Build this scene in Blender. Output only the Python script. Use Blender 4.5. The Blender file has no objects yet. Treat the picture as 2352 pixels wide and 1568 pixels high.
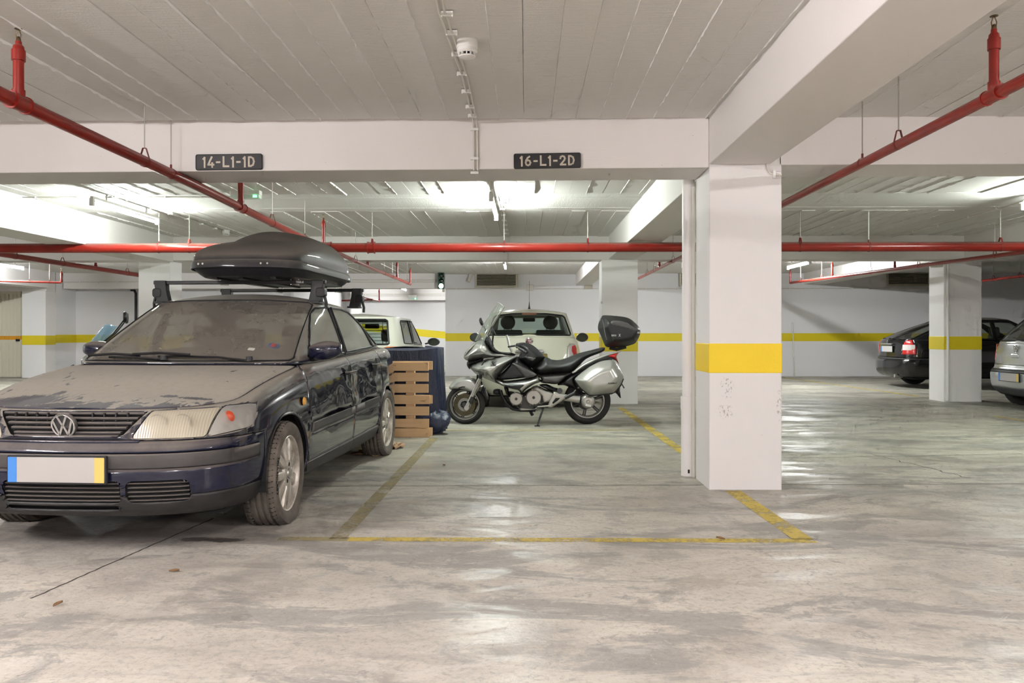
import bpy, bmesh, math, random
from mathutils import Vector, Matrix
random.seed(7)
R = math.radians
SC = bpy.context.scene
COL = SC.collection

# ------------------------------------------------------------------ camera
FPX, CAMH, HORIZON, YAW = 1860.0, 1.14, 765.0, R(1.0)
cam_data = bpy.data.cameras.new('camera')
cam_data.sensor_width = 36.0
cam_data.lens = FPX * 36.0 / 2352.0
cam_data.shift_y = (HORIZON - 784.0) / 2352.0
cam_data.clip_start = 0.05
cam = bpy.data.objects.new('camera', cam_data)
COL.objects.link(cam)
cam.location = (0, 0, CAMH)
cam.rotation_euler = (R(90), 0, YAW)
SC.camera = cam

# ------------------------------------------------------------------ world, exposure
world = bpy.data.worlds.new('world'); SC.world = world
world.use_nodes = True
world.node_tree.nodes['Background'].inputs[0].default_value = (0.9, 0.95, 1, 1)
world.node_tree.nodes['Background'].inputs[1].default_value = 0.02
SC.view_settings.view_transform = 'Standard'
SC.view_settings.look = 'None'
SC.view_settings.exposure = 0.0
SC.view_settings.gamma = 1.0
SC.view_settings.use_curve_mapping = False
SC.cycles.use_denoising = True
SC.cycles.use_adaptive_sampling = True
SC.cycles.adaptive_threshold = 0.12
SC.cycles.adaptive_min_samples = 10
SC.cycles.use_light_tree = False
SC.cycles.max_bounces = 8
SC.cycles.diffuse_bounces = 4
SC.cycles.glossy_bounces = 3
SC.cycles.transparent_max_bounces = 16
SC.cycles.sample_clamp_indirect = 6.0
SC.cycles.caustics_reflective = False
SC.cycles.caustics_refractive = False
# every lamp is a fluorescent tube: (x, y_start, y_end, colour, strength)
WARM = (1.0, 0.95, 0.955)
COOL = (0.92, 1.0, 0.93)
NEUT = (0.97, 1.0, 1.0)
TUBE_Z = 2.565

def at(px, py, Y):
    """world point on the ray through photo pixel (px,py) where world y == Y"""
    dx, dz = (px - 1176.0) / FPX, (HORIZON - py) / FPX
    x = -math.sin(YAW) + dx * math.cos(YAW); y = math.cos(YAW) + dx * math.sin(YAW)
    t = Y / y
    return Vector((x * t, Y, CAMH + dz * t))

def flr(px, py):
    dx, dz = (px - 1176.0) / FPX, (HORIZON - py) / FPX
    t = -CAMH / dz
    return Vector(((-math.sin(YAW) + dx * math.cos(YAW)) * t, (math.cos(YAW) + dx * math.sin(YAW)) * t, 0))

# ------------------------------------------------------------------ node helpers / materials
MATS = {}
class NT:
    def __init__(self, name):
        m = bpy.data.materials.new(name); m.use_nodes = True
        self.m = m; self.t = m.node_tree; self.t.nodes.clear()
        self.out = self.t.nodes.new('ShaderNodeOutputMaterial')
        MATS[name] = m
    def n(self, typ, **kw):
        nd = self.t.nodes.new('ShaderNode' + typ)
        for k, v in kw.items():
            if k.startswith('i_'):
                key = k[2:].replace('_', ' ')
                nd.inputs[key].default_value = v
            elif k.startswith('x'):
                nd.inputs[int(k[1:])].default_value = v
            else:
                setattr(nd, k, v)
        return nd
    def l(self, a, b): self.t.links.new(a, b)
    def link(self, a, ao, b, bi): self.t.links.new(a.outputs[ao], b.inputs[bi])
    def pos(self):
        return self.n('NewGeometry').outputs['Position']
    def objco(self):
        return self.n('TexCoord').outputs['Object']
    def mapping(self, src, scale=(1, 1, 1), rot=(0, 0, 0), loc=(0, 0, 0)):
        mp = self.n('Mapping')
        mp.inputs['Scale'].default_value = scale; mp.inputs['Rotation'].default_value = rot; mp.inputs['Location'].default_value = loc
        self.l(src, mp.inputs[0]); return mp.outputs[0]
    def noise(self, src, scale, detail=4, rough=0.55, dist=0.0):
        nd = self.n('TexNoise'); nd.inputs['Scale'].default_value = scale; nd.inputs['Detail'].default_value = detail
        nd.inputs['Roughness'].default_value = rough; nd.inputs['Distortion'].default_value = dist
        self.l(src, nd.inputs['Vector']); return nd.outputs[0]
    def ramp(self, src, stops, interp='LINEAR'):
        nd = self.n('ValToRGB'); cr = nd.color_ramp; cr.interpolation = interp
        while len(cr.elements) < len(stops): cr.elements.new(0.5)
        for e, (p, c) in zip(cr.elements, stops):
            e.position = p
            e.color = (c, c, c, 1) if not hasattr(c, '__len__') else (c[0], c[1], c[2], 1)
        self.l(src, nd.inputs[0]); return nd.outputs[0]
    def mix(self, fac, a, b, blend='MIX'):
        nd = self.n('Mix'); nd.data_type = 'RGBA'; nd.blend_type = blend; nd.clamp_factor = True
        for v, i in ((fac, 0), (a, 6), (b, 7)):
            if hasattr(v, 'is_linked') or isinstance(v, bpy.types.NodeSocket): self.l(v, nd.inputs[i])
            elif i == 0: nd.inputs[0].default_value = v
            else: nd.inputs[i].default_value = (v[0], v[1], v[2], 1)
        return nd.outputs[2]
    def math(self, op, a, b=0.5, clamp=False):
        nd = self.n('Math'); nd.operation = op; nd.use_clamp = clamp
        for v, i in ((a, 0), (b, 1)):
            if isinstance(v, bpy.types.NodeSocket): self.l(v, nd.inputs[i])
            else: nd.inputs[i].default_value = v
        return nd.outputs[0]
    def bump(self, h, strength=0.3, dist=0.01, normal=None):
        nd = self.n('Bump'); nd.inputs['Strength'].default_value = strength; nd.inputs['Distance'].default_value = dist
        self.l(h, nd.inputs['Height'])
        if normal is not None: self.l(normal, nd.inputs['Normal'])
        return nd.outputs[0]
    def bsdf(self, color=None, rough=0.5, metal=0.0, normal=None, coat=0.0, spec=0.5, trans=0.0, ior=1.45, link=True, emis=None, estr=0.0, alpha=None):
        b = self.n('BsdfPrincipled')
        def s(key, v):
            if isinstance(v, bpy.types.NodeSocket): self.l(v, b.inputs[key])
            elif key in ('Base Color', 'Emission Color'): b.inputs[key].default_value = (v[0], v[1], v[2], 1)
            else: b.inputs[key].default_value = v
        if color is not None: s('Base Color', color)
        s('Roughness', rough); s('Metallic', metal); s('Specular IOR Level', spec); s('Coat Weight', coat); s('Transmission Weight', trans); s('IOR', ior)
        b.inputs['Coat Roughness'].default_value = 0.05
        if normal is not None: s('Normal', normal)
        if emis is not None: s('Emission Color', emis); s('Emission Strength', estr)
        if alpha is not None: s('Alpha', alpha)
        if link: self.l(b.outputs[0], self.out.inputs[0])
        return b
    def up(self):
        g = self.n('NewGeometry'); sx = self.n('SeparateXYZ'); self.l(g.outputs['Normal'], sx.inputs[0]); return sx.outputs[2]

def simple(name, col, rough=0.5, metal=0.0, coat=0.0, spec=0.5, var=0.0, scale=20, bump=0.0):
    t = NT(name)
    c = col; nrm = None
    if var or bump:
        no = t.noise(t.objco(), scale, 4)
        if var:
            c = t.mix(no, [x * (1 - var) for x in col], [min(1, x * (1 + var)) for x in col])
        if bump: nrm = t.bump(no, bump, 0.003)
    t.bsdf(c, rough, metal, nrm, coat, spec)
    return t.m

def emitter(name, col, strength):
    t = NT(name)
    e = t.n('Emission'); e.inputs[0].default_value = (col[0], col[1], col[2], 1); e.inputs[1].default_value = strength
    t.l(e.outputs[0], t.out.inputs[0]); return t.m

# painted concrete of the walls, beams and columns
def painted(name, col, streak=(1, 1, 1), pores=True, scuffs=()):
    t = NT(name); p = t.pos()
    big = t.noise(p, 0.9, 5, 0.6)
    c = t.mix(big, [x * 0.93 for x in col], [min(1, x * 1.04) for x in col])
    st = t.noise(t.mapping(p, streak), 6, 3, 0.65)
    h = t.math('MULTIPLY', st, 0.6)
    fine = t.noise(p, 130, 1, 0.6)
    h = t.math('ADD', h, t.math('MULTIPLY', fine, 0.25))
    if pores:
        v = t.n('TexVoronoi'); v.inputs['Scale'].default_value = 22; t.l(p, v.inputs['Vector'])
        sel = t.noise(p, 9, 2)
        dot = t.ramp(v.outputs['Distance'], [(0.0, 1), (0.09, 0.0)])
        dot = t.math('MULTIPLY', dot, t.ramp(sel, [(0.6, 0), (0.68, 1)]))
        c = t.mix(t.math('MULTIPLY', dot, 0.75), c, (0.16, 0.13, 0.11))
        h = t.math('SUBTRACT', h, t.math('MULTIPLY', dot, 0.8))
    for (sx_, sz_, rx_, rz_) in scuffs:
        mp = t.mapping(p, (1 / rx_, 0.35, 1 / rz_), (0, 0, 0), (-sx_ / rx_, -5.93 * .35, -sz_ / rz_))
        ln = t.n('VectorMath'); ln.operation = 'LENGTH'; t.l(mp, ln.inputs[0])
        sc = t.math('MULTIPLY', t.ramp(ln.outputs['Value'], [(.6, 1), (1.0, 0)]), t.ramp(t.noise(t.mapping(p, (1, 1, .6)), 75, 3, .7), [(.56, 0), (.62, .6)]))
        c = t.mix(sc, c, (0.20, 0.17, 0.15))
    t.bsdf(c, 0.62, normal=t.bump(h, 0.45, 0.004), spec=0.35)
    return t.m
painted('paint_beam', (0.80, 0.765, 0.745), (0.6, 0.6, 7))
painted('paint_column_lit', (0.86, 0.84, 0.83), (7, 7, 0.6), pores=False)  # column paint lightened, in place of light missing at the far columns
painted('paint_column', (0.74, 0.715, 0.705), (7, 7, 0.6), scuffs=((1.465, .74, .055, .10), (1.45, .57, .07, .06), (1.845, .62, .025, .14)))
painted('paint_wall', (0.82, 0.805, 0.815), (0.5, 0.5, 3), pores=False)

# board-marked ceiling: saw-grain across the boards
def ceiling_mat():
    t = NT('paint_ceiling'); p = t.pos()
    oi = t.n('ObjectInfo').outputs['Random']
    big = t.noise(p, 0.7, 4)
    c = t.mix(big, (0.70, 0.68, 0.65), (0.78, 0.76, 0.735))
    c = t.mix(t.math('MULTIPLY', oi, 0.22), c, (0.62, 0.60, 0.57))
    grain = t.noise(t.mapping(p, (2.2, 42, 1)), 1.6, 4, 0.7, 0.2)
    fine = t.noise(p, 90, 1)
    h = t.math('ADD', grain, t.math('MULTIPLY', fine, 0.35))
    t.bsdf(c, 0.6, normal=t.bump(h, 0.75, 0.007), spec=0.3)
    t = NT('paint_ceiling_cross'); p = t.pos()
    grain = t.noise(t.mapping(p, (46, 3, 1)), 1.6, 4, 0.72, 0.3)
    h = t.math('ADD', grain, t.math('MULTIPLY', t.noise(p, 70, 2, 0.7), 0.6))
    t.bsdf((0.74, 0.73, 0.70), 0.5, normal=t.bump(h, 0.6, 0.01), spec=0.4)
    t = NT('paint_ridge_lit'); t.bsdf((0.86, 0.85, 0.83), 0.5, normal=t.bump(t.noise(t.pos(), 60, 4, 0.7), 0.5, 0.006))  # lighter than the boards: light caught by the fins, put into the colour
ceiling_mat()

def floor_mat():
    t = NT('concrete_floor'); p = t.pos()
    # slow patches, dragged stains, trowel marks
    a = t.noise(t.mapping(p, (0.55, 0.75, 1), (0, 0, 0.5)), 1.0, 5, 0.66, 0.7)
    b = t.noise(t.mapping(p, (0.55, 1.25, 1), (0, 0, -0.45), (3, 1, 0)), 1.15, 7, 0.72, 1.3)
    b2 = t.noise(t.mapping(p, (0.9, 0.7, 1), (0, 0, 0.9), (8, 3, 0)), 1.5, 6, 0.74, 1.0)
    st = t.noise(t.mapping(p, (1.1, 4.2, 1), (0, 0, 0.35)), 1.6, 5, 0.72, 1.0)
    fine = t.noise(p, 38, 3, 0.75)
    speck = t.noise(p, 9, 5, 0.75, 0.6)
    mid = t.noise(t.mapping(p, (1.0, 1.5, 1), (0, 0, 0.3), (2, 9, 0)), 3.6, 7, 0.78, 0.8)
    c = t.mix(t.ramp(a, [(0.36, 0), (0.60, 1)]), (0.385, 0.350, 0.308), (0.590, 0.548, 0.478))
    c = t.mix(t.math('MULTIPLY', t.ramp(b, [(0.515, 0), (0.56, 1)]), 0.62), c, (0.228, 0.220, 0.210))
    c = t.mix(t.math('MULTIPLY', t.ramp(b2, [(0.56, 0), (0.60, 1)]), 0.45), c, (0.268, 0.240, 0.212))
    c = t.mix(t.math('MULTIPLY', t.ramp(st, [(0.56, 0), (0.66, 1)]), 0.38), c, (0.240, 0.228, 0.212))
    c = t.mix(t.math('MULTIPLY', t.ramp(speck, [(0.59, 0), (0.64, 1)]), 0.55), c, (0.216, 0.200, 0.188))
    c = t.mix(t.math('MULTIPLY', t.ramp(speck, [(0.35, 1), (0.40, 0)]), 0.50), c, (0.560, 0.528, 0.480))
    c = t.mix(t.math('MULTIPLY', t.ramp(fine, [(0.36, 1), (0.50, 0)]), 0.45), c, (0.240, 0.224, 0.208))
    c = t.mix(t.math('MULTIPLY', t.ramp(mid, [(0.55, 0), (0.60, 1)]), 0.40), c, (0.30, 0.285, 0.265))
    c = t.mix(t.math('MULTIPLY', t.ramp(mid, [(0.40, 1), (0.45, 0)]), 0.35), c, (0.58, 0.55, 0.50))
    # greener, greyer concrete further into the garage
    sx = t.n('SeparateXYZ'); t.l(p, sx.inputs[0])
    far = t.ramp(t.math('ADD', t.math('DIVIDE', sx.outputs[1], 16.0), t.math('MULTIPLY', t.math('SUBTRACT', a, 0.5), 0.25)), [(0.30, 0), (0.50, 1)])
    c = t.mix(far, c, t.mix(0.75, c, (0.73, 0.76, 0.70), 'MULTIPLY'))
    # damp oily stains, then a painted car shadow, by the front bumper
    def blob(cx, cy, rx, ry, soft=0.35):
        mp = t.mapping(p, (1 / rx, 1 / ry, 0), (0, 0, 0), (-cx / rx, -cy / ry, 0))
        ln = t.n('VectorMath'); ln.operation = 'LENGTH'; t.l(mp, ln.inputs[0])
        v = t.math('ADD', ln.outputs['Value'], t.math('MULTIPLY', t.math('SUBTRACT', speck, 0.5), 1.2))
        return t.ramp(v, [(1 - soft, 1), (1.0, 0)])
    o1 = flr(452, 1238); o2 = flr(515, 1240)
    for o, rx in ((o1, 0.13), (o2, 0.13)):
        c = t.mix(t.math('MULTIPLY', blob(o.x, o.y, rx, 0.055), 0.92), c, (0.03, 0.025, 0.018))
    g = flr(300, 1225)  # shadow of the parked car, painted into the floor colour
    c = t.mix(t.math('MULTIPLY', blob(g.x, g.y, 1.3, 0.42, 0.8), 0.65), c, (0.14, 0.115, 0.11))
    # rough: sealed patches shine
    gl = t.ramp(t.noise(t.mapping(p, (0.6, 1.5, 1), (0, 0, 0.1), (7, 2, 0)), 1.7, 5, 0.7, .6), [(0.44, 0.70), (0.58, 0.32)])
    h = t.math('ADD', t.math('MULTIPLY', fine, 0.5), t.math('MULTIPLY', st, 0.7))
    h = t.math('ADD', h, t.math('MULTIPLY', t.noise(t.mapping(p, (2.5, 9, 1), (0, 0, 0.2)), 5, 3, 0.65, 1.2), 0.6))
    t.bsdf(c, gl, normal=t.bump(h, 0.30, 0.008), spec=0.45)
floor_mat()

def worn_yellow(name, col, keep, top=.92):
    t = NT(name); p = t.pos()
    nz = t.noise(p, 4.0, 5, 0.75, 0.4); f2 = t.noise(p, 34, 4, 0.8)
    v = t.math('ADD', t.math('MULTIPLY', nz, 0.65), t.math('MULTIPLY', f2, 0.45))
    al = t.ramp(v, [(keep, 0.12), (keep + 0.13, top)])
    t.bsdf(t.mix(f2, col, [x * 0.8 for x in col]), 0.6, alpha=al, spec=0.3)
worn_yellow('yellow_line', (0.66, 0.50, 0.10), 0.45)
worn_yellow('yellow_line_faded', (0.42, 0.345, 0.15), 0.46, .62)

def yellow_band():
    t = NT('yellow_band'); p = t.pos()
    t.bsdf(t.mix(t.noise(p, 3, 4), (0.80, 0.56, 0.012), (0.88, 0.63, 0.02)), 0.5, normal=t.bump(t.noise(p, 50, 4), 0.3, 0.004))
    t = NT('yellow_band_far'); p = t.pos()
    t.bsdf(t.mix(t.noise(p, 3, 4), (0.70, 0.56, 0.012), (0.76, 0.61, 0.02)), 0.5)
yellow_band()

def red_pipe():
    t = NT('red_pipe'); p = t.pos()
    dust = t.ramp(t.math('ADD', t.up(), t.math('MULTIPLY', t.math('SUBTRACT', t.noise(p, 12, 4), 0.5), 0.5)), [(0.35, 0), (0.85, 0.6)])
    c = t.mix(t.noise(p, 5, 4), (0.19, 0.010, 0.006), (0.27, 0.017, 0.010))
    c = t.mix(dust, c, (0.24, 0.17, 0.145))
    t.bsdf(c, t.math('ADD', t.math('MULTIPLY', dust, 0.5), 0.28), normal=t.bump(t.noise(p, 30, 3), 0.08, 0.002))
    t = NT('rust_red'); t.bsdf(t.mix(t.noise(t.pos(), 20, 4), (0.14, 0.012, 0.012), (0.24, 0.03, 0.022)), 0.5)
red_pipe()
simple('zinc', (0.42, 0.40, 0.36), 0.4, 0.7)
simple('white_plastic', (0.80, 0.79, 0.76), 0.4)
simple('cream_plastic', (0.66, 0.63, 0.57), 0.45)
simple('pvc_white', (0.84, 0.81, 0.80), 0.35, var=0.03, scale=6)
simple('black_plastic', (0.018, 0.018, 0.02), 0.45)
simple('sign_black', (0.022, 0.021, 0.023), 0.42, var=0.3, scale=8)
simple('letter_cream', (0.63, 0.56, 0.46), 0.55, var=0.1, scale=40)
simple('bronze', (0.16, 0.11, 0.06), 0.4, 0.8)
simple('dark', (0.006, 0.006, 0.006), 0.8)
simple('grille_beige', (0.50, 0.46, 0.37), 0.45, 0.2)
simple('shutter_cream', (0.72, 0.68, 0.55), 0.4)
simple('orange_stripe', (0.75, 0.36, 0.03), 0.5)

# ------------------------------------------------------------------ mesh helpers
class MB:
    def __init__(self): self.v = []; self.f = []
    def add(self, vs, fs):
        o = len(self.v); self.v += [tuple(x) for x in vs]; self.f += [tuple(i + o for i in f) for f in fs]; return self
    def box(self, c, s, rot=None):
        hx, hy, hz = s[0] / 2, s[1] / 2, s[2] / 2
        vs = [Vector((x, y, z)) for z in (-hz, hz) for y in (-hy, hy) for x in (-hx, hx)]
        if rot is not None: vs = [rot @ v for v in vs]
        c = Vector(c)
        return self.add([v + c for v in vs], [(0, 2, 3, 1), (4, 5, 7, 6), (0, 1, 5, 4), (2, 6, 7, 3), (0, 4, 6, 2), (1, 3, 7, 5)])
    def bx(self, x0, x1, y0, y1, z0, z1):
        return self.box(((x0 + x1) / 2, (y0 + y1) / 2, (z0 + z1) / 2), (abs(x1 - x0), abs(y1 - y0), abs(z1 - z0)))
    def tube(self, pts, r, n=12, caps=True, closed=False):
        pts = [Vector(p) for p in pts]; m = len(pts)
        rs = r if hasattr(r, '__len__') else [r] * m
        prev = None; rings = []
        for i, p in enumerate(pts):
            if closed: t = pts[(i + 1) % m] - pts[i - 1]
            elif i == 0: t = pts[1] - pts[0]
            elif i == m - 1: t = pts[-1] - pts[-2]
            else: t = (pts[i + 1] - p).normalized() + (p - pts[i - 1]).normalized()
            if t.length < 1e-9: t = Vector((0, 0, 1))
            t.normalize()
            if prev is None:
                a = Vector((0, 0, 1)) if abs(t.z) < 0.9 else Vector((1, 0, 0))
                u = t.cross(a).normalized()
            else:
                u = (prev - t * prev.dot(t)).normalized()
            prev = u; w = t.cross(u)
            rings.append([p + (u * math.cos(2 * math.pi * k / n) + w * math.sin(2 * math.pi * k / n)) * rs[i] for k in range(n)])
        vs = [v for rg in rings for v in rg]; fs = []
        for i in range(m if closed else m - 1):
            j = (i + 1) % m
            for k in range(n):
                fs.append((i * n + k, i * n + (k + 1) % n, j * n + (k + 1) % n, j * n + k))
        if caps and not closed:
            fs.append(tuple(range(n - 1, -1, -1))); fs.append(tuple((m - 1) * n + k for k in range(n)))
        return self.add(vs, fs)
    def cyl(self, a, b, r, n=16, r2=None): return self.tube([a, b], [r, r if r2 is None else r2], n)
    def lathe(self, prof, c=(0, 0, 0), axis='z', n=24, arc=None):
        """prof: list of (radius, height)"""
        c = Vector(c); vs = []; fs = []; m = len(prof)
        for (r, h) in prof:
            for k in range(n):
                a = 2 * math.pi * k / n
                x, y = r * math.cos(a), r * math.sin(a)
                p = {'z': (x, y, h), 'y': (x, h, y), 'x': (h, x, y)}[axis]
                vs.append(c + Vector(p))
        for i in range(m - 1):
            for k in range(n):
                f = (i * n + k, i * n + (k + 1) % n, (i + 1) * n + (k + 1) % n, (i + 1) * n + k)
                fs.append(f if axis != 'y' else f[::-1])
        return self.add(vs, fs)
    def prism(self, poly, fn, d0, d1):
        """extrude 2D poly; fn(u,v,d)->xyz"""
        n = len(poly)
        vs = [fn(u, v, d0) for u, v in poly] + [fn(u, v, d1) for u, v in poly]
        fs = [tuple(range(n - 1, -1, -1)), tuple(range(n, 2 * n))] + [(i, (i + 1) % n, n + (i + 1) % n, n + i) for i in range(n)]
        return self.add(vs, fs)
    def grid(self, fn, nu, nv, closed_u=False):
        vs = [fn(i / nu, j / nv) for j in range(nv + 1) for i in range(nu + 1)]
        fs = [(j * (nu + 1) + i, j * (nu + 1) + i + 1, (j + 1) * (nu + 1) + i + 1, (j + 1) * (nu + 1) + i) for j in range(nv) for i in range(nu)]
        return self.add(vs, fs)
    def mirror_y(self):
        n = len(self.v); self.v += [(x, -y, z) for x, y, z in self.v]; self.f += [tuple(i + n for i in f[::-1]) for f in list(self.f)]; return self
    def mesh(self, name, smooth=None):
        me = bpy.data.meshes.new(name); me.from_pydata(self.v, [], self.f); me.update()
        bm = bmesh.new(); bm.from_mesh(me)
        bmesh.ops.recalc_face_normals(bm, faces=bm.faces); bm.to_mesh(me); bm.free()
        if smooth is not None:
            me.shade_smooth(); me.set_sharp_from_angle(angle=R(smooth))
        return me
    def build(self, name, mat, parent=None, smooth=40, loc=None, bevel=0.0, solid=0.0, sub=0):
        me = self.mesh(name, smooth)
        me.materials.append(MATS[mat] if isinstance(mat, str) else mat)
        o = bpy.data.objects.new(name, me); COL.objects.link(o)
        if parent is not None: o.parent = parent
        if loc is not None: o.location = loc
        if solid:
            md = o.modifiers.new('solid', 'SOLIDIFY'); md.thickness = solid; md.offset = -1
        if sub:
            md = o.modifiers.new('sub', 'SUBSURF'); md.levels = sub; md.render_levels = sub
        if bevel:
            md = o.modifiers.new('bevel', 'BEVEL'); md.width = bevel; md.segments = 2; md.limit_method = 'ANGLE'; md.angle_limit = R(40)
        return o
def tag(o, label, cat, group=None, kind=None):
    if label: o['label'] = label
    if cat: o['category'] = cat
    if group: o['group'] = group
    if kind: o['kind'] = kind
    return o
def empty(name, loc=(0, 0, 0), rz=0.0, label=None, cat=None, group=None):
    o = bpy.data.objects.new(name, None); COL.objects.link(o); o.empty_display_size = 0.1
    o.location = loc; o.rotation_euler = (0, 0, rz)
    return tag(o, label, cat, group)
def struct(name, mb, mat, parent=None, smooth=None, bevel=0.0):
    o = mb.build(name, mat, parent, smooth, bevel=bevel)
    if parent is None: o['kind'] = 'structure'
    return o
def copy_to(o, parent, loc=None):
    c = o.copy(); COL.objects.link(c); c.parent = parent
    if loc is not None: c.location = loc
    return c
def lerp(a, b, t): return a + (b - a) * t
def interp(x, pts):
    if x <= pts[0][0]: return pts[0][1]
    for (x0, y0), (x1, y1) in zip(pts, pts[1:]):
        if x <= x1:
            return y0 + (y1 - y0) * (x - x0) / (x1 - x0)
    return pts[-1][1]
def smooth_interp(x, pts):
    """monotone-ish cubic hermite through pts"""
    n = len(pts)
    if x <= pts[0][0]: return pts[0][1]
    if x >= pts[-1][0]: return pts[-1][1]
    for i in range(n - 1):
        if x <= pts[i + 1][0]:
            x0, y0 = pts[i]; x1, y1 = pts[i + 1]; h = x1 - x0
            def sl(k):
                if k == 0: return (pts[1][1] - pts[0][1]) / (pts[1][0] - pts[0][0])
                if k == n - 1: return (pts[-1][1] - pts[-2][1]) / (pts[-1][0] - pts[-2][0])
                d0 = (pts[k][1] - pts[k - 1][1]) / (pts[k][0] - pts[k - 1][0]); d1 = (pts[k + 1][1] - pts[k][1]) / (pts[k + 1][0] - pts[k][0])
                if d0 * d1 <= 0: return 0.0
                return 2 * d0 * d1 / (d0 + d1)
            m0, m1 = sl(i), sl(i + 1); t = (x - x0) / h
            return (2*t**3-3*t**2+1)*y0 + (t**3-2*t**2+t)*h*m0 + (-2*t**3+3*t**2)*y1 + (t**3-t**2)*h*m1
def spline(pts, per=6, closed=False):
    """Catmull-Rom through points (any dimension)"""
    P = [Vector(p) for p in pts]; n = len(P); out = []
    rng = range(n) if closed else range(n - 1)
    for i in rng:
        p1, p2 = P[i], P[(i + 1) % n]
        p0 = P[i - 1] if (i > 0 or closed) else p1 + (p1 - p2)
        p3 = P[(i + 2) % n] if (closed or i + 2 < n) else p2 + (p2 - p1)
        for k in range(per):
            t = k / per
            out.append(0.5 * ((2 * p1) + (p2 - p0) * t + (2 * p0 - 5 * p1 + 4 * p2 - p3) * t * t + (3 * p1 - p0 - 3 * p2 + p3) * t ** 3))
    if not closed: out.append(P[-1])
    return out
def rrect(x0, x1, y0, y1, r, n=4):
    out = []
    for cx, cy, a0 in ((x1 - r, y0 + r, -90), (x1 - r, y1 - r, 0), (x0 + r, y1 - r, 90), (x0 + r, y0 + r, 180)):
        for k in range(n + 1):
            a = R(a0 + 90 * k / n); out.append((cx + r * math.cos(a), cy + r * math.sin(a)))
    return out
# ================================================================== THE SETTING
CEIL = 2.73
XA0, XA1 = 1.335, 1.862          # near column and the long beam over it
YA, YA2 = 5.93, 6.40             # near cross beam
YB, YB2 = 13.10, 13.50           # second cross beam
YW = 21.6                        # back wall

fl = MB().bx(-18, 18, -8, 31, -0.12, 0.0)
floor = struct('floor', fl, 'concrete_floor')
tag(floor, 'worn grey and beige concrete garage floor with stains', 'floor')
# saw-cut joints across the floor: recessed dark strips sitting proud by half a millimetre
def joint(name, pts, w, mat='dark'):
    mb = MB(); P = [Vector(p) for p in pts]
    for a, b in zip(P, P[1:]):
        d = (b - a).normalized(); s = Vector((-d.y, d.x, 0)) * w / 2
        mb.add([a - s + Vector((0, 0, .0007)), b - s + Vector((0, 0, .0007)), b + s + Vector((0, 0, .0007)), a + s + Vector((0, 0, .0007))], [(0, 1, 2, 3)])
    return mb.build(name, mat, floor, None)
simple('joint_dirt', (0.07, 0.06, 0.05), 0.9)
def wob(p0, p1, n, amp):
    return [Vector(p0).lerp(Vector(p1), i / n) + Vector((random.uniform(-amp, amp), random.uniform(-amp, amp), 0)) for i in range(n + 1)]
joint('floor_joint', wob(flr(0, 1119), flr(2352, 1111), 60, .004), 0.011, 'joint_dirt')
joint('floor_joint', wob((-17, 9.0, 0), (17, 8.96, 0), 60, .004), 0.010, 'joint_dirt')
joint('floor_joint', wob((-17, 13.0, 0), (17, 13.0, 0), 30, .004), 0.012, 'joint_dirt')
joint('floor_joint', wob(flr(70, 1375), flr(490, 1190), 40, .004), 0.012, 'joint_dirt')
joint('floor_crack', wob(flr(1800, 1052), flr(2352, 1042), 40, .012), 0.009, 'joint_dirt')
joint('floor_crack', wob(flr(1990, 1040), flr(2230, 1098), 18, .03), 0.009, 'joint_dirt')

# ceiling slab + formwork boards
ceiling = struct('ceiling', MB().bx(-18, 18, -8, 31, CEIL, CEIL + 0.25), 'paint_ceiling')
tag(ceiling, 'white painted concrete ceiling cast against wooden boards', 'ceiling')
unit = MB().box((0, 0, 0), (1, 1, 1)).mesh('board'); unit.materials.append(MATS['paint_ceiling'])
unit_x = unit.copy(); unit_x.materials.clear(); unit_x.materials.append(MATS['paint_ceiling_cross'])
def board(x0, x1, y0, y1, drop, cross=False):
    o = bpy.data.objects.new('ceiling_board', unit_x if cross else unit); COL.objects.link(o); o.parent = ceiling
    h = 0.016 + drop
    o.location = ((x0 + x1) / 2, (y0 + y1) / 2, CEIL - h / 2); o.scale = (x1 - x0, y1 - y0, h)
def ridge(x, y0, y1, z, amp=1.0):
    """thin irregular fin of cement that squeezed through between two boards"""
    n = max(6, int((y1 - y0) / 0.045)); mb = MB(); vs = []
    for i in range(n + 1):
        y = lerp(y0, y1, i / n); w = random.uniform(.0012, .0045) * amp; d = random.uniform(.004, .016) * amp; dx = random.uniform(-.0012, .0012)
        vs += [(x + dx - w, y, z + .002), (x + dx, y, z - d), (x + dx + w, y, z + .002)]
    fs = []
    for i in range(n):
        a = 3 * i; fs += [(a, a + 1, a + 4, a + 3), (a + 1, a + 2, a + 5, a + 4)]
    mb.add(vs, fs); return mb.build('board_seam', 'paint_ridge_lit', ceiling, None)
def boards(x0, x1, y0, y1, seam=0.5, w0=0.165, w1=0.215, dmax=0.006):
    x = x0
    while x < x1 - 0.02:
        w = min(random.uniform(w0, w1), x1 - x)
        drop = random.uniform(0, dmax)
        if random.random() < 0.12: drop += 0.006
        board(x + .0012, x + w - .0012, y0, y1, drop)
        if random.random() < seam: ridge(x + w, y0 + .01, y1 - .01, CEIL - 0.016 - drop * .5, random.choice((0.7, 1, 1.3)))
        x += w
def cross_boards(x0, x1, y0, y1, n):
    for k in range(n):
        a, b = lerp(y0, y1, k / n), lerp(y0, y1, (k + 1) / n)
        board(x0, x1, a + .002, b - .002, random.uniform(0, .006), True)
boards(-6.0, XA0, 0.4, YA, 0.8)
boards(XA1 - .1, 7.0, 0.4, YA, 0.6)
for (a, b) in ((-5.75, XA0), (XA0 + .47, 7.0)):
    boards(a, b, YA2, 9.12, 0.55, dmax=0.010); cross_boards(a, b, 9.12, 10.40, 5); boards(a, b, 10.40, YB, 0.45, dmax=0.008)
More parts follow.
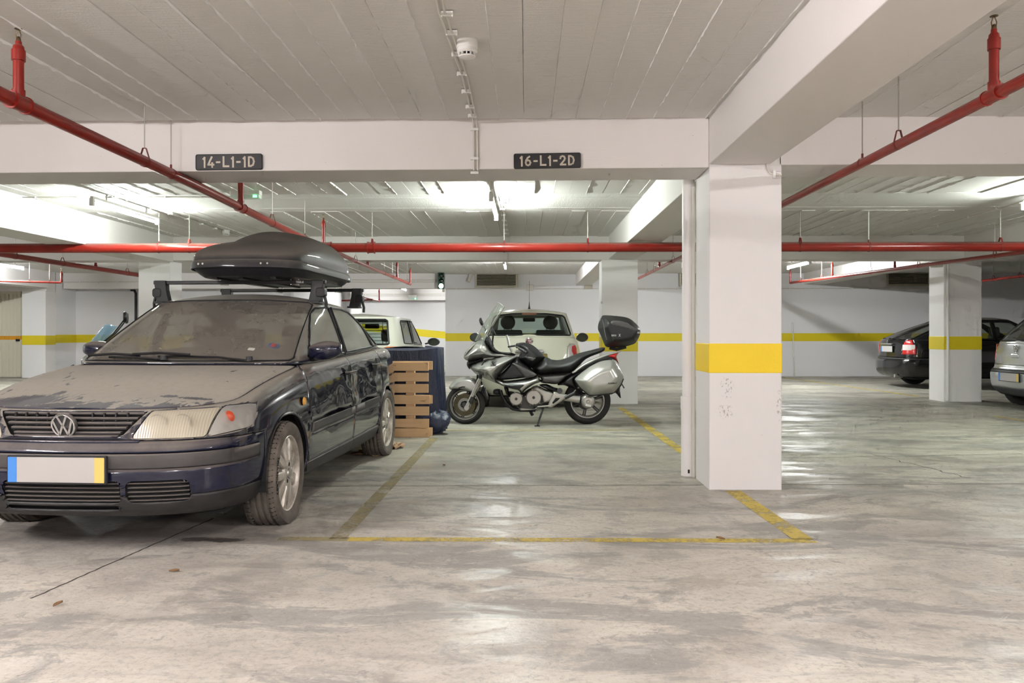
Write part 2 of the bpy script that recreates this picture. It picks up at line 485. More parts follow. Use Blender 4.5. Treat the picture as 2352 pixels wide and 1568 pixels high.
boards(-5.75, XA0, YB2, 16.4, 0.35); cross_boards(-5.75, XA0, 16.4, 18.2, 5); boards(-5.75, XA0, 18.2, YW, .3)

# walls
def wall(name, x0, x1, y0, y1, z0=-.05, z1=CEIL + .05, label=''):
    o = struct(name, MB().bx(x0, x1, y0, y1, z0, z1), 'paint_wall'); tag(o, label, 'wall'); return o
XO = at(1023, 800, YW).x
w_back = wall('wall_back', XO, 18, YW, YW + .3, label='long white back wall with a yellow stripe behind the motorcycle')
XL = -12.29
w_bl = wall('wall_back_left', -18, -6.4, 21.9, 22.2, label='shaded white recess wall behind the dark blue car')
w_bl2 = wall('wall_recess_side', -6.6, -6.4, 21.9, 30, label='white side wall of the ramp passage')
w_ramp = wall('wall_ramp', -6.4, XO + 3, 28.6, 28.9, label='pale wall at the foot of the ramp behind the white hatchback')
w_ro = wall('wall_passage', XO, XO + .3, YW + .3, 28.6, label='white side wall inside the ramp passage')
wall('wall_left', -18.3, -18, -8, 31, label='white left garage wall')
wall('wall_right', 18, 18.3, -8, 31, label='white right garage wall')
wall('wall_front', -18, 18, -8.3, -8, label='white garage wall behind the camera')
def band(parent, x0, x1, y, z0, z1, mat='yellow_band_far', slope=0.0):
    mb = MB(); mb.add([(x0, y, z0), (x1, y, z0 - slope), (x1, y, z1 - slope), (x0, y, z1), (x0, y + .02, z0), (x1, y + .02, z0 - slope), (x1, y + .02, z1 - slope), (x0, y + .02, z1)],
                      [(0, 1, 2, 3), (4, 7, 6, 5), (0, 4, 5, 1), (3, 2, 6, 7), (0, 3, 7, 4), (1, 5, 6, 2)])
    return mb.build('yellow_band', mat, parent, None)
band(w_back, XO, 18, YW - .004, .93, 1.14)
band(w_bl, XL, -6.4, 21.896, 0.885, 1.10)
band(w_ramp, -6.4, XO - .0, 28.595, 1.28, 1.53, slope=0.40)
# painted recess side return next to the left pilaster
side_ret = wall('wall_return', XL - .3, XL, 20.95, 21.9, label='short white return wall beside the far left column')
MB().bx(XL - .02, XL + .004, 20.95, 21.9, .885, 1.10).build('yellow_band', 'yellow_band_far', side_ret, None)

# columns with their yellow band
def column(x0, x1, y0, y1, z1, b0, b1, label, mat='yellow_band_far', chamfer=0.0):
    o = struct('column', MB().bx(x0, x1, y0, y1, -.03, z1), 'paint_column' if mat == 'yellow_band' else 'paint_column_lit', bevel=0.008); tag(o, label, 'column')
    b = MB(); e = .003
    b.bx(x0 - e, x1 + e, y0 - e, y1 + e, b0, b1)
    b.build('yellow_band', mat, o, None, bevel=0.008)
    return o
near_col = column(XA0, XA1, YA, YA2, 2.5, at(1700, 857, YA).z, at(1700, 788, YA).z, 'white square column with a broad yellow band, nearest in view, beside a white drainpipe', 'yellow_band')
c2 = column(at(1382, 800, YB).x, at(1465, 800, YB).x, YB, YB + .45, 2.326, at(1400, 807, YB).z, at(1400, 773, YB).z, 'white column with yellow band behind the black top case of the motorcycle')
c3 = column(at(318, 800, YB).x, at(391, 800, YB).x, YB, YB + .45, 2.326, at(318, 803, YB).z, at(318, 773, YB).z, 'white column rising behind the windscreen of the dusty dark blue car')
YR = 13.6
c4 = column(at(2168, 800, YR).x, at(2255, 800, YR).x, YR, YR + .5, 2.72, at(2200, 803, YR).z, at(2200, 772, YR).z, 'white column with yellow band in front of the black hatchback')
c5 = column(at(50, 800, 20.5).x, XL, 20.5, 20.95, 2.222, at(60, 792, 20.5).z, at(60, 770, 20.5).z, 'white far column beside the cream shutter door')
# light switch conduit on the right column
# beams
def beam(x0, x1, y0, y1, z0, label, y0l=None, z1=CEIL + .02):
    mb = MB(); yl = y0 if y0l is None else y0l; d = yl - y0
    vs = [(x0, yl, z0), (x1, y0, z0), (x1, y1, z0), (x0, y1 + d, z0), (x0, yl, z1), (x1, y0, z1), (x1, y1, z1), (x0, y1 + d, z1)]
    mb.add(vs, [(0, 3, 2, 1), (4, 5, 6, 7), (0, 1, 5, 4), (2, 3, 7, 6), (0, 4, 7, 3), (1, 2, 6, 5)])
    o = struct('beam', mb, 'paint_beam', bevel=0.006); tag(o, label, 'beam'); return o
BZ = 2.36
beamA = beam(-18, XA0 - .001, YA, YA2, BZ - .012, 'white cross beam carrying the two black bay number plates', YA + .38)
beam(XA1 - .02, 18, YA + .0, YA2, BZ + .005, 'white cross beam to the right of the nearest column')
beam(XA0, XA0 + .447, -8, YA + .05, 2.372, 'white long beam running overhead from the nearest column towards the viewer')
beam(XA0 + .0, XA0 + .45, YA2, YB + .02, 2.34, 'white long beam between the nearest column and the column behind the motorcycle')
beam(-18, 18, YB, YB2, 2.325, 'white cross beam behind the horizontal red main pipe')
beam(XA0 - .02, XA0 + .40, YB2, YW, 2.42, 'white long beam ending above the grille on the back wall')
beam(-6.27, -5.75, YA2, YB + .01, 2.30, 'brightly lit white long beam behind the left fluorescent tube')
beam(7.02, 7.55, YA2, YR, 2.33, 'white long beam behind the right fluorescent tube')
beam(7.36, 7.9, YB2 + .01, YW, 2.44, 'white sloping-looking long beam above the black hatchback')
beam(-18, XL + .02, 20.5, 20.9, 2.22, 'white far beam above the cream shutter door')
beam(XL + .02, XO, 21.25, 21.6, 2.32, 'white far beam over the ramp opening with two cable runs')
beam(-6.4, XO, 28.1, 28.55, 2.29, 'bright white far lintel above the foot of the ramp')
beam(-12.7, -12.2, YB2, 20.5, 2.30, 'white far long beam at the left edge')
# bright strip of column inside the passage
tag(struct('column', MB().bx(-6.0, -5.7, 27.6, 28.0, -.02, 2.6), 'paint_column_lit'), 'bright narrow white column inside the ramp passage', 'column')

# roller shutter door of ribs, left
sd = empty('door_1', (0, 0, 0)); sd['kind'] = 'structure'; tag(sd, 'cream ribbed metal garage door with an orange stripe', 'door')
yS = 20.9
x0s = at(-60, 800, yS).x; x1s = at(50, 800, yS).x
n = 12; wv = (x1s - x0s) / n
slat_me = None
for k in range(n):
    xa = x0s + k * wv
    mb = MB().add([(xa, yS, 0), (xa + wv * .12, yS - .03, 0), (xa + wv * .82, yS - .03, 0), (xa + wv, yS, 0), (xa, yS, 2.16), (xa + wv * .12, yS - .03, 2.16), (xa + wv * .82, yS - .03, 2.16), (xa + wv, yS, 2.16)],
                  [(0, 1, 5, 4), (1, 2, 6, 5), (2, 3, 7, 6)])
    s = mb.build('panel', 'shutter_cream', sd, None)
    MB().add([(xa, yS - .002, .97), (xa + wv * .12, yS - .032, .97), (xa + wv * .82, yS - .032, .97), (xa + wv, yS - .002, .97), (xa, yS - .002, 1.07), (xa + wv * .12, yS - .032, 1.07), (xa + wv * .82, yS - .032, 1.07), (xa + wv, yS - .002, 1.07)],
             [(0, 1, 5, 4), (1, 2, 6, 5), (2, 3, 7, 6)]).build('orange_stripe', 'orange_stripe', s, None)
MB().bx(x0s, x1s, yS - .03, yS + .02, 2.16, 2.22).build('lintel_trim', 'shutter_cream', sd, None)
MB().bx(x1s - .10, x1s - .03, yS - .10, yS - .03, .93, .99).build('handle', 'black_plastic', sd, None)

# ================================================================== painted bay lines
def line(name, a, b, w, label, mat='yellow_line'):
    a, b = Vector(a), Vector(b); d = (b - a).normalized(); s = Vector((-d.y, d.x, 0)) * w / 2
    z = Vector((0, 0, .0016))
    n = max(2, int((b - a).length / .5)); mb = MB()
    vs = []
    for i in range(n + 1):
        p = a.lerp(b, i / n); vs += [p - s + z, p + s + z]
    mb.add(vs, [(2 * i, 2 * i + 2, 2 * i + 3, 2 * i + 1) for i in range(n)])
    o = mb.build('parking_line', mat, None, None); return tag(o, label, 'floor marking', 'yellow bay lines on the floor')
pL = flr(800, 1238); pR = flr(1850, 1242)
line('l', pL + Vector((-.06, 0, 0)), flr(997, 1005) , .095, 'faded yellow bay line running back beside the dusty dark blue car', 'yellow_line_faded')
line('l', flr(640, 1237), flr(800, 1238), .085, 'very faint yellow line end in front of the flat front tyre', 'yellow_line_faded')
line('l', flr(800, 1238), flr(1872, 1242) , .085, 'yellow bay line crossing the floor in front of the empty bay')
line('l', flr(1845, 1239), flr(1683, 1127), .115, 'short yellow bay line ending at the foot of the nearest column')
line('l', flr(1572, 1040), flr(1425, 936), .105, 'yellow bay line passing behind the white drainpipe towards the far column')
line('l', flr(985, 988), flr(1500, 987), .035, 'thin yellow line across the floor in front of the motorcycle wheels')
line('l', flr(1795, 866), flr(2110, 910), .09, 'thin yellow bay line leading from the back wall to the column by the black hatchback')
line('l', flr(2285, 956), flr(2352, 966), .08, 'short yellow line mark at the right edge in front of the silver hatchback')
# ================================================================== FLUORESCENT TUBES (each lamp carries its own light)
emitter('tube_cool', COOL, 430.0); emitter('tube_warm', WARM, 1050.0); emitter('tube_far', NEUT, 830.0)
def tube_lamp(x, y0, y1, mat, label, z=TUBE_Z, two=False):
    t = empty('fluorescent_lamp', (x, (y0 + y1) / 2, z), 0, label, 'ceiling lamp', 'fluorescent ceiling lamps')
    h = (y1 - y0) / 2
    MB().bx(-.019, .019, -h, h, .040, .072).build('housing', 'white_plastic', t, None, bevel=.004)
    for s in (-.6, .6): MB().cyl((0, s * h, .07), (0, s * h, CEIL - .012 - z), .012, 10).build('spacer', 'white_plastic', t)
    for s in (-1, 1):
        MB().box((0, s * (h - .015), .01), (.05, .04, .085)).build('end_cap', 'white_plastic', t, None, bevel=.006)
    MB().cyl((0, -h + .03, 0), (0, h - .03, 0), .017, 16).build('tube', mat, t, 60)
    return t
TLX = -.37
tube_lamp(at(232, 455, 8.95).x, 8.75, 10.35, 'tube_cool', 'lit fluorescent tube above the roof of the dusty dark blue car')
tube_lamp(TLX, 8.55, 10.05, 'tube_cool', 'lit fluorescent tube above the empty bay in the middle')
tube_lamp(5.63, 7.75, 9.30, 'tube_cool', 'lit fluorescent tube at the right edge behind the nearest column')
tube_lamp(-.45, 16.4, 17.7, 'tube_far', 'small far lit tube above the white car behind the motorcycle')
tube_lamp(5.75, 16.5, 17.9, 'tube_far', 'far lit tube beside the black hatchback')
tube_lamp(-11.1, 16.2, 17.7, 'tube_far', 'far lit tube at the left edge near the cream shutter door')
tube_lamp(at(930, 663, 26.5).x, 25.5, 26.7, 'tube_far', 'far lit lamp inside the ramp passage')
tube_lamp(TLX, -.9, .6, 'tube_warm', 'fluorescent tube over the driving lane in front of the empty bay')
tube_lamp(-4.9, .7, 2.2, 'tube_warm', 'fluorescent tube over the driving lane in front of the dusty car')
tube_lamp(5.4, -.2, 1.3, 'tube_warm', 'fluorescent tube over the driving lane right of the long beam')
tube_lamp(TLX, -4.6, -3.1, 'tube_warm', 'fluorescent tube over the driving lane behind the viewer')
tube_lamp(5.4, -4.6, -3.1, 'tube_warm', 'fluorescent tube over the lane behind the viewer to the right')
tube_lamp(-5.4, -4.6, -3.1, 'tube_warm', 'fluorescent tube over the lane behind the viewer to the left')
tube_lamp(-13.0, 9.0, 10.5, 'tube_far', 'fluorescent tube in the far left aisle')

# ================================================================== SPRINKLER PIPES
def head_profile(mb, x, y, z):
    mb.lathe([(0, 0), (.012, 0), (.012, .018), (.009, .022), (.006, .03), (0, .03)], (x, y, z), n=10)
    for s in (-1, 1):
        mb.tube([(x + s * .010, y, z + .02), (x + s * .013, y, z + .04), (x + s * .006, y, z + .06), (x, y, z + .066)], .0025, 6)
    mb.lathe([(0, .066), (.006, .066), (.019, .068), (.019, .071), (0, .071)], (x, y, z), n=14)
def riser(parent, p, ztop, r=.024, head=True):
    x, y, z = p
    s = MB()
    s.cyl((x, y, z), (x, y, ztop), r, 14)
    s.cyl((x, y, z + .02), (x, y, z + .065), r * 1.22, 14)
    s.cyl((x, y, ztop - .055), (x, y, ztop + .0), r * 1.28, 14)
    s.lathe([(r * 1.1, 0), (r * 1.0, .02), (r * .62, .03), (r * .6, .045), (0, .045)], (x, y, ztop), n=14)
    o = s.build('riser', 'red_pipe', parent)
    if head:
        h = MB(); head_profile(h, x, y, ztop + .04); h.build('sprinkler_head', 'bronze', o)
    return o
def coupling(parent, a, d, r, L=.05):
    a = Vector(a); d = Vector(d).normalized()
    mb = MB(); mb.cyl(a - d * L / 2, a + d * L / 2, r * 1.14, 18)
    for s in (-1, 1): mb.cyl(a + d * s * L / 2 - d * .006, a + d * s * L / 2 + d * .006, r * 1.28, 18)
    return mb.build('coupling', 'red_pipe', parent)
def hanger(parent, p, ztop, r, d, style='loop', L=0.0):
    """threaded rod from the ceiling with a perforated strap round the pipe"""
    p = Vector(p); d = Vector(d); d.z = 0; d.normalize(); s = Vector((-d.y, d.x, 0))
    zt = p.z + r + (.055 if style == 'loop' else .02)
    rod = MB(); rod.cyl((p.x, p.y, zt), (p.x, p.y, ztop), .0042 if style != 'bar' else .007, 8)
    if L: rod.box((p.x + (L / 2), p.y, ztop - .004), (abs(L), .012, .004))
    o = rod.build('hanger_rod', 'zinc' if style != 'bar' else 'white_plastic', parent)
    st = MB(); pts = [p + s * (-.004) + Vector((0, 0, zt - p.z + .004))]
    n = 22
    if style == 'loop':
        pts = [p + Vector((0, 0, zt - p.z)) - s * .012]
        for k in range(n + 1):
            a = R(150) + R(240) * k / n
            pts.append(p + s * (r + .003) * math.cos(a) + Vector((0, 0, (r + .003) * math.sin(a))))
        pts.append(p + Vector((0, 0, zt - p.z)) + s * .012); pts.append(pts[0])
    else:
        pts = [p + s * (r + .003) * math.cos(2 * math.pi * k / n) + Vector((0, 0, (r + .003) * math.sin(2 * math.pi * k / n))) for k in range(n + 1)]
    w = .010
    vs = []
    for q in pts: vs += [q - d * w, q + d * w]
    st.add(vs, [(2 * i, 2 * i + 2, 2 * i + 3, 2 * i + 1) for i in range(len(pts) - 1)])
    st.build('strap', 'rust_red', o, None, solid=.003)
    if style != 'loop':
        MB().cyl(p + Vector((0, 0, r)), p + Vector((0, 0, r + .03)), .008, 8).build('nut', 'rust_red', o)
    return o
def pipe_run(name, pts, r, label, n=20):
    t = empty(name, pts[0], 0, label, 'pipe', 'red sprinkler pipes')
    P = [Vector(p) - Vector(pts[0]) for p in pts]
    MB().tube(P, r, n).build('pipe', 'red_pipe', t)
    return t
def rel(t, p): return Vector(p) - Vector(t.location)
TOP = CEIL - .012
# left branch along the depth
XP = -2.62
def zP(y): return interp(y, [(2, 2.345), (6.2, 2.315), (9.4, 2.255), (20, 2.255)])
YM = 10.5; ZM = 2.252; RM = .062
p1 = pipe_run('sprinkler_pipe', [(XP, 2.2, zP(2.2)), (XP, 6.2, zP(6.2)), (XP, 9.4, zP(9.4)), (XP, YM - .02, ZM)], .0365, 'red sprinkler pipe slanting across the upper left towards the roof box')
for py, st, L in ((325, 'loop', 0), (403, 'ring', -.08), (622, 'loop', 0), (698, 'ring', .08)):
    y = XP * FPX / (py - 1208.5) if py != 403 else 5.93
    hanger(p1, rel(p1, (XP, y, zP(y))), TOP - p1.location.z, .0365, (0, 1, 0), st, L)
for py in (30, 549):
    y = XP * FPX / (py - 1208.5)
    q = Vector((XP, y, zP(y)))
    riser(p1, rel(p1, q), rel(p1, (0, 0, 2.60)).z, .026)
    coupling(p1, rel(p1, q), (0, 1, 0), .0365, .12)
# main across
pm = pipe_run('sprinkler_pipe', [(-17.5, YM, ZM), (17.5, YM, ZM)], RM, 'thick horizontal red main pipe crossing the whole garage', 24)
for px, st in ((365, 'bar'), (435, 'loop'), (855, 'loop'), (1158, 'bar'), (1350, 'loop'), (1838, 'loop'), (1995, 'bar'), (2298, 'loop')):
    q = at(px, 567, YM); hanger(pm, rel(pm, (q.x, YM, ZM)), TOP - ZM, RM, (1, 0, 0), 'loop' if st == 'loop' else 'bar')
q = at(853, 567, YM); coupling(pm, rel(pm, (q.x, YM, ZM)), (1, 0, 0), RM, .085)
q = at(743, 567, YM); riser(pm, rel(pm, (q.x, YM, ZM)), .32, .022)
coupling(pm, rel(pm, (XP, YM, ZM)), (1, 0, 0), RM, .16)
# continuation past the main
p1b = pipe_run('sprinkler_pipe', [(XP, YM + .03, ZM), (XP, 14, 2.245), (XP, 18.3, 2.25)], .030, 'red sprinkler pipe running on behind the roof box under the far ceiling')
for y in (12.4, 14.9, 15.8, 17.8): hanger(p1b, rel(p1b, (XP, y, 2.247)), TOP - p1b.location.z, .03, (0, 1, 0), 'loop')
for y, zt in ((13.35, 2.5), (16.4, 2.55), (18.28, 2.55)): riser(p1b, rel(p1b, (XP, y, 2.247)), zt - p1b.location.z, .02)
# right branch
XQ = 2.28
p2 = pipe_run('sprinkler_pipe', [(XQ, 2.0, 2.305), (XQ, YM - .03, 2.275)], .030, 'red sprinkler pipe slanting across the upper right')
for px, st in ((1975, 'ring'), (2057, 'loop')):
    y = XQ * FPX / (px - 1208.5); hanger(p2, rel(p2, (XQ, y, 2.297)), TOP - p2.location.z, .03, (0, 1, 0), st)
y = XQ * FPX / (2272 - 1208.5)
riser(p2, rel(p2, (XQ, y, 2.30)), 2.575 - p2.location.z, .023); coupling(p2, rel(p2, (XQ, y, 2.30)), (0, 1, 0), .03, .12)
p2b = pipe_run('sprinkler_pipe', [(XQ, YM + .03, 2.26), (XQ, 16.5, 2.25)], .026, 'short red sprinkler pipe seen between the far column and the white drainpipe')
for y in (12.6, 14.4, 15.3): hanger(p2b, rel(p2b, (XQ, y, 2.255)), TOP - p2b.location.z, .026, (0, 1, 0), 'loop')
riser(p2b, rel(p2b, (XQ, 13.9, 2.255)), 2.33 - p2b.location.z + .1, .018)
# left far branch
XF = -7.4
p3 = pipe_run('sprinkler_pipe', [(XF, YM, 2.255), (XF, 17.0, 2.25)], .040, 'red sprinkler pipe at the left edge below the main pipe')
for y in (11.6, 12.8, 14.9): hanger(p3, rel(p3, (XF, y, 2.252)), TOP - p3.location.z, .04, (0, 1, 0), 'loop')
riser(p3, rel(p3, (XF, 13.8, 2.252)), 2.6 - p3.location.z, .022)
# right far branch
p4 = pipe_run('sprinkler_pipe', [(6.72, YM, 2.225), (6.16, 19.0, 2.315)], .030, 'red sprinkler pipe rising towards the far lamp beside the black hatchback')
for k in (.13, .36, .55, .80, .93):
    q = Vector((6.72, YM, 2.225)).lerp(Vector((6.16, 19.0, 2.315)), k); hanger(p4, rel(p4, q), TOP - p4.location.z, .03, (0, 1, 0), 'loop')
for k in (.45, .74, 1.0):
    q = Vector((6.72, YM, 2.225)).lerp(Vector((6.16, 19.0, 2.315)), k); riser(p4, rel(p4, q), 2.56 - p4.location.z, .02)
p5 = pipe_run('sprinkler_pipe', [(-11.6, 17.0, 2.26), (-10.2, 17.6, 2.25)], .022, 'short thin red pipe with an upturned end near the cream shutter door')
riser(p5, rel(p5, (-10.2, 17.6, 2.25)), 2.45 - p5.location.z, .022)
for k in (.6, .85):
    q = Vector((-11.6, 17.0, 2.26)).lerp(Vector((-10.2, 17.6, 2.25)), k); hanger(p5, rel(p5, q), TOP - p5.location.z, .022, (1, .4, 0), 'ring')
p6 = pipe_run('sprinkler_pipe', [at(785, 690, 24), at(856, 688, 24), ], .022, 'thin red pipe inside the ramp passage above the white hatchback')
q1, q2 = at(826, 681, 24.3), at(871, 691, 25.2)
MB().tube([rel(p6, q1), rel(p6, q2)], .02, 10).build('branch', 'red_pipe', p6)
riser(p6, rel(p6, q1), rel(p6, (0, 0, CEIL - .05)).z, .02, False); riser(p6, rel(p6, q2), rel(p6, q2).z + .32, .02)
p7 = pipe_run('sprinkler_pipe', [(9.65, 10.6, 2.26), (9.65, 17.6, 2.25)], .028, 'dark red pipe at the right edge beyond the column by the black hatchback')
for y in (16.0, 16.9): hanger(p7, rel(p7, (9.65, y, 2.25)), TOP - p7.location.z, .028, (0, 1, 0), 'loop')

# ================================================================== BAY NUMBER PLATES
GLY = {   # stroke centre lines in a 1-high cell, width returned
 '1': ([[(.06, .80), (.20, .96), (.20, 0)]], .30), '4': ([[(.42, 1.0), (.06, .24), (.62, .24)], [(.46, .42), (.46, 0)]], .62),
 '-': ([[(.08, .48), (.40, .48)]], .48), 'L': ([[(.10, 1), (.10, .07), (.62, .07)]], .66),
 'D': ([[(.10, 0.06), (.10, .94)], [(.10, .94), (.30, .94), (.52, .82), (.61, .5), (.52, .18), (.30, .06), (.10, .06)]], .70),
 '6': ([[(.50, .96), (.30, .82), (.14, .56), (.10, .34)], [(.10, .33), (.17, .13), (.34, .05), (.52, .13), (.59, .33), (.51, .52), (.34, .58), (.17, .51), (.10, .33)]], .68),
 '2': ([[(.08, .70), (.13, .88), (.30, .95), (.48, .89), (.55, .70), (.48, .52), (.10, .07), (.62, .07)]], .66),
}
def glyphs(mb, text, x, z, h, fn, sw=.16, gap=.12, depth=.004):
    for ch in text:
        strokes, w = GLY[ch]
        for st in strokes:
            for a, b in zip(st, st[1:]):
                a = Vector(a); b = Vector(b); d = (b - a).normalized(); s = Vector((-d.y, d.x)) * sw / 2
                a2, b2 = a - d * sw * .35, b + d * sw * .35
                mb.prism([tuple((q) * h + Vector((x, z))) for q in (a2 - s, b2 - s, b2 + s, a2 + s)], fn, 0, depth)
        x += (w + gap) * h
    return x
def text_w(text, h, gap=.12): return sum(GLY[c][1] + gap for c in text) * h - gap * h
def bay_sign(px0, px1, py0, py1, text, label, tilt=0.0):
    yc = YA + .38 * (XA0 - at((px0 + px1) / 2, 370, YA).x) / (XA0 + 18) - .004
    a, b = at(px0, py1, yc), at(px1, py0, yc)
    w, h = b.x - a.x, b.z - a.z
    t = empty('bay_number_plate', ((a.x + b.x) / 2, yc, (a.z + b.z) / 2), R(-1.1), label, 'sign', 'black bay number plates')
    t.rotation_euler = (0, tilt, R(-1.1))
    MB().prism(rrect(-w / 2, w / 2, -h / 2, h / 2, .014), lambda u, v, d: (u, -d, v), 0, .012).build('plate', 'sign_black', t, None)
    rim = MB(); rr = rrect(-w / 2 + .003, w / 2 - .003, -h / 2 + .003, h / 2 - .003, .013)
    rim.tube([(u, -.012, v) for u, v in rr], .003, 6, closed=True); rim.build('rim', 'sign_black', t)
    L = MB(); ch = h * .635; tw = text_w(text, ch, .2)
    glyphs(L, text, -tw / 2, -ch / 2, ch, lambda u, v, d: (u, -.011 - d, v), sw=.175, gap=.2)
    L.build('lettering', 'letter_cream', t, None)
    return t
bay_sign(450, 604, 354, 391, '14-L1-1D', 'black plate lettered 14-L1-1D on the white beam', R(-.3))
bay_sign(1180, 1334, 352, 387.5, '16-L1-2D', 'black plate lettered 16-L1-2D on the white beam', R(-.6))

# ================================================================== SMOKE DETECTORS
def detector(p, label, s=1.0):
    t = empty('smoke_detector', p, 0, label, 'smoke detector', 'white smoke detectors')
    MB().lathe([(0, 0), (.056, 0), (.058, -.012), (.058, -.040), (.054, -.044)], n=28).build('base', 'white_plastic', t)
    MB().lathe([(.054, -.044), (.055, -.06), (.050, -.066), (.044, -.07)], n=28).build('ring', 'white_plastic', t)
    MB().lathe([(.036, -.068), (.036, -.082)], n=20).build('chamber', 'black_plastic', t)
    fins = MB()
    for k in range(12):
        a = 2 * math.pi * k / 12
        fins.box((.042 * math.cos(a), .042 * math.sin(a), -.076), (.014, .006, .018), Matrix.Rotation(a, 3, 'Z'))
    fins.build('cage', 'white_plastic', t)
    MB().lathe([(.045, -.083), (.043, -.089), (.03, -.094), (0, -.095)], n=24).build('cap', 'white_plastic', t)
    t.scale = (s, s, s); return t
yd = 4.35
q = at(1073, 30, yd); detector((q.x, yd, CEIL - .018), 'white smoke detector hanging by the cable run in front of the beam')
q = at(1160, 455, 9.35); detector((q.x, 9.35, CEIL - .02), 'white smoke detector next to the middle fluorescent tube', .95)
q = at(519, 537, 12.2); detector((q.x, 12.2, CEIL - .02), 'small white smoke detector above the roof box', 1.0)

# ================================================================== CABLES IN CLIPS
def cable_run(label, pts, off, clips, nrm, r=.006, n2=2, name='cable_run', mat='cream_plastic'):
    """pts: centre line; off: sideways vector for the second cable; clips: distances along it"""
    t = empty(name, pts[0], 0, label, 'cable', 'white surface cables')
    o = Vector(pts[0]); P = [Vector(p) - o for p in pts]; off = Vector(off); nrm = Vector(nrm)
    for k in range(n2):
        s = (k - (n2 - 1) / 2)
        MB().tube([p + off * s + Vector((random.uniform(-.002, .002), 0, 0)) for p in P], r, 8).build('cable', mat, t)
    me = None
    for (q, dvec) in clips:
        q = Vector(q) - o; dvec = Vector(dvec).normalized(); side = dvec.cross(nrm).normalized()
        rot = Matrix((side, dvec, nrm)).transposed()
        mb = MB().box((0, 0, 0), (.058, .018, .022), rot)
        mb.box(side * .026 + nrm * .006, (.008, .02, .02), rot); mb.box(-side * .026 + nrm * .006, (.008, .02, .02), rot)
        mb.build('clip', 'white_plastic', t, None, loc=q)
    return t
XC = -.385; zc = CEIL - .040
pts = [(XC, 2.9, zc), (XC - .02, 3.9, zc), (XC - .005, 4.4, zc), (XC + .015, 4.9, zc), (XC + .01, YA + .0, zc)]
YBm = YA + .38 * (XA0 - XC) / (XA0 + 18) - .012
pts += [(XC + .01, YBm, zc - .02), (XC + .012, YBm, 2.6), (XC + .015, YBm, BZ - .02), (XC + .02, YBm + .06, BZ - .026)]
cl = []
for py in (28, 72, 121, 166, 207, 242, 263):
    Y = (CEIL - .03 - CAMH) * FPX / (HORIZON - py); cl.append(((XC + .0, Y, CEIL - .036), (0, 1, 0)))
t = cable_run('pair of white cables clipped to the ceiling and down the beam between the bay plates', pts, (.026, 0, 0), cl, (0, 0, -1))
for py in (297, 364, 397):
    q = at(1090, py, YBm - .004); b = MB().box(rel(t, q), (.058, .022, .018)); b.build('clip', 'white_plastic', t, None)
# under-beam continuation and second bay
cable_run('pair of cables leading over the ceiling to the middle fluorescent tube', [(TLX - .02, YA2, zc), (TLX - .02, 8.5, zc)], (.026, 0, 0), [((TLX - .02, y, zc), (0, 1, 0)) for y in (6.7, 7.2, 7.7, 8.2)], (0, 0, -1))
cable_run('pair of cables running back from the middle fluorescent tube over the far beam', [(TLX + .06, 9.2, zc), (TLX + .08, YB - .02, zc), (TLX + .08, YB - .02, 2.32)], (.026, 0, 0), [((TLX + .07, y, zc), (0, 1, 0)) for y in (9.6, 10.1, 10.6, 11.1, 11.6, 12.1, 12.6)], (0, 0, -1))
XT = at(232, 455, 8.95).x
cable_run('pair of cables along the ceiling beside the left fluorescent tube', [(XT + .16, YA2 + .1, zc), (XT + .14, 9, zc), (XT + .1, 12.9, zc)], (.03, 0, 0), [((XT + .14, y, zc), (0, 1, 0)) for y in (6.9, 7.5, 8.1, 9.3, 9.9, 10.4, 10.9, 11.4, 11.9, 12.4)], (0, 0, -1))
yy = 9.15
cable_run('single white conduit crossing the ceiling behind the green exit light', [(-6, yy, zc), (-3.0, yy, zc)], (0, .02, 0), [((x, yy, zc), (1, 0, 0)) for x in (-5.6, -5.1, -4.7, -4.1, -3.7, -3.3)], (0, 0, -1), r=.009, n2=1)
zb = at(1200, 663, YW).z
cable_run('long white conduit along the back wall above the motorcycle', [(XO + .02, YW - .02, zb), (12, YW - .02, zb)], (0, 0, .02), [((x, YW - .02, zb), (1, 0, 0)) for x in [XO + .3 + .42 * k for k in range(28)]], (0, -1, 0), r=.011, n2=1)
for dz, lb in ((.06, 'upper'), (0, 'lower')):
    pass
zt = at(900, 645, 21.25).z
cable_run('two parallel white conduits on the beam above the ramp opening', [(-6.2, 21.23, zt), (XO, 21.23, zt)], (0, 0, .06), [((x, 21.23, zt), (1, 0, 0)) for x in (-5.6, -5.15, -4.6, -4.1, -3.5, -2.9, -2.4)], (0, -1, 0), r=.012)
zt = at(900, 677, 28.1).z
cable_run('two parallel white conduits on the bright lintel inside the passage', [(-6.2, 28.07, zt), (XO, 28.07, zt)], (0, 0, .06), [((x, 28.07, zt), (1, 0, 0)) for x in (-5.6, -5.1, -4.6, -4.1, -3.5, -2.9)], (0, -1, 0), r=.012)
zt = at(200, 648, 21.2).z
cable_run('white conduit along the far beam left of the scooter', [(XL, 21.22, zt), (-6.5, 21.22, zt + .05)], (0, 0, .02), [((x, 21.22, zt), (1, 0, 0)) for x in (-11.8, -11.3, -10.8, -10.2, -9.7, -9.2, -8.7)], (0, -1, 0), r=.011, n2=1)
# small elbow conduit at the top of the nearest column
cp = [at(1760, 362, YA - .012), at(1762, 385, YA - .012), at(1768, 397, YA - .012), at(1776, 400, YA - .012), at(1795, 402, YA - .012)]
cable_run('short white elbow conduit at the top of the nearest column', cp, (0, 0, .01), [(at(1761, 371, YA - .014), (0, 0, 1)), (at(1778, 400, YA - .014), (1, 0, 0))], (0, -1, 0), r=.006, n2=1)
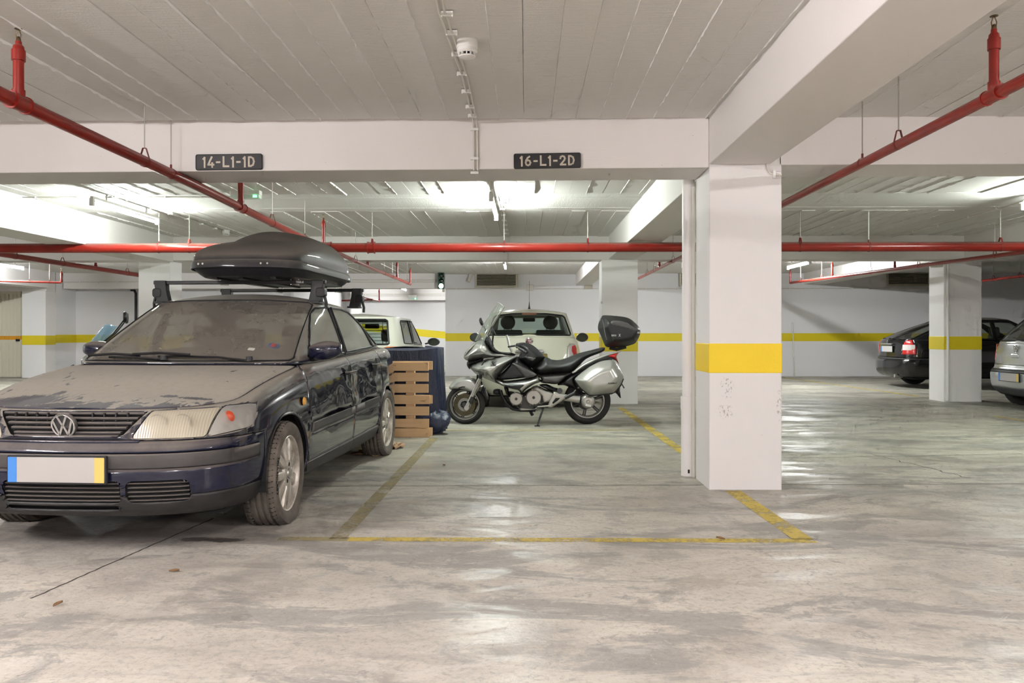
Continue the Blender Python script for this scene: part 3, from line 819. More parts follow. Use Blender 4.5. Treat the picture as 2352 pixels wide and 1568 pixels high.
# conduit down the right column
qx = at(2176, 700, YR).x
cable_run('white conduit running down the face of the column by the black hatchback', [(qx, YR - .018, .02), (qx, YR - .018, 2.62)], (.02, 0, 0), [((qx, YR - .018, z), (0, 0, 1)) for z in (1.6, 2.2)], (0, -1, 0), r=.022, n2=1, mat='white_plastic')
# ceiling cable on the right with little clips
cable_run('thin cable with clips sagging along the right ceiling', [at(2352, 462, 9.2), at(2200, 505, 10.8), at(2100, 530, 12.0), at(2045, 545, 12.9)], (0, 0, .02), [(at(x, y, Y), (1, -1, 0)) for x, y, Y in ((2290, 478, 9.8), (2225, 499, 10.5), (2155, 518, 11.3), (2098, 531, 12.0))], (0, 0, -1), r=.008, n2=1)

# ================================================================== WHITE DRAINPIPE AT THE NEAREST COLUMN
px_, py_ = at(1581, 1100, 6.52).x, 6.52
dp = empty('drainpipe', (px_, py_, 0), 0, 'white plastic drainpipe standing against the nearest column', 'drainpipe')
zj = at(1581, 910, py_).z
MB().cyl((0, 0, .0), (0, 0, zj), .057, 28).build('lower_pipe', 'pvc_white', dp)
MB().lathe([(.057, zj - .12), (.061, zj - .1), (.061, zj), (.056, zj + .003)], n=28).build('socket', 'pvc_white', dp)
MB().cyl((0, 0, zj - .05), (0, 0, CEIL - .02), .049, 28).build('upper_pipe', 'pvc_white', dp)
z2 = at(1581, 609, py_).z
o = MB(); o.cyl((0, 0, z2 - .022), (0, 0, z2 + .022), .053, 28); o.bx(.03, .10, -.015, .015, z2 - .02, z2 + .02); o.build('bracket', 'pvc_white', dp)
MB().box((-.008, -.057, at(1581, 1082, py_ - .05).z), (.014, .003, .03)).build('chip', 'dark', dp)
gx = XA0 - .006
tag(MB().cyl((gx, YA2 + .05, 0), (gx, YA2 + .05, 2.3), .014, 10).build('drain_tube', 'cream_plastic'), 'thin grey tube in the gap between drainpipe and nearest column', 'pipe')

# ================================================================== GRILLES, TRAFFIC LIGHT, EXIT SIGNS
def grille(px0, px1, py0, py1, Y, label, nsl=11):
    a, b = at(px0, py1, Y), at(px1, py0, Y); w, h = b.x - a.x, b.z - a.z
    t = empty('vent_grille', ((a.x + b.x) / 2, Y, a.z), 0, label, 'vent', 'louvred wall vents')
    fr = .05
    f = MB(); f.bx(-w / 2, w / 2, -.03, .02, 0, fr); f.bx(-w / 2, w / 2, -.03, .02, h - fr, h); f.bx(-w / 2, -w / 2 + fr, -.03, .02, fr, h - fr); f.bx(w / 2 - fr, w / 2, -.03, .02, fr, h - fr)
    f.build('frame', 'grille_beige', t, None, bevel=.004)
    MB().bx(-w / 2 + fr, w / 2 - fr, -.001, .0, fr, h - fr).build('duct', 'dark', t, None)
    me = None
    for k in range(nsl):
        z = fr + (h - 2 * fr) * (k + .5) / nsl
        if me is None:
            me = MB().box((0, 0, 0), (w - 2 * fr, .026, .004), Matrix.Rotation(R(-38), 3, 'X')).mesh('slat'); me.materials.append(MATS['grille_beige'])
        o = bpy.data.objects.new('slat', me); COL.objects.link(o); o.parent = t; o.location = (0, -.014, z)
    return t
grille(1091, 1189, 622, 660, YW - .02, 'beige louvred vent on the back wall above the white car', 10)
grille(2036, 2136, 619, 657, YW - .02, 'shadowed louvred vent on the back wall above the black hatchback', 10)
grille(1560, 1640, 619, 658, YW - .02, 'louvred vent on the back wall half hidden by the white drainpipe', 10)
# traffic light
simple('signal_body', (0.02, 0.08, 0.05), 0.4)
simple('lens_dark', (0.01, 0.02, 0.015), 0.15, coat=.6)
emitter('green_glow', (0.55, 1.0, 0.82), 16.0)
yt = 21.05
q = at(1013, 645, yt)
tl = empty('traffic_light', (q.x, yt, q.z), R(8), 'green traffic light mounted at the corner of the ramp opening', 'traffic light')
MB().bx(-.085, .085, -.06, .06, -.21, .21).build('housing', 'signal_body', tl, None, bevel=.015)
MB().bx(.03, .10, .0, .20, -.28, -.18).build('bracket', 'grille_beige', tl, None)
for k, m in ((.135, 'lens_dark'), (0, 'lens_dark'), (-.135, 'green_glow')):
    l = MB().lathe([(0, -.075), (.03, -.073), (.055, -.066), (.06, -.06)], (0, 0, k), 'y', 24).build('lens', m, tl)
    v = MB(); n = 16
    vs = []
    for i in range(n + 1):
        a = R(-10) + R(200) * i / n
        vs += [(.066 * math.cos(a), -.06, k + .066 * math.sin(a)), (.066 * math.cos(a), -.06 - .09 * max(.2, math.sin(a)), k + .066 * math.sin(a))]
    v.add(vs, [(2 * i, 2 * i + 1, 2 * i + 3, 2 * i + 2) for i in range(n)])
    v.build('visor', 'signal_body', l, None, solid=.004)
# emergency lights
t_ = NT('clear_green'); t_.bsdf((0.75, 0.85, 0.78), .25, alpha=.75)
emitter('exit_green', (0.15, 1.0, 0.35), 5.0); emitter('exit_pale', (0.7, 1.0, 0.8), 1.6)
def exit_light(p, w, h, d, label, rz=0):
    t = empty('emergency_light', p, rz, label, 'emergency light', 'green emergency lights')
    MB().bx(-w / 2, w / 2, -d / 2, d / 2, h * .4, h).build('housing', 'white_plastic', t, None, bevel=.006)
    MB().bx(-w / 2 + .005, w / 2 - .005, -d / 2 + .004, d / 2 - .004, 0, h * .42).build('diffuser', 'clear_green', t, None, bevel=.008)
    MB().bx(w / 2 - .07, w / 2 - .03, -d / 2 - .003, -d / 2 + .01, h * .08, h * .32).build('indicator', 'exit_green', t, None)
    return t
q = at(565, 446, 8.9); exit_light((q.x, 8.9, q.z - .05), .33, .10, .10, 'emergency light with green glow under the ceiling behind the left bay plate')
q = at(946, 681, 27.9); exit_light((q.x, 28.065, q.z - .1), .30, .17, .06, 'small green exit sign on the lintel inside the ramp passage')
q = at(1352, 658, YW - .05)
tag(MB().bx(q.x - .1, q.x + .1, YW - .07, YW - .001, q.z - .06, q.z + .08).build('junction_box', 'grille_beige', None, None, bevel=.01), 'small beige junction box on the back wall by the far beam end', 'junction box')
q = at(1217, 661, YW - .03)
tag(MB().bx(q.x - .09, q.x + .09, YW - .05, YW - .001, q.z - .07, q.z + .09).build('junction_box', 'cream_plastic', None, None, bevel=.01), 'white junction box on the back wall behind the car antenna', 'junction box')
q = at(2150, 609, YR - .05)
cmr = empty('security_camera', q, 0, 'small white security camera on the column by the black hatchback', 'camera')
MB().box((0, -.02, 0), (.12, .16, .07), Matrix.Rotation(R(20), 3, 'Z')).build('body', 'cream_plastic', cmr, None, bevel=.01)
MB().bx(-.02, .03, 0, .1, .0, .06).build('bracket', 'cream_plastic', cmr, None)
q = at(1080, 628, YW - .1)
tag(MB().cyl(q + Vector((-.05, 0, -.22)), q + Vector((.06, .05, .10)), .05, 16).build('ceiling_speaker', 'cream_plastic'), 'slanted beige tube bracket beside the vent on the back wall', 'bracket')
# stick leaning on the back wall
a, b = at(1825, 862, YW - .25), at(1820, 741, YW - .03)
tag(MB().tube([(a.x, a.y, .005), b], .012, 8).build('pole', 'zinc'), 'thin metal rod leaning against the back wall right of the nearest column', 'pole')
# dark pipe with hook at the left recess wall
a = at(312, 790, 21.8); b = at(312, 665, 21.8)
tag(MB().tube([(a.x, 21.8, 0), (b.x, 21.8, b.z - .1), (b.x - .04, 21.8, b.z - .02), (b.x - .12, 21.8, b.z - .02), (b.x - .12, 21.8, b.z + .06)], .035, 10).build('downpipe', 'black_plastic'), 'black pipe with a hooked top on the recess wall', 'pipe')
# ================================================================== CAR KIT
def sstep(a, b, x):
    t = max(0.0, min(1.0, (x - a) / (b - a))); return t * t * (3 - 2 * t)
def outline(ctrl, n):
    """half plan outline (front centre -> rear centre), resampled to n+1 points"""
    d = spline([(p[0], p[1]) for p in ctrl], 24)
    L = [0.0]
    for a, b in zip(d, d[1:]): L.append(L[-1] + (b - a).length)
    out = []; j = 0
    for i in range(n + 1):
        s = L[-1] * i / n
        while j < len(L) - 2 and L[j + 1] < s: j += 1
        t = (s - L[j]) / max(1e-9, L[j + 1] - L[j]); q = d[j].lerp(d[j + 1], t); out.append((q.x, max(0.0, q.y)))
    out[0] = (ctrl[0][0], 0.0); out[-1] = (ctrl[-1][0], 0.0)
    return out
class Shell:
    """lofted surface of stacked plan outlines; panels are cut out of it with a 2-D knife"""
    def __init__(self, ctrl, zb, zt, dxf, dxr, inset, n=110, levels=None, Lf=1.0, Lr=1.0):
        self.o = outline(ctrl, n); self.zb, self.zt, self.dxf, self.dxr, self.ins = zb, zt, dxf, dxr, inset
        self.x0, self.x1, self.Lf, self.Lr = ctrl[0][0], ctrl[-1][0], Lf, Lr
        self.ym = max(p[1] for p in ctrl)
        self.bm = bmesh.new(); self.lay = self.bm.faces.layers.int.new('reg'); self.n = n
        self.levels = levels or [i / 30 for i in range(31)]
        rows = []
        for v in self.levels:
            half = [self.pt(i, v) for i in range(n + 1)]
            full = half + [(x, -y, z) for (x, y, z) in half[-2:0:-1]]
            rows.append([self.bm.verts.new(p) for p in full])
        m = len(rows[0])
        for a, b in zip(rows, rows[1:]):
            for k in range(m):
                self.bm.faces.new((a[k], b[k], b[(k + 1) % m], a[(k + 1) % m]))
        self.top = rows[-1]
        self.bm.normal_update(); self.next = 1; self.names = {}
    def pt(self, i, v):
        x, y = self.o[i]
        wf = 1 - sstep(self.x0, self.x0 + self.Lf, x); wr = sstep(self.x1 - self.Lr, self.x1, x)
        zb, zt = self.zb(x), self.zt(x)
        return (x + self.dxf(v) * wf + self.dxr(v) * wr, y * (1 - self.ins(v) / self.ym), zb + v * (zt - zb))
    def path(self, z, lo, hi, front=True, inward=0.0):
        """points of the surface at height z whose y lies in lo..hi, along the nose (or tail)"""
        out = []; rng = range(0, self.n // 2) if front else range(self.n, self.n // 2, -1)
        half = []
        for i in rng:
            x, y = self.o[i]; zb, zt = self.zb(x), self.zt(x); v = max(0.0, min(1.0, (z - zb) / (zt - zb)))
            p = self.pt(i, v); half.append((p[0] + (inward if front else -inward), p[1], z))
        full = [(x, -y, z) for x, y, z in half[:0:-1]] + half
        for a, b in zip(full, full[1:]):
            for e in (lo, hi):
                if a[1] < e <= b[1]:
                    t = (e - a[1]) / (b[1] - a[1]); out.append(tuple(Vector(a).lerp(Vector(b), t)))
            if lo < b[1] < hi: out.append(b)
        return sorted(out, key=lambda p: p[1])
    def cap(self, xa, xb, crown, k=9):
        """close the top ring with a crowned roof"""
        prev = self.top; m = len(prev); base = [v.co.copy() for v in prev]
        for s in range(1, k + 1):
            q = 1 - (s / k) ** 1.0
            cur = []
            for c in base:
                tx = max(xa, min(xb, c.x)); xx = tx + (c.x - tx) * q
                zc = c.z + (crown(xx) - c.z) * (1 - q ** 2.2)
                cur.append(self.bm.verts.new((xx, c.y * q, zc)))
            for i in range(m):
                try: self.bm.faces.new((prev[i], cur[i], cur[(i + 1) % m], prev[(i + 1) % m]))
                except ValueError: pass
            prev = cur
        bmesh.ops.remove_doubles(self.bm, verts=self.bm.verts, dist=1e-5); self.bm.normal_update()
    def cut(self, name, poly, proj='side', filt=None, only=0):
        pr = {'side': lambda c: (c.x, c.z), 'front': lambda c: (c.y, c.z), 'top': lambda c: (c.x, c.y)}[proj]
        mk = {'side': lambda a, b: Vector((a, 0, b)), 'front': lambda a, b: Vector((0, a, b)), 'top': lambda a, b: Vector((a, b, 0))}[proj]
        bm = self.bm; bm.normal_update(); n = len(poly)
        ok = (lambda f: True) if filt is None else (lambda f: filt(f.calc_center_median(), f.normal))
        for i in range(n):
            a, b = poly[i], poly[(i + 1) % n]
            lo = (min(a[0], b[0]) - 1e-4, min(a[1], b[1]) - 1e-4); hi = (max(a[0], b[0]) + 1e-4, max(a[1], b[1]) + 1e-4)
            fs = []
            for f in bm.faces:
                if f[self.lay] != only or not ok(f): continue
                P = [pr(v.co) for v in f.verts]
                if max(p[0] for p in P) < lo[0] or min(p[0] for p in P) > hi[0] or max(p[1] for p in P) < lo[1] or min(p[1] for p in P) > hi[1]: continue
                fs.append(f)
            if not fs: continue
            d = (b[0] - a[0], b[1] - a[1]); no = mk(-d[1], d[0])
            if no.length < 1e-9: continue
            es = list({e for f in fs for e in f.edges}); vs = list({v for f in fs for v in f.verts})
            bmesh.ops.bisect_plane(bm, geom=vs + es + fs, plane_co=mk(*a), plane_no=no.normalized(), dist=1e-5)
        rid = self.next; self.next += 1; self.names[name] = rid; bm.normal_update()
        for f in bm.faces:
            if f[self.lay] == only and ok(f):
                u, w = pr(f.calc_center_median()); ins = False; j = n - 1
                for i in range(n):
                    if (poly[i][1] > w) != (poly[j][1] > w) and u < (poly[j][0] - poly[i][0]) * (w - poly[i][1]) / (poly[j][1] - poly[i][1]) + poly[i][0]: ins = not ins
                    j = i
                if ins: f[self.lay] = rid
        return rid
    def out(self, key, name, mat, parent, gap=0.0025, off=0.0, solid=0.0, smooth=50, label=None, fn=None):
        rid = self.names[key] if isinstance(key, str) else key
        fs = [f for f in self.bm.faces if f[self.lay] == rid]
        if not fs: return None
        if rid == 0:
            left = set(fs); comps = []
            while left:
                st_ = [left.pop()]; comp = list(st_)
                while st_:
                    f = st_.pop()
                    for e in f.edges:
                        for g in e.link_faces:
                            if g in left: left.remove(g); st_.append(g); comp.append(g)
                comps.append(comp)
            if len(comps) > 1:
                o = None
                for c in sorted(comps, key=len, reverse=True):
                    if len(c) < 4:
                        for f in c: f[self.lay] = -1
                        continue
                    nid = self.next; self.next += 1
                    for f in c: f[self.lay] = nid
                    q = self.out(nid, name, mat, parent, gap, off, solid, smooth, label, fn); o = o or q
                return o
        fset = set(fs); vs = list({v for f in fs for v in f.verts}); idx = {v: i for i, v in enumerate(vs)}
        co = []
        mv = {}
        if gap:
            for f in fs:
                for l in f.loops:
                    e = l.edge
                    if sum(1 for g in e.link_faces if g in fset) == 1:
                        a, b = e.verts; t = (b.co - a.co)
                        if t.length < 1e-7: continue
                        inn = f.normal.cross(t).normalized()
                        if inn.dot(f.calc_center_median() - a.co) < 0: inn = -inn
                        for q in (a, b): mv[q] = mv.get(q, Vector()) + inn
        for v in vs:
            nrm = Vector()
            for f in v.link_faces:
                if f in fset: nrm += f.normal
            nrm = nrm.normalized() if nrm.length > 1e-6 else Vector()
            p = v.co + nrm * off
            if v in mv and mv[v].length > 1e-6: p = p + mv[v].normalized() * gap
            if fn: p = fn(p, nrm)
            co.append(tuple(p))
        me = bpy.data.meshes.new(name); me.from_pydata(co, [], [[idx[v] for v in f.verts] for f in fs]); me.update()
        me.shade_smooth(); me.set_sharp_from_angle(angle=R(smooth))
        me.materials.append(MATS[mat])
        o = bpy.data.objects.new(name, me); COL.objects.link(o); o.parent = parent
        if solid:
            md = o.modifiers.new('solid', 'SOLIDIFY'); md.thickness = abs(solid); md.offset = -1 if solid > 0 else 1
        if label: o['label'] = label
        return o
    def inner(self, name, mat, parent, d=0.012, regs=None, zmax=None):
        """added black shell behind the panels; its colour stands for shade in gaps and grilles"""
        fs = [f for f in self.bm.faces if (regs is None or f[self.lay] in regs)]
        vs = list({v for f in fs for v in f.verts}); idx = {v: i for i, v in enumerate(vs)}
        self.bm.normal_update()
        me = bpy.data.meshes.new(name); me.from_pydata([tuple(v.co - v.normal * d) for v in vs], [], [[idx[v] for v in f.verts] for f in fs]); me.update()
        me.materials.append(MATS[mat]); o = bpy.data.objects.new(name, me); COL.objects.link(o); o.parent = parent; return o
def circ(cx, cz, r, a0=0, a1=360, n=28):
    return [(cx + r * math.cos(R(a0 + (a1 - a0) * k / n)), cz + r * math.sin(R(a0 + (a1 - a0) * k / n))) for k in range(n + (0 if abs(a1 - a0) >= 360 else 1))]
def arch(cx, cz, r, zlow, n=20):
    """wheel-arch opening: half disc on top, straight legs down to zlow"""
    a = [(cx + r * math.cos(R(180 - 180 * k / n)), cz + r * math.sin(R(180 - 180 * k / n))) for k in range(n + 1)]
    return [(cx - r, zlow)] + a + [(cx + r, zlow)]
PLUS = lambda c, n: n.y > 0.12
MINUS = lambda c, n: n.y < -0.12

simple('tyre', (0.022, 0.021, 0.020), 0.75, var=.3, scale=30, bump=.2)
t_ = NT('tyre_dusty'); p_ = t_.objco()
t_.bsdf(t_.mix(t_.ramp(t_.noise(p_, 7, 5, .65), [(.35, 0), (.65, 1)]), (.07, .060, .052), (.15, .127, .105)), .85, normal=t_.bump(t_.noise(p_, 60, 4), .3, .003))
t_ = NT('alloy_dusty'); p_ = t_.objco()
t_.bsdf(t_.mix(t_.ramp(t_.noise(p_, 9, 5, .7), [(.38, 0), (.68, 1)]), (.60, .57, .51), (.36, .30, .25)), .42, metal=.55)
simple('alloy', (0.55, 0.54, 0.51), 0.35, 0.7)
simple('rubber', (0.012, 0.012, 0.013), 0.5)
simple('chrome', (0.75, 0.75, 0.76), 0.12, 1.0)
simple('plate_white', (0.40, 0.38, 0.365), 0.5)
simple('interior_dark', (0.035, 0.034, 0.033), 0.8)
simple('interior_grey', (0.10, 0.095, 0.09), 0.8)
def glass(name, tint, dust, dustcol, refl=1.0, rough=.02):
    """thin car glass: tinted see-through pane with a fresnel reflection under a film of dust"""
    t = NT(name)
    tr = t.n('BsdfTransparent'); tr.inputs[0].default_value = (*tint, 1)
    gl = t.n('BsdfGlossy'); gl.inputs['Roughness'].default_value = rough; gl.inputs[0].default_value = (refl, refl, refl, 1)
    lw = t.n('LayerWeight'); lw.inputs[0].default_value = .5
    fr = t.math('ADD', t.math('MULTIPLY', t.math('POWER', lw.outputs['Facing'], 4.0), .75), .055, True)
    mx = t.n('MixShader'); t.l(fr, mx.inputs[0]); t.l(tr.outputs[0], mx.inputs[1]); t.l(gl.outputs[0], mx.inputs[2])
    last = mx
    if dust:
        df = t.n('BsdfDiffuse'); df.inputs[0].default_value = (*dustcol, 1)
        nz = t.noise(t.pos(), 2.2, 6, .65)
        m2 = t.n('MixShader'); t.l(t.ramp(nz, [(.30, dust * .92), (.70, min(1, dust * 1.06))]), m2.inputs[0])
        t.l(mx.outputs[0], m2.inputs[1]); t.l(df.outputs[0], m2.inputs[2]); last = m2
    t.l(last.outputs[0], t.out.inputs[0]); return t.m
glass('glass_dusty', (.82, .82, .78), .51, (.31, .28, .24))
glass('glass_dusty_side', (.78, .81, .76), .60, (.40, .40, .355))
glass('glass_clear', (.62, .70, .66), 0, (0, 0, 0))
glass('glass_tint', (.66, .70, .67), .05, (.3, .3, .28))
glass('glass_dark', (.20, .22, .21), .04, (.3, .3, .28))
def paint(name, col, dust=0.0, dustcol=(.17, .15, .13), rough=.28, metal=.0, coat=1.0, lo=.25, hi=.8, dmin=.10, wipes=False):
    """lacquered car paint; dust settles on faces that look upwards"""
    t = NT(name); c = col; r = rough; ct = coat
    if dust:
        p = t.objco()
        nz = t.noise(p, 3.0, 7, .68, .5); n2 = t.noise(p, 26, 5, .7)
        d = t.ramp(t.math('ADD', t.up(), t.math('MULTIPLY', t.math('SUBTRACT', nz, .5), .55)), [(lo, dmin), (hi, dust)])
        d = t.math('MULTIPLY', d, t.ramp(n2, [(.22, .86), (.5, 1.0)]))
        if wipes:
            # hand marks: along the leading edge of the bonnet the dust has been rubbed off
            sx = t.n('SeparateXYZ'); t.l(p, sx.inputs[0])
            bl = t.noise(t.mapping(p, (1.1, 1.0, 1)), 13, 3, .5, .6)
            bl2 = t.noise(t.mapping(p, (.6, 2.0, 1), (0, 0, .6)), 5, 5, .6, .8)
            near = t.ramp(sx.outputs[0], [(.18, .20), (.40, 0)])
            msk = t.ramp(t.math('ADD', t.math('MULTIPLY', t.math('ADD', bl, bl2), .5), near), [(.615, 0), (.645, 1)])
            # one big brushed patch on the far side
            for (bx_, by_, rx_, ry_) in ((.30, .40, .15, .24), (.46, .30, .05, .03), (.42, -.36, .03, .05), (.40, -.52, .03, .10)):
                mp = t.mapping(p, (1 / rx_, 1 / ry_, 0), (0, 0, 0), (-bx_ / rx_, -by_ / ry_, 0))
                ln = t.n('VectorMath'); ln.operation = 'LENGTH'; t.l(mp, ln.inputs[0])
                br = t.noise(t.mapping(p, (4, 30, 1), (0, 0, .35)), 3, 4, .6)
                bb = t.ramp(t.math('ADD', ln.outputs['Value'], t.math('MULTIPLY', t.math('SUBTRACT', br, .5), 1.5)), [(.85, 1), (1.0, 0)])
                msk = t.math('MAXIMUM', msk, bb)
            d = t.math('MULTIPLY', d, t.math('SUBTRACT', 1.0, t.math('MULTIPLY', msk, .74)))
        c = t.mix(d, col, dustcol)
        r = t.math('ADD', t.math('MULTIPLY', d, .6), rough, True)
        ct = t.math('MULTIPLY', t.math('SUBTRACT', 1.0, d, True), coat)
    t.bsdf(c, r, metal, coat=ct, spec=.15)
    return t.m
def wheel(parent, c, side, r, w, rr, tyre='tyre', rim='alloy', spokes=9, flat=0.0, tread=False, steer=0.0, name='wheel', fast=False, bolts=5):
    """wheel with its axle along y; side=+1 faces +y"""
    t = empty(name, c); t.parent = parent; t.rotation_euler = (0, 0, steer)
    h = w / 2; n = 56 if not fast else 32
    prof = [(rr - .012, -h * .80), (rr + .008, -h * .93), (rr + (r - rr) * .45, -h * 1.02), (rr + (r - rr) * .80, -h * .97), (r - .012, -h * .86), (r - .003, -h * .74)]
    if tread:
        for gx in (-.52, -.18, .18, .52):
            prof += [(r - .001, h * (gx - .09)), (r - .009, h * (gx - .055)), (r - .009, h * (gx + .055)), (r - .001, h * (gx + .09))]
    else:
        prof += [(r, -h * .4), (r, h * .4)]
    prof += [(r - .003, h * .74), (r - .012, h * .86), (rr + (r - rr) * .80, h * .97), (rr + (r - rr) * .45, h * 1.02), (rr + .008, h * .93), (rr - .012, h * .80)]
    mb = MB().lathe(prof, axis='y', n=n)
    if flat:
        nv = []
        for (x, y, z) in mb.v:
            d = -(z + r - flat)
            k = sstep(-.10, .02, d)
            yy = y * (1 + .16 * k); zz = z
            if z < -(r - flat): zz = -(r - flat) + .0
            nv.append((x, yy, zz))
        mb.v = nv
    ty = mb.build('tyre', tyre, t, 35)
    if tread:
        sp = MB()
        for k in range(60):
            a = 2 * math.pi * k / 60
            if flat and abs((a * 180 / math.pi) % 360 - 270) < 24: continue
            for sgn in (-1, 1):
                for jj in range(2):
                    ya, yb = sgn * h * .58, sgn * h * .84
                    yy = lerp(ya, yb, (jj + .5) / 2)
                    aa = a + sgn * .012 * jj
                    sp.box(((r - .0035 - .004 * jj) * math.cos(aa), yy, (r - .0035 - .004 * jj) * math.sin(aa)), (.006, h * .14, .003), Matrix.Rotation(-aa, 3, 'Y'))
        sp.build('tread_sipes', 'rubber', ty, None)
    s = side
    MB().lathe([(rr - .012, -h * .8 * s), (rr - .022, -h * .5 * s), (rr - .028, h * .35 * s), (rr - .010, h * .72 * s), (rr - .002, h * .86 * s), (rr - .006, h * .90 * s), (rr - .012, h * .84 * s), (rr - .016, h * .60 * s)], axis='y', n=n).build('rim', rim, t, 35)
    MB().lathe([(0, h * .40 * s), (rr - .03, h * .40 * s)], axis='y', n=24).build('spoke_shade_disc', 'dark', t, None)  # black disc added so the openings between the spokes look shaded
    sp = MB(); f0 = h * .76 * s
    for k in range(spokes):
        a = 2 * math.pi * (k + .5) / spokes
        ca, sa = math.cos(a), math.sin(a)
        rows = []
        for (q, wd, dy) in ((.26, .80, .10), (.42, .74, .07), (.60, .46, .02), (.82, .44, -.02), (.965, .80, -.10)):
            hw = wd * math.pi * rr * q / spokes if q < .5 else wd * math.pi * rr * .78 / spokes
            rad = rr * q
            rows.append((rad, hw, f0 + dy * h * s))
        vs = []
        for rad, hw, yy in rows:
            for (u, dy) in ((-hw, -.010), (-hw * .72, .0), (hw * .72, .0), (hw, -.010), (hw * .9, -.035), (-hw * .9, -.035)):
                vs.append((rad * ca - u * sa, yy + dy * s, rad * sa + u * ca))
        fs = []
        for i in range(len(rows) - 1):
            for j in range(6): fs.append((6 * i + j, 6 * i + (j + 1) % 6, 6 * i + 6 + (j + 1) % 6, 6 * i + 6 + j))
        sp.add(vs, fs)
    sp.build('spokes', rim, t, 45)
    hb = MB().lathe([(rr * .36, f0 - .03 * s), (rr * .34, f0 + h * .09 * s), (rr * .27, f0 + h * .12 * s), (rr * .17, f0 + h * .10 * s), (rr * .155, f0 + h * .10 * s), (0, f0 + h * .10 * s)], axis='y', n=32).build('hub', rim, t, 40)
    MB().lathe([(rr * .15, f0 + h * .10 * s), (rr * .14, f0 + h * .17 * s), (rr * .09, f0 + h * .19 * s), (0, f0 + h * .19 * s)], axis='y', n=24).build('centre_cap', 'alloy' if rim == 'alloy' else 'chrome_dusty', hb, 40)
    for k in range(bolts):
        a = 2 * math.pi * k / bolts + .3
        MB().lathe([(.0125, f0 + h * .05 * s), (.0125, f0 + h * .125 * s), (.008, f0 + h * .135 * s), (0, f0 + h * .12 * s)], (rr * .235 * math.cos(a), 0, rr * .235 * math.sin(a)), 'y', 8).build('bolt', 'dark' if k % 2 else 'alloy', hb, 40)
    return t
simple('chrome_dusty', (0.45, 0.43, 0.40), 0.35, .8)
def seat(parent, x, y, z=.30, back=.62, mat='interior_dark', head='box', w=.48, tilt=R(-14), toward=1):
    """toward=+1: the seat faces the nose (towards -x)"""
    t = empty('seat', (x, y, z)); t.parent = parent
    MB().prism(rrect(-.25, .25, 0, .17, .06), lambda u, v, d: (u, d, v), -w / 2, w / 2).build('cushion', mat, t, 40, bevel=.03)
    b = MB().prism(rrect(-.07, .07, 0, back, .06), lambda u, v, d: (u + .24 + v * .24, d, v + .12), -w / 2, w / 2).build('backrest', mat, t, 40, bevel=.03)
    hz = back + .12; hx = .24 + back * .24
    if head == 'round':
        MB().lathe([(0, -.035), (.06, -.035), (.105, -.025), (.118, 0), (.105, .025), (.06, .035), (0, .035)], (hx + .03, 0, hz + .12), 'x', 28).build('headrest', mat, t, 50)
    else:
        MB().prism(rrect(-.13, .13, 0, .19, .05), lambda u, v, d: (hx + d + v * .1, u, hz + .03 + v), -.04, .05).build('headrest', mat, t, 40, bevel=.02)
    for s in (-1, 1): MB().cyl((hx - .01, s * .06, hz - .04), (hx + .02, s * .06, hz + .08), .007, 8).build('headrest_rod', 'chrome', t)
    return t
def plate(parent, p, w, h, nrm='-x', yellow=True, rot=0.0):
    t = empty('number_plate', p); t.parent = parent; t.rotation_euler = (0, rot, 0)
    s = -1 if nrm == '-x' else 1
    fn = lambda u, v, d: (s * d, u, v)
    MB().prism(rrect(-w / 2 - .008, w / 2 + .008, -h / 2 - .008, h / 2 + .008, .008), fn, -.012, .004).build('holder', 'black_plastic', t, None)
    MB().prism(rrect(-w / 2, w / 2, -h / 2, h / 2, .006), fn, .004, .008).build('plate_sheet', 'plate_white', t, None)
    e = -1 if s < 0 else 1            # as the viewer reads it: blue strip first
    ya, yb = (w / 2 - .045, w / 2) if s < 0 else (-w / 2, -w / 2 + .045)
    MB().prism([(ya, -h / 2), (yb, -h / 2), (yb, h / 2), (ya, h / 2)], fn, .008, .0095).build('blue_strip', 'plate_blue', t, None)
    if yellow:
        ya, yb = (-w / 2, -w / 2 + .05) if s < 0 else (w / 2 - .05, w / 2)
        MB().prism([(ya, -h / 2), (yb, -h / 2), (yb, h / 2), (ya, h / 2)], fn, .008, .0095).build('yellow_strip', 'plate_yellow', t, None)
    return t
simple('plate_blue', (0.05, 0.20, 0.55), 0.5); simple('plate_yellow', (0.62, 0.45, 0.12), 0.5)
# ================================================================== THE DUSTY DARK BLUE SALOON
paint('navy_dusty', (.004, .005, .016), dust=.95, dustcol=(.29, .262, .225), lo=.30, hi=.80, rough=.16, dmin=.035)
paint('navy_hood', (.008, .010, .034), dust=1.0, dustcol=(.35, .322, .280), lo=.10, hi=.62, rough=.45, coat=.12, wipes=True)
paint('navy_front', (.004, .006, .024), dust=.85, dustcol=(.17, .148, .132), lo=.20, hi=.66, rough=.22, dmin=.015)
t_ = NT('bumper_plastic'); p_ = t_.objco()
t_.bsdf(t_.mix(t_.ramp(t_.math('ADD', t_.up(), t_.math('MULTIPLY', t_.noise(p_, 6, 5), .5)), [(.15, 0), (.8, 1)]), (.030, .028, .028), (.115, .10, .09)), .55, normal=t_.bump(t_.noise(p_, 200, 2), .15, .001))
simple('valance_black', (.020, .019, .019), .5, var=.5, scale=14)
t_ = NT('headlight_lens'); p_ = t_.objco()
wv_ = t_.n('TexWave'); wv_.bands_direction = 'Y'; wv_.inputs['Scale'].default_value = 26; wv_.inputs['Distortion'].default_value = 0.0; t_.l(t_.mapping(p_, (1, 1, .35), (0, 0, 0)), wv_.inputs['Vector'])
t_.bsdf(t_.mix(t_.noise(p_, 6, 4), (.50, .445, .335), (.62, .565, .45)), .18, normal=t_.bump(wv_.outputs[1], .28, .008), alpha=.74, coat=1, spec=.8)
t_ = NT('signal_lens'); p_ = t_.objco()
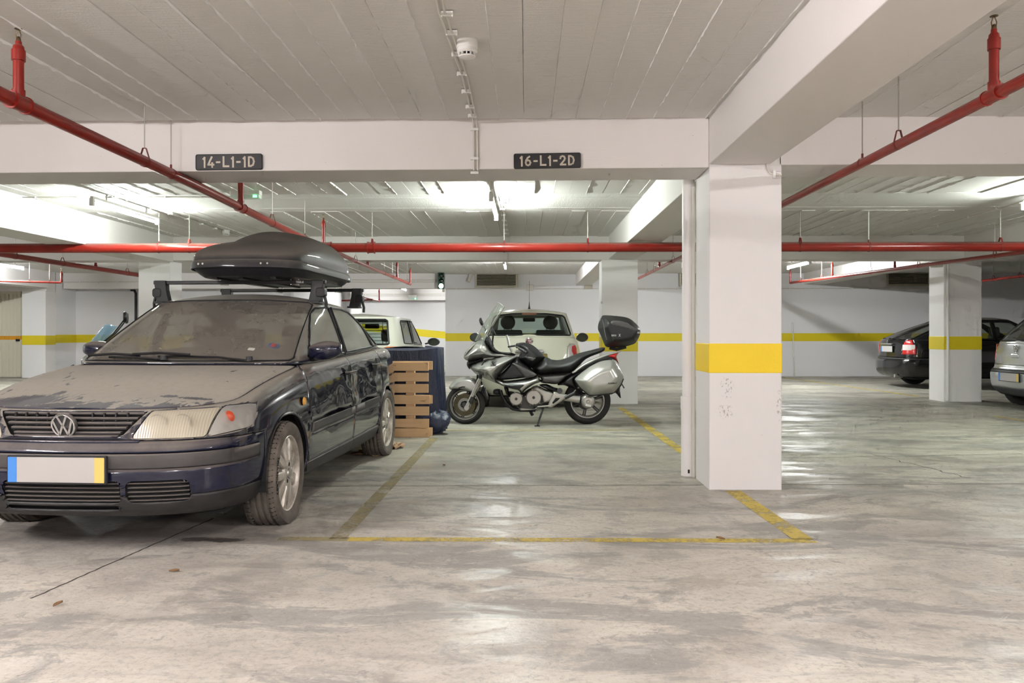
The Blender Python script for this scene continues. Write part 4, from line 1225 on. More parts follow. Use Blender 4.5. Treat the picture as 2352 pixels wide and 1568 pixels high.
ck_ = t_.n('TexChecker'); ck_.inputs['Scale'].default_value = 160; t_.l(p_, ck_.inputs[0])
t_.bsdf(t_.mix(t_.ramp(t_.noise(p_, 9, 2), [(.4, 0), (.6, 1)]), (.42, .40, .38), (.55, .53, .50)), .12, normal=t_.bump(ck_.outputs[1], .5, .006), alpha=.60, coat=1, spec=.8)
simple('reflector', (.60, .55, .45), .25, .9)
simple('amber', (.40, .05, .015), .4); simple('amber_side', (.70, .36, .05), .25, coat=.8)
simple('lid_dusty_seal', (.03, .03, .03), .6)

cx0 = at(560, 700, 4.0)
car = empty('saloon_car', (-2.345, 4.02, 0), R(90 - 2.9), 'dusty dark blue saloon car with flat front tyre and a roof box', 'car')
SX = lambda x: x
nb_zt = lambda x: smooth_interp(x, [(0, .748), (.35, .772), (.7, .835), (1.1, .893), (1.45, .930), (2.2, .957), (3.2, .985), (3.8, .998), (4.3, .985), (4.67, .93)])
dxf = lambda v: smooth_interp(v, [(0, .11), (.03, .06), (.09, .032), (.22, .012), (.37, .004), (.55, 0), (.63, .006), (.69, .030), (.74, .042), (.92, .082), (.975, .105), (1, .135)])
dxr = lambda v: -smooth_interp(v, [(0, .12), (.1, .04), (.3, .0), (.55, .0), (.8, .05), (1, .12)])
ins = lambda v: smooth_interp(v, [(0, .075), (.06, .035), (.15, .014), (.32, 0), (.55, 0), (.73, .010), (.84, .021), (.90, .034), (.95, .052), (.98, .072), (1, .105)])
body = Shell([(0, 0), (.010, .25), (.045, .48), (.13, .66), (.29, .785), (.55, .838), (1.0, .862), (2.2, .872), (3.4, .865), (3.9, .845), (4.3, .78), (4.53, .62), (4.63, .35), (4.67, 0)],
             lambda x: .20, nb_zt, dxf, dxr, ins, n=120, levels=[0, .03, .06, .09, .13, .18, .24, .30, .36, .42, .48, .54, .59, .63, .66, .69, .72, .76, .80, .84, .87, .90, .925, .945, .96, .975, .988, 1.0])
WF, WR, ZW = .915, 3.615, .305
FRONT = lambda c, n: c.x < .50 and n.x < -.15
body.cut('arch_f', arch(WF, ZW, .348, 0))
body.cut('arch_r', arch(WR, ZW, .345, 0))
# nose: openings and lamps (front projection, mirrored pairs)
sg = lambda poly, s: [(s * y, z) for y, z in poly]
for s, k in ((1, 'p'), (-1, 'm')):
    body.cut('head_' + k, sg([(.352, .606), (.350, .622), (.408, .735), (.418, .742), (.690, .748), (.700, .742), (.678, .615), (.666, .604)], s), 'front', FRONT)
    body.cut('sig_' + k, sg([(.683, .615), (.705, .742), (.712, .752), (.782, .752), (.800, .745), (.812, .70), (.814, .635), (.805, .625), (.70, .606)], s), 'front', lambda c, n: c.x < .55 and n.x < -.04)
    body.cut('lgr_' + k, sg(rrect(.335, .625, .285, .395, .03), s), 'front', FRONT)
body.cut('grille', [(-.300, .628), (-.272, .618), (.272, .618), (.300, .628), (.392, .738), (-.392, .738)], 'front', FRONT)
body.cut('lgr_c', rrect(-.305, .305, .285, .395, .02), 'front', FRONT)
body.cut('slot', rrect(-.30, .30, .245, .268, .01), 'front', FRONT)
# horizontal bands of the bumper
body.cut('rub', [(-.2, .460), (.505, .460), (.505, .535), (-.2, .535)], 'side', lambda c, n: c.x < .7)
body.cut('valance', [(-.2, .0), (.70, .0), (.70, .318), (-.2, .318)], 'side', lambda c, n: c.x < .9)
body.cut('bumper', [(-.2, .0), (.58, .0), (.58, .588), (-.2, .600)], 'side', lambda c, n: c.x < .9)
for k, F in (('p', PLUS), ('m', MINUS)):
    body.cut('mould1_' + k, [(1.34, .498), (2.385, .512), (2.385, .566), (1.36, .552)], 'side', F)
    body.cut('mould2_' + k, [(2.425, .512), (3.27, .528), (3.25, .580), (2.425, .566)], 'side', F)
    body.cut('sill1_' + k, [(1.20, .0), (2.40, .0), (2.40, .312), (1.20, .300)], 'side', F)
    body.cut('sill2_' + k, [(2.40, .0), (3.30, .0), (3.30, .326), (2.40, .312)], 'side', F)
    body.cut('door1_' + k, [(1.30, .0), (2.40, .0), (2.40, 1.2), (1.42, 1.2), (1.31, .80), (1.285, .55)], 'side', F)
    body.cut('door2_' + k, [(2.40, .0), (3.40, .0), (3.40, 1.2), (2.40, 1.2)], 'side', F)
    body.cut('fender_' + k, [(.15, .58), (1.5, .0), (1.5, 1.2), (.15, 1.2)], 'side', F)
body.inner('gap_shade_shell', 'dark', car, .028, [r for k, r in body.names.items() if not k.startswith('arch')] + [0])  # black shell added so the panel gaps look shaded
NAV = 'navy_dusty'
body.out(0, 'body_panels', NAV, car, solid=.01)
body.out('bumper', 'front_bumper', 'navy_front', car, solid=.012)
body.out('valance', 'bumper_valance', 'valance_black', car, gap=.001, solid=.012)
body.out('rub', 'rub_strip', 'bumper_plastic', car, gap=.002, off=.011, solid=.02, label='dark grey bumper rub strip')
dent_c = [(2.05, .62, .16, .020), (2.62, .70, .22, .030), (1.80, .52, .18, .012), (2.9, .60, .2, .018), (2.3, .78, .10, .012), (3.05, .80, .12, .012)]
def dent(p, nrm):
    q = p.copy()
    for (dx_, dz_, r_, a_) in dent_c:
        d2 = ((p.x - dx_) ** 2 + (p.z - dz_) ** 2 * 1.8) / (r_ * r_)
        q = q - nrm * a_ * math.exp(-d2 * 1.6)
    q = q + nrm * .0010 * math.sin(p.x * 31 + p.z * 17) * sstep(.40, .55, p.z) * (1 - sstep(.80, .88, p.z)) * (1 if p.y < 0 else .3)
    return q
hnd = {}
for k in 'pm':
    nm = 'visible dented side' if k == 'm' else None
    body.out('fender_' + k, 'front_wing', NAV, car, solid=.01)
    d1 = body.out('door1_' + k, 'front_door', NAV, car, solid=.01, fn=dent if k == 'm' else None)
    d2 = body.out('door2_' + k, 'rear_door', NAV, car, solid=.01, fn=dent if k == 'm' else None)
    body.out('mould1_' + k, 'side_moulding', 'bumper_plastic', d1, gap=.0, off=.011, solid=.016)
    body.out('mould2_' + k, 'side_moulding', 'bumper_plastic', d2, gap=.0, off=.011, solid=.016)
    body.out('sill1_' + k, 'sill_trim', 'bumper_plastic', car, off=.006, solid=.014)
    body.out('sill2_' + k, 'sill_trim', 'bumper_plastic', car, off=.006, solid=.014)
    for d_, hx, hz in ((d1, 2.28, .835), (d2, 3.14, .862)):
        s = 1 if k == 'p' else -1; y0 = s * .862
        MB().tube([(hx - .10, y0 - s * .01, hz), (hx - .085, y0 + s * .022, hz), (hx + .085, y0 + s * .026, hz + .004), (hx + .10, y0 - s * .01, hz)], .013, 10).build('door_handle', NAV, d_)
        MB().lathe([(0, .004), (.05, .003), (.062, 0)], (hx - .02, y0 + (.002 if s > 0 else -.006), hz), 'y', 20).build('handle_recess', 'dark', d_)
    body.out('head_' + k, 'headlight', 'headlight_lens', car, gap=.002, off=-.002, label='yellowed ribbed headlight lens')
    body.out('sig_' + k, 'turn_signal', 'signal_lens', car, gap=.002, off=-.001, label='clear turn signal with orange bulb')
    s = 1 if k == 'p' else -1
    body.out('head_' + k, 'headlight_reflector', 'reflector', car, gap=.006, off=-.026)
    body.out('sig_' + k, 'signal_housing', 'reflector', car, gap=.004, off=-.024)
    MB().lathe([(0, -.010), (.018, -.008), (.030, 0), (.036, .012)], (.318, s * .732, .690), 'x', 20).build('signal_bulb', 'amber', car)
    for yy in (.45, .565):
        MB().lathe([(0, .03), (.035, .02), (.05, -.006)], (.125 + (yy - .45) * .33, s * yy, .675), 'x', 20).build('headlight_bowl', 'chrome', car)
    for (lx, lz) in ((1.185, .705),):
        MB().lathe([(0, .012 * s), (.022, .010 * s), (.028, 0)], (lx, s * .864, lz), 'y', 18).build('side_repeater', 'amber_side', car)
    # arch lips
    for (cx_, rr_) in ((WF, .351), (WR, .348)):
        pts = []
        for q in range(25):
            a = R(188 - 196 * q / 24); x_ = cx_ + rr_ * math.cos(a); z_ = ZW + rr_ * math.sin(a)
            yb = interp(x_, [(.5, .828), (1.0, .860), (2.2, .870), (3.4, .863), (3.9, .843), (4.0, .835)]); v_ = (z_ - .2) / (nb_zt(x_) - .2)
            pts.append((x_, s * (yb * (1 - ins(max(0, v_)) / .872) + .002), z_))
        MB().tube(pts, .010, 8).build('arch_lip', NAV, car)
    # wells
    for cx_ in (WF, WR):
        w_ = MB(); n_ = 20
        vs = []
        for q in range(n_ + 1):
            a = R(190 - 200 * q / n_)
            for yy in (.855, .52): vs.append((cx_ + .36 * math.cos(a), s * yy, ZW + .36 * math.sin(a)))
        w_.add(vs, [(2 * i, 2 * i + 1, 2 * i + 3, 2 * i + 2) for i in range(n_)]); w_.build('wheel_well', 'dark', car, None)
MB().bx(.35, 4.3, -.70, .70, .17, .24).build('underbody', 'dark', car, None)
# grille bars that follow the nose
gr = empty('grille', (0, 0, 0)); gr.parent = car
def bar(parent, name, z, lo, hi, h, inward, mat, d=.02, sh=body):
    P = sh.path(z, lo, hi, True, inward); mb = MB(); vs = []
    for (x, y, zz) in P: vs += [(x, y, zz + h * .35), (x - .004, y, zz), (x, y, zz - h * .5), (x + d, y, zz - h * .5), (x + d, y, zz + h * .5)]
    n_ = len(P); fs = []
    for i in range(n_ - 1):
        for j in range(5): fs.append((5 * i + j, 5 * i + (j + 1) % 5, 5 * i + 5 + (j + 1) % 5, 5 * i + 5 + j))
    fs += [tuple(range(5)), tuple(5 * (n_ - 1) + j for j in range(5))[::-1]]
    mb.add(vs, fs); return mb.build(name, mat, parent, 30)
for k in range(5):
    z = .727 - k * .0235; hw = lerp(.272, .392, (z - .618) / .12) - .004
    bar(gr, 'slat', z, -hw, hw, .0165, .006, 'bumper_plastic')
rim = []
bar(gr, 'surround', .618, -.275, .275, .012, .0, 'navy_front')
for y in [-.30 + .06 * k for k in range(11)]:
    if abs(y) < .09: continue
    P = body.path(.68, y - .002, y + .002, True, .02)
    if P: MB().bx(P[0][0], P[0][0] + .015, y - .004, y + .004, .622, .732).build('divider', 'rubber', gr, None)
lg = empty('lower_grille', (0, 0, 0)); lg.parent = car
for k in range(5):
    z = .383 - k * .022
    for lo, hi in ((-.30, .30), (.34, .62), (-.62, -.34)):
        if abs(lo) > .5 or abs(hi) > .5:
            pass
        bar(lg, 'slat', z, lo, hi, .009, .008, 'bumper_plastic', .03)
# emblem: ring with a V over a W
em = empty('emblem', (-.002 + .045, 0, .672)); em.parent = car; em.rotation_euler = (0, R(-14), 0)
MB().lathe([(0, .02), (.062, .02), (.066, .006), (.060, -.002), (.0, -.002)], (0, 0, 0), 'x', 36).build('backing', 'bumper_plastic', em)
rg = MB(); rg.tube([(-.004, .0585 * math.cos(2 * math.pi * k / 40), .0585 * math.sin(2 * math.pi * k / 40)) for k in range(40)], .0058, 8, closed=True); rg.build('ring', 'chrome', em)
st = MB()
def stroke(a, b, w=.0105):
    a = Vector((0, *a)); b = Vector((0, *b)); d = (b - a).normalized(); s_ = Vector((0, -d.z, d.y)) * w / 2
    st.add([a - s_, b - s_, b + s_, a + s_, a - s_ + Vector((-.009, 0, 0)), b - s_ + Vector((-.009, 0, 0)), b + s_ + Vector((-.009, 0, 0)), a + s_ + Vector((-.009, 0, 0))],
           [(0, 1, 2, 3), (4, 7, 6, 5), (0, 4, 5, 1), (1, 5, 6, 2), (2, 6, 7, 3), (3, 7, 4, 0)])
for s in (1, -1):
    stroke((s * .024, .051), (s * .002, .004)); stroke((s * .050, .030), (s * .022, -.050)); stroke((s * .024, -.050), (s * .001, .004))
st.build('letters', 'chrome', em, None)
plate(car, (-.012, 0, .458), .50, .125, '-x')
# bonnet, cowl, boot lid built over the ring top
top = [(v.co.x, v.co.y, v.co.z) for v in body.top[:body.n + 1]]
def deck(x0, x1, crown, dz, clampx, name, mat, nv=26, solid=.018, inset=.004, yk=1.0):
    rows = [p for p in top if x0 <= p[0] <= x1]
    mb = MB(); vs = []
    for (x, y, z) in rows:
        y = max(0, y - inset) * yk
        for j in range(nv + 1):
            s = -1 + 2 * j / nv; xx = clampx(x, s * y); zz = smooth_interp(xx, [(a, c) for a, b, c in sorted(rows)][::3]) if xx != x else z
            e = abs(s) ** 2.4
            vs.append((xx, s * y, zz + crown(xx) * (1 - e) + dz))
    fs = []
    for i in range(len(rows) - 1):
        for j in range(nv): fs.append((i * (nv + 1) + j, i * (nv + 1) + j + 1, (i + 1) * (nv + 1) + j + 1, (i + 1) * (nv + 1) + j))
    mb.add(vs, fs)
    me = mb.mesh(name); bm = bmesh.new(); bm.from_mesh(me); bmesh.ops.remove_doubles(bm, verts=bm.verts, dist=1e-5)
    bmesh.ops.recalc_face_normals(bm, faces=bm.faces)
    if sum(f.normal.z for f in bm.faces) < 0: bmesh.ops.reverse_faces(bm, faces=bm.faces)
    bm.to_mesh(me); bm.free(); me.shade_smooth(); me.set_sharp_from_angle(angle=R(50)); me.materials.append(MATS[mat])
    o = bpy.data.objects.new(name, me); COL.objects.link(o); o.parent = car
    if solid: md = o.modifiers.new('s', 'SOLIDIFY'); md.thickness = solid; md.offset = -1
    return o
deck(.0, 1.46, lambda x: interp(x, [(.13, .0), (.35, .022), (.8, .040), (1.4, .030)]), .005, lambda x, y: min(x, 1.115 + .20 * (y / .74) ** 2), 'bonnet', 'navy_hood')
deck(.95, 1.60, lambda x: .024, -.016, lambda x, y: max(x, 1.0), 'cowl', 'rubber', solid=0, inset=.02)
deck(3.75, 4.67, lambda x: .03, .003, lambda x, y: x, 'boot_lid', NAV)

# cabin
gz_b = lambda x: smooth_interp(x, [(1.18, .948), (1.45, .936), (2.2, .957), (3.2, .985), (3.8, .998), (4.13, .990)])
gz_t = lambda x: smooth_interp(x, [(1.18, 1.388), (1.35, 1.382), (1.7, 1.365), (2.4, 1.362), (3.2, 1.358), (3.8, 1.365), (4.13, 1.375)])
cab = Shell([(1.18, 0), (1.195, .30), (1.25, .57), (1.37, .725), (1.66, .788), (2.4, .798), (3.3, .785), (3.8, .735), (4.02, .59), (4.10, .35), (4.13, 0)],
            gz_b, gz_t, lambda t: .86 * (.90 * t + .10 * t * t), lambda t: -.90 * (.85 * t + .15 * t * t), lambda t: .150 * (.8 * t + .2 * t * t), n=120,
            levels=[i / 18 for i in range(17)] + [.93, .965, 1.0], Lf=1.5, Lr=1.5)
cab.cap(2.35, 2.95, lambda x: smooth_interp(x, [(2.0, 1.405), (2.35, 1.448), (2.65, 1.456), (2.95, 1.445), (3.3, 1.40)]), 10)
WS = lambda c, n: n.x < -.25 and c.x < 2.3 and c.z < 1.40
RW = lambda c, n: n.x > .25 and c.x > 2.9 and c.z < 1.40
cab.cut('windscreen', [(-.70, .958), (.70, .958), (.715, .972), (.610, 1.352), (.58, 1.370), (.3, 1.383), (-.3, 1.383), (-.58, 1.370), (-.610, 1.352), (-.715, .972)], 'front', WS)
cab.cut('rear_screen', [(-.60, 1.01), (.60, 1.01), (.50, 1.345), (-.50, 1.345)], 'front', RW)
fw = [(1.60, .975), (1.70, 1.065), (1.86, 1.185), (2.02, 1.285), (2.14, 1.328), (2.30, 1.340), (2.385, 1.340), (2.365, .985)]
rw_ = [(2.45, .992), (2.455, 1.340), (2.75, 1.338), (2.98, 1.318), (3.15, 1.275), (3.28, 1.222), (3.37, 1.02)]
qw = [(3.41, 1.022), (3.325, 1.200), (3.45, 1.13), (3.60, 1.045), (3.62, 1.028)]
for k, F in (('p', PLUS), ('m', MINUS)):
    F2 = (lambda c, n: n.y > .35) if k == 'p' else (lambda c, n: n.y < -.35)
    cab.cut('fw_' + k, fw, 'side', F2); cab.cut('rw_' + k, rw_, 'side', F2); cab.cut('qw_' + k, qw, 'side', F2)
cab.out(0, 'roof_and_pillars', NAV, car, gap=0, solid=.03)
cab.out('windscreen', 'windscreen', 'glass_dusty', car, gap=.001, off=.001, label='windscreen caked in brown dust')
cab.out('rear_screen', 'rear_screen', 'glass_dusty_side', car, gap=.001)
def edge_loop(sh, poly, filt, proj='side'):
    pass
for k in 'pm':
    for nm in ('fw_', 'rw_', 'qw_'): cab.out(nm + k, 'side_window', 'glass_dusty_side', car, gap=.001, off=-.004)
# rubber seals round the glass: thin loops lifted from the window borders
def seal(sh, key, r, mat='rubber', name='window_seal', off=.002):
    rid = sh.names[key]; be = [e for e in sh.bm.edges if sum(1 for f in e.link_faces if f[sh.lay] == rid) == 1]
    adj = {}
    for e in be:
        for a, b in ((e.verts[0], e.verts[1]), (e.verts[1], e.verts[0])): adj.setdefault(a, []).append(b)
    if not adj: return
    st_ = next(iter(adj)); loop = [st_]; prev = None; cur = st_
    while True:
        nx = [v for v in adj[cur] if v != prev]
        if not nx or nx[0] == st_ : break
        prev, cur = cur, nx[0]; loop.append(cur)
        if len(loop) > 2000: break
    pts = [v.co + v.normal * off for v in loop]
    cl = [pts[0]]
    for p in pts[1:]:
        if (p - cl[-1]).length > .006: cl.append(p)
    if len(cl) > 3: MB().tube(cl, r, 6, closed=True).build(name, mat, car)
seal(cab, 'windscreen', .007)
for k in 'pm':
    for nm in ('fw_', 'rw_', 'qw_'): seal(cab, nm + k, .008)
# door frame split line at the B pillar and windscreen trim
for s in (-1, 1):
    MB().tube([(2.405, s * .800, .97), (2.42, s * .758, 1.10), (2.42, s * .708, 1.25), (2.42, s * .675, 1.345)], .006, 6).build('pillar_gap', 'rubber', car)
# interior
MB().prism([(1.30, .72), (1.72, .72), (1.84, .84), (1.78, .925), (1.55, .955), (1.30, .93)], lambda u, v, d: (u, d, v), -.68, .68).build('dashboard', 'interior_dark', car, None, bevel=.02)
for s in (-1, 1): seat(car, 2.15, s * .37, .30, .56, 'interior_dark')
for s in (-1, 1): seat(car, 3.0, s * .36, .32, .52, 'interior_dark', w=.62)
wh = MB(); c_ = Vector((1.93, -.37, .88)); ax = Vector((-.85, 0, -.42)).normalized(); u_ = Vector((0, 1, 0)); w_ = ax.cross(u_)
wh.tube([c_ + u_ * .185 * math.cos(2 * math.pi * k / 36) + w_ * .185 * math.sin(2 * math.pi * k / 36) for k in range(36)], .014, 8, closed=True)
wh.cyl(c_ - u_ * .18, c_ + u_ * .18, .018, 8); wh.cyl(c_, c_ + w_ * .17, .018, 8); wh.cyl(c_ + ax * .02, c_ - ax * .03, .07, 20)
wh.build('steering_wheel', 'interior_grey', car)
MB().prism(rrect(-.12, .12, -.033, .033, .02), lambda u, v, d: (2.02 + d, u, 1.285 + v), 0, .03).build('rear_view_mirror', 'interior_dark', car, None)
MB().tube([(2.03, 0, 1.31), (2.05, 0, 1.38)], .01, 6).build('mirror_stalk', 'interior_dark', car)
for s in (-1, 1): MB().prism(rrect(s * .36 - .17, s * .36 + .17, 0, .12, .03), lambda u, v, d: (2.0 + d + v * .4, u, 1.29 + v * .5), 0, .015).build('sun_visor', 'interior_grey', car, None)
# stickers on the glass
def on_glass(y, z):
    best = None
    for f in cab.bm.faces:
        if f[cab.lay] == cab.names['windscreen']:
            c = f.calc_center_median(); d = abs(c.y - y) + abs(c.z - z)
            if best is None or d < best[0]: best = (d, c.copy(), f.normal.copy())
    return best[1], best[2]
simple('sticker', (.55, .56, .50), .5); simple('sticker_blue', (.09, .13, .22), .5); simple('sticker_red', (.30, .08, .07), .5)
def sticker(y, z, w, h, mat, name, r=.008, lift=.003):
    c, n_ = on_glass(y, z); U = Vector((0, 1, 0)) - n_ * n_.y; U.normalize(); V = n_.cross(U).normalized()
    if V.z < 0: V = -V
    MB().add([c + U * u + V * v + n_ * lift for u, v in rrect(-w / 2, w / 2, -h / 2, h / 2, r)], [tuple(range(20))]).build(name, mat, car, None)
sticker(-.46, 1.03, .045, .034, 'sticker', 'white_sticker'); sticker(-.555, 1.045, .075, .07, 'sticker_blue', 'shield_sticker', .03); sticker(-.56, 1.04, .035, .05, 'sticker_red', 'shield_stripe', .01, .005)
# wipers
def wiper(pts, name='wiper'):
    w = empty(name, (0, 0, 0)); w.parent = car
    MB().tube(pts, .008, 6).build('arm', 'rubber', w)
    a, b = Vector(pts[-2]), Vector(pts[-1])
    MB().tube([a + Vector((-.02, .28, .012)), a.lerp(b, .5) + Vector((-.018, .03, .022)), b + Vector((-.02, -.22, .012))], .010, 6).build('blade', 'rubber', w)
    MB().lathe([(0, .03), (.02, .028), (.025, 0)], pts[0], 'z', 14).build('pivot', 'rubber', w)
wiper([(1.20, -.50, .962), (1.19, -.30, .985), (1.185, -.02, .992), (1.185, .10, .990)])
wiper([(1.18, .06, .968), (1.19, .28, .984), (1.22, .45, .984)])
# door mirrors
for s in (-1, 1):
    m = empty('door_mirror', (1.62, s * (.80 if s < 0 else .665), 1.02)); m.parent = car
    pr = [(0, .0), (.045, .015), (.085, .045), (.105, .085), (.105, .12)]
    sh = MB(); n_ = 16; vs = []
    for i in range(9):
        t = i / 8; k_ = math.sin(math.pi * (0.12 + .80 * t)) ** .45
        yy = s * (-.03 + .215 * t)
        for j in range(n_):
            a = 2 * math.pi * j / n_; cc, ss = math.cos(a), math.sin(a)
            ex = .075 * k_ * (abs(cc) ** .7) * (1 if cc > 0 else -1); ez = .066 * k_ * (abs(ss) ** .7) * (1 if ss > 0 else -1)
            vs.append((ex * (.55 if cc > 0 else 1.15), yy, ez + .02 * (t - .5)))
    fs = [(i * n_ + j, i * n_ + (j + 1) % n_, (i + 1) * n_ + (j + 1) % n_, (i + 1) * n_ + j) for i in range(8) for j in range(n_)]
    fs += [tuple(range(n_)), tuple(8 * n_ + j for j in range(n_))[::-1]]
    sh.add(vs, fs); sh.build('mirror_shell', 'navy_front', m, 60)
    MB().prism(rrect(.0, .165, -.05, .05, .03), lambda u, v, d: (.043 + d, s * u, v), 0, .004).build('mirror_glass', 'chrome', m, None)
    MB().tube([(.02, -s * .09, -.055), (.01, -s * .02, -.05), (0, s * .04, -.035)], [.03, .028, .03], 10).build('mirror_foot', 'rubber', m)
# wheels
fwheel = wheel(car, (WF, -.770, .292), -1, .316, .205, .230, 'tyre_dusty', 'alloy_dusty', 9, flat=.028, tread=True, steer=R(3))
wheel(car, (WR, -.770, .303), -1, .316, .205, .230, 'tyre_dusty', 'alloy_dusty', 9, flat=.014, tread=True)
wheel(car, (WF, .770, .292), 1, .316, .205, .230, 'tyre_dusty', 'alloy_dusty', 9, flat=.028, tread=True, steer=R(3))
wheel(car, (WR, .770, .303), 1, .316, .205, .230, 'tyre_dusty', 'alloy_dusty', 9, flat=.014)
# roof bars
simple('rack_black', (.012, .012, .013), .45)
for bx_, yh in ((2.25, .655), (3.45, .645)):
    rk = empty('roof_bar', (bx_, 0, 0)); rk.parent = car
    zb_ = 1.535
    MB().bx(-.018, .018, -yh - .03, yh + .03, zb_ - .014, zb_ + .014).build('cross_bar', 'rack_black', rk, None, bevel=.004)
    for s in (-1, 1):
        ft = MB(); y0 = s * (yh - .055)
        ft.prism([(y0 - .02 * s, zb_ + .016), (y0 + .075 * s, zb_ + .016), (y0 + .065 * s, zb_ - .06), (y0 + .055 * s, zb_ - .15), (y0 - .045 * s, zb_ - .15), (y0 - .025 * s, zb_ - .06)], lambda u, v, d: (d, u, v), -.032, .032)
        fo = ft.build('foot', 'rack_black', rk, None, bevel=.006)
        MB().prism(rrect(y0 + .05 * s - .035, y0 + .05 * s + .035, zb_ - .115, zb_ - .045, .02), lambda u, v, d: (d, u, v), -.038, .038).build('cover', 'rubber', fo, None, bevel=.006)
        MB().tube([(0, y0 + .062 * s, zb_ - .06), (0, y0 + .088 * s, zb_ - .16), (0, y0 + .085 * s, zb_ - .205)], .012, 6).build('clamp', 'rubber', fo)
        MB().bx(-.07, .07, y0 - .05, y0 + .05, zb_ - .165, zb_ - .148).build('pad', 'rubber', fo, None)
    simple('thule_white', (.7, .7, .7), .5) if 'thule_white' not in MATS else None
GLY.update({'T': ([[(.02, .93), (.62, .93)], [(.32, .93), (.32, 0)]], .64), 'H': ([[(.08, 0), (.08, 1)], [(.58, 0), (.58, 1)], [(.08, .5), (.58, .5)]], .66), 'U': ([[(.08, 1), (.08, .2), (.2, .06), (.46, .06), (.58, .2), (.58, 1)]], .66), 'E': ([[(.58, .93), (.08, .93), (.08, .07), (.58, .07)], [(.08, .5), (.5, .5)]], .62),
  'S': ([[(.58, .88), (.42, .95), (.2, .95), (.08, .82), (.08, .64), (.2, .53), (.46, .47), (.58, .36), (.58, .18), (.46, .05), (.2, .05), (.06, .13)]], .66), '5': ([[(.56, .94), (.12, .94), (.10, .55), (.40, .58), (.58, .42), (.58, .2), (.42, .05), (.2, .05), (.06, .12)]], .64), '0': ([[(.33, .95), (.12, .8), (.08, .5), (.12, .2), (.33, .05), (.54, .2), (.58, .5), (.54, .8), (.33, .95)]], .66),
  'X': ([[(.04, 0), (.66, 1)], [(.04, 1), (.66, 0)]], .70), 'O': ([[(.36, .95), (.14, .82), (.06, .5), (.14, .18), (.36, .05), (.58, .18), (.66, .5), (.58, .82), (.36, .95)]], .72), 'N': ([[(.08, 0), (.08, 1), (.6, 0), (.6, 1)]], .68), 'A': ([[(.02, 0), (.34, 1), (.66, 0)], [(.14, .32), (.54, .32)]], .68), 'F': ([[(.08, 0), (.08, .95), (.56, .95)], [(.08, .52), (.48, .52)]], .56), 'I': ([[(.1, 0), (.1, 1)]], .2), 'C': ([[(.6, .85), (.42, .95), (.2, .9), (.06, .5), (.2, .1), (.42, .05), (.6, .15)]], .64), 'V': ([[(.02, 1), (.34, 0), (.66, 1)]], .68), 'W': ([[(.02, 1), (.22, 0), (.44, .7), (.66, 0), (.86, 1)]], .88), ' ': ([], .4), 'P': ([[(.08, 0), (.08, .95), (.45, .95), (.6, .8), (.6, .62), (.45, .48), (.08, .48)]], .62), 'R': ([[(.08, 0), (.08, .95), (.45, .95), (.6, .8), (.6, .62), (.45, .48), (.08, .48)], [(.35, .48), (.62, 0)]], .64)})
tw_ = MB(); glyphs(tw_, 'THULE', -.045, 0, .016, lambda u, v, d: (2.25 - .019 - d, -.50 - u, 1.527 + v), .2, .14, .001); tw_.build('bar_lettering', 'thule_white', car, None)
# raised lettering on the front tyre
def arc_text(text, rad, h, th0, y, parent, name, mat):
    mb = MB(); th = th0
    for ch in text:
        strokes, w = GLY[ch]
        for s_ in strokes:
            for p, q in zip(s_, s_[1:]):
                pp = []
                for (u, v) in (p, q):
                    a = th - u * h / rad; r_ = rad + v * h; pp.append((r_ * math.cos(a), y, r_ * math.sin(a)))
                mb.tube(pp, h * .10, 5)
        th -= (w + .2) * h / rad
    return mb.build(name, mat, parent)
simple('tyre_print', (.018, .017, .016), .7)
arc_text('CONTINENTAL', .268, .024, R(196), -.1045, fwheel, 'tyre_lettering', 'tyre_print')
# roof box
paint('box_lid', (.016, .017, .020), dust=.95, dustcol=(.135, .120, .105), lo=.12, hi=.62, rough=.38, coat=.25)
simple('box_black', (.014, .015, .018), .38, var=.3, scale=6)
bxo = empty('roof_box', (0, 0, 0), 0, 'black dust-covered roof box on the roof bars of the dark blue saloon', 'roof box')
bxo.matrix_world = Matrix.Translation((-2.345, 4.02, 0)) @ Matrix.Rotation(R(90 - 2.9), 4, 'Z') @ Matrix.Translation((1.80, -.16, 1.56))
ol = [(0, 0), (.015, .16), (.06, .30), (.17, .40), (.42, .435), (.9, .44), (1.35, .43), (1.58, .395), (1.68, .30), (1.70, .14), (1.70, 0)]
tray = Shell(ol, lambda x: .0, lambda x: smooth_interp(x, [(0, .085), (.5, .075), (1.7, .075)]), lambda v: .09 * (1 - v) ** 1.8, lambda v: -.07 * (1 - v) ** 1.8, lambda v: .055 * (1 - v) ** 1.8, n=70, levels=[i / 8 for i in range(9)], Lf=.9, Lr=.8)
tray.out(0, 'tray', 'box_black', bxo, gap=0)
MB().add([tuple(tray.pt(i, 0)) for i in range(71)] + [(x, -y, z) for x, y, z in [tray.pt(i, 0) for i in range(69, 0, -1)]], [tuple(range(140))]).build('tray_floor', 'box_black', bxo, None)
lip = Shell([(x - .012 if x < .85 else x + .012, y * 1.03) for x, y in ol], lambda x: smooth_interp(x, [(0, .056), (.5, .046), (1.7, .045)]), lambda x: smooth_interp(x, [(0, .118), (.5, .108), (1.7, .105)]), lambda v: .012 * v ** 3, lambda v: -.012 * v ** 3, lambda v: .012 * v ** 3, n=70, levels=[0, .1, .5, .8, .9, 1.0], Lf=.9, Lr=.8)
lip.out(0, 'lid_rim', 'box_lid', bxo, gap=0, solid=.008)
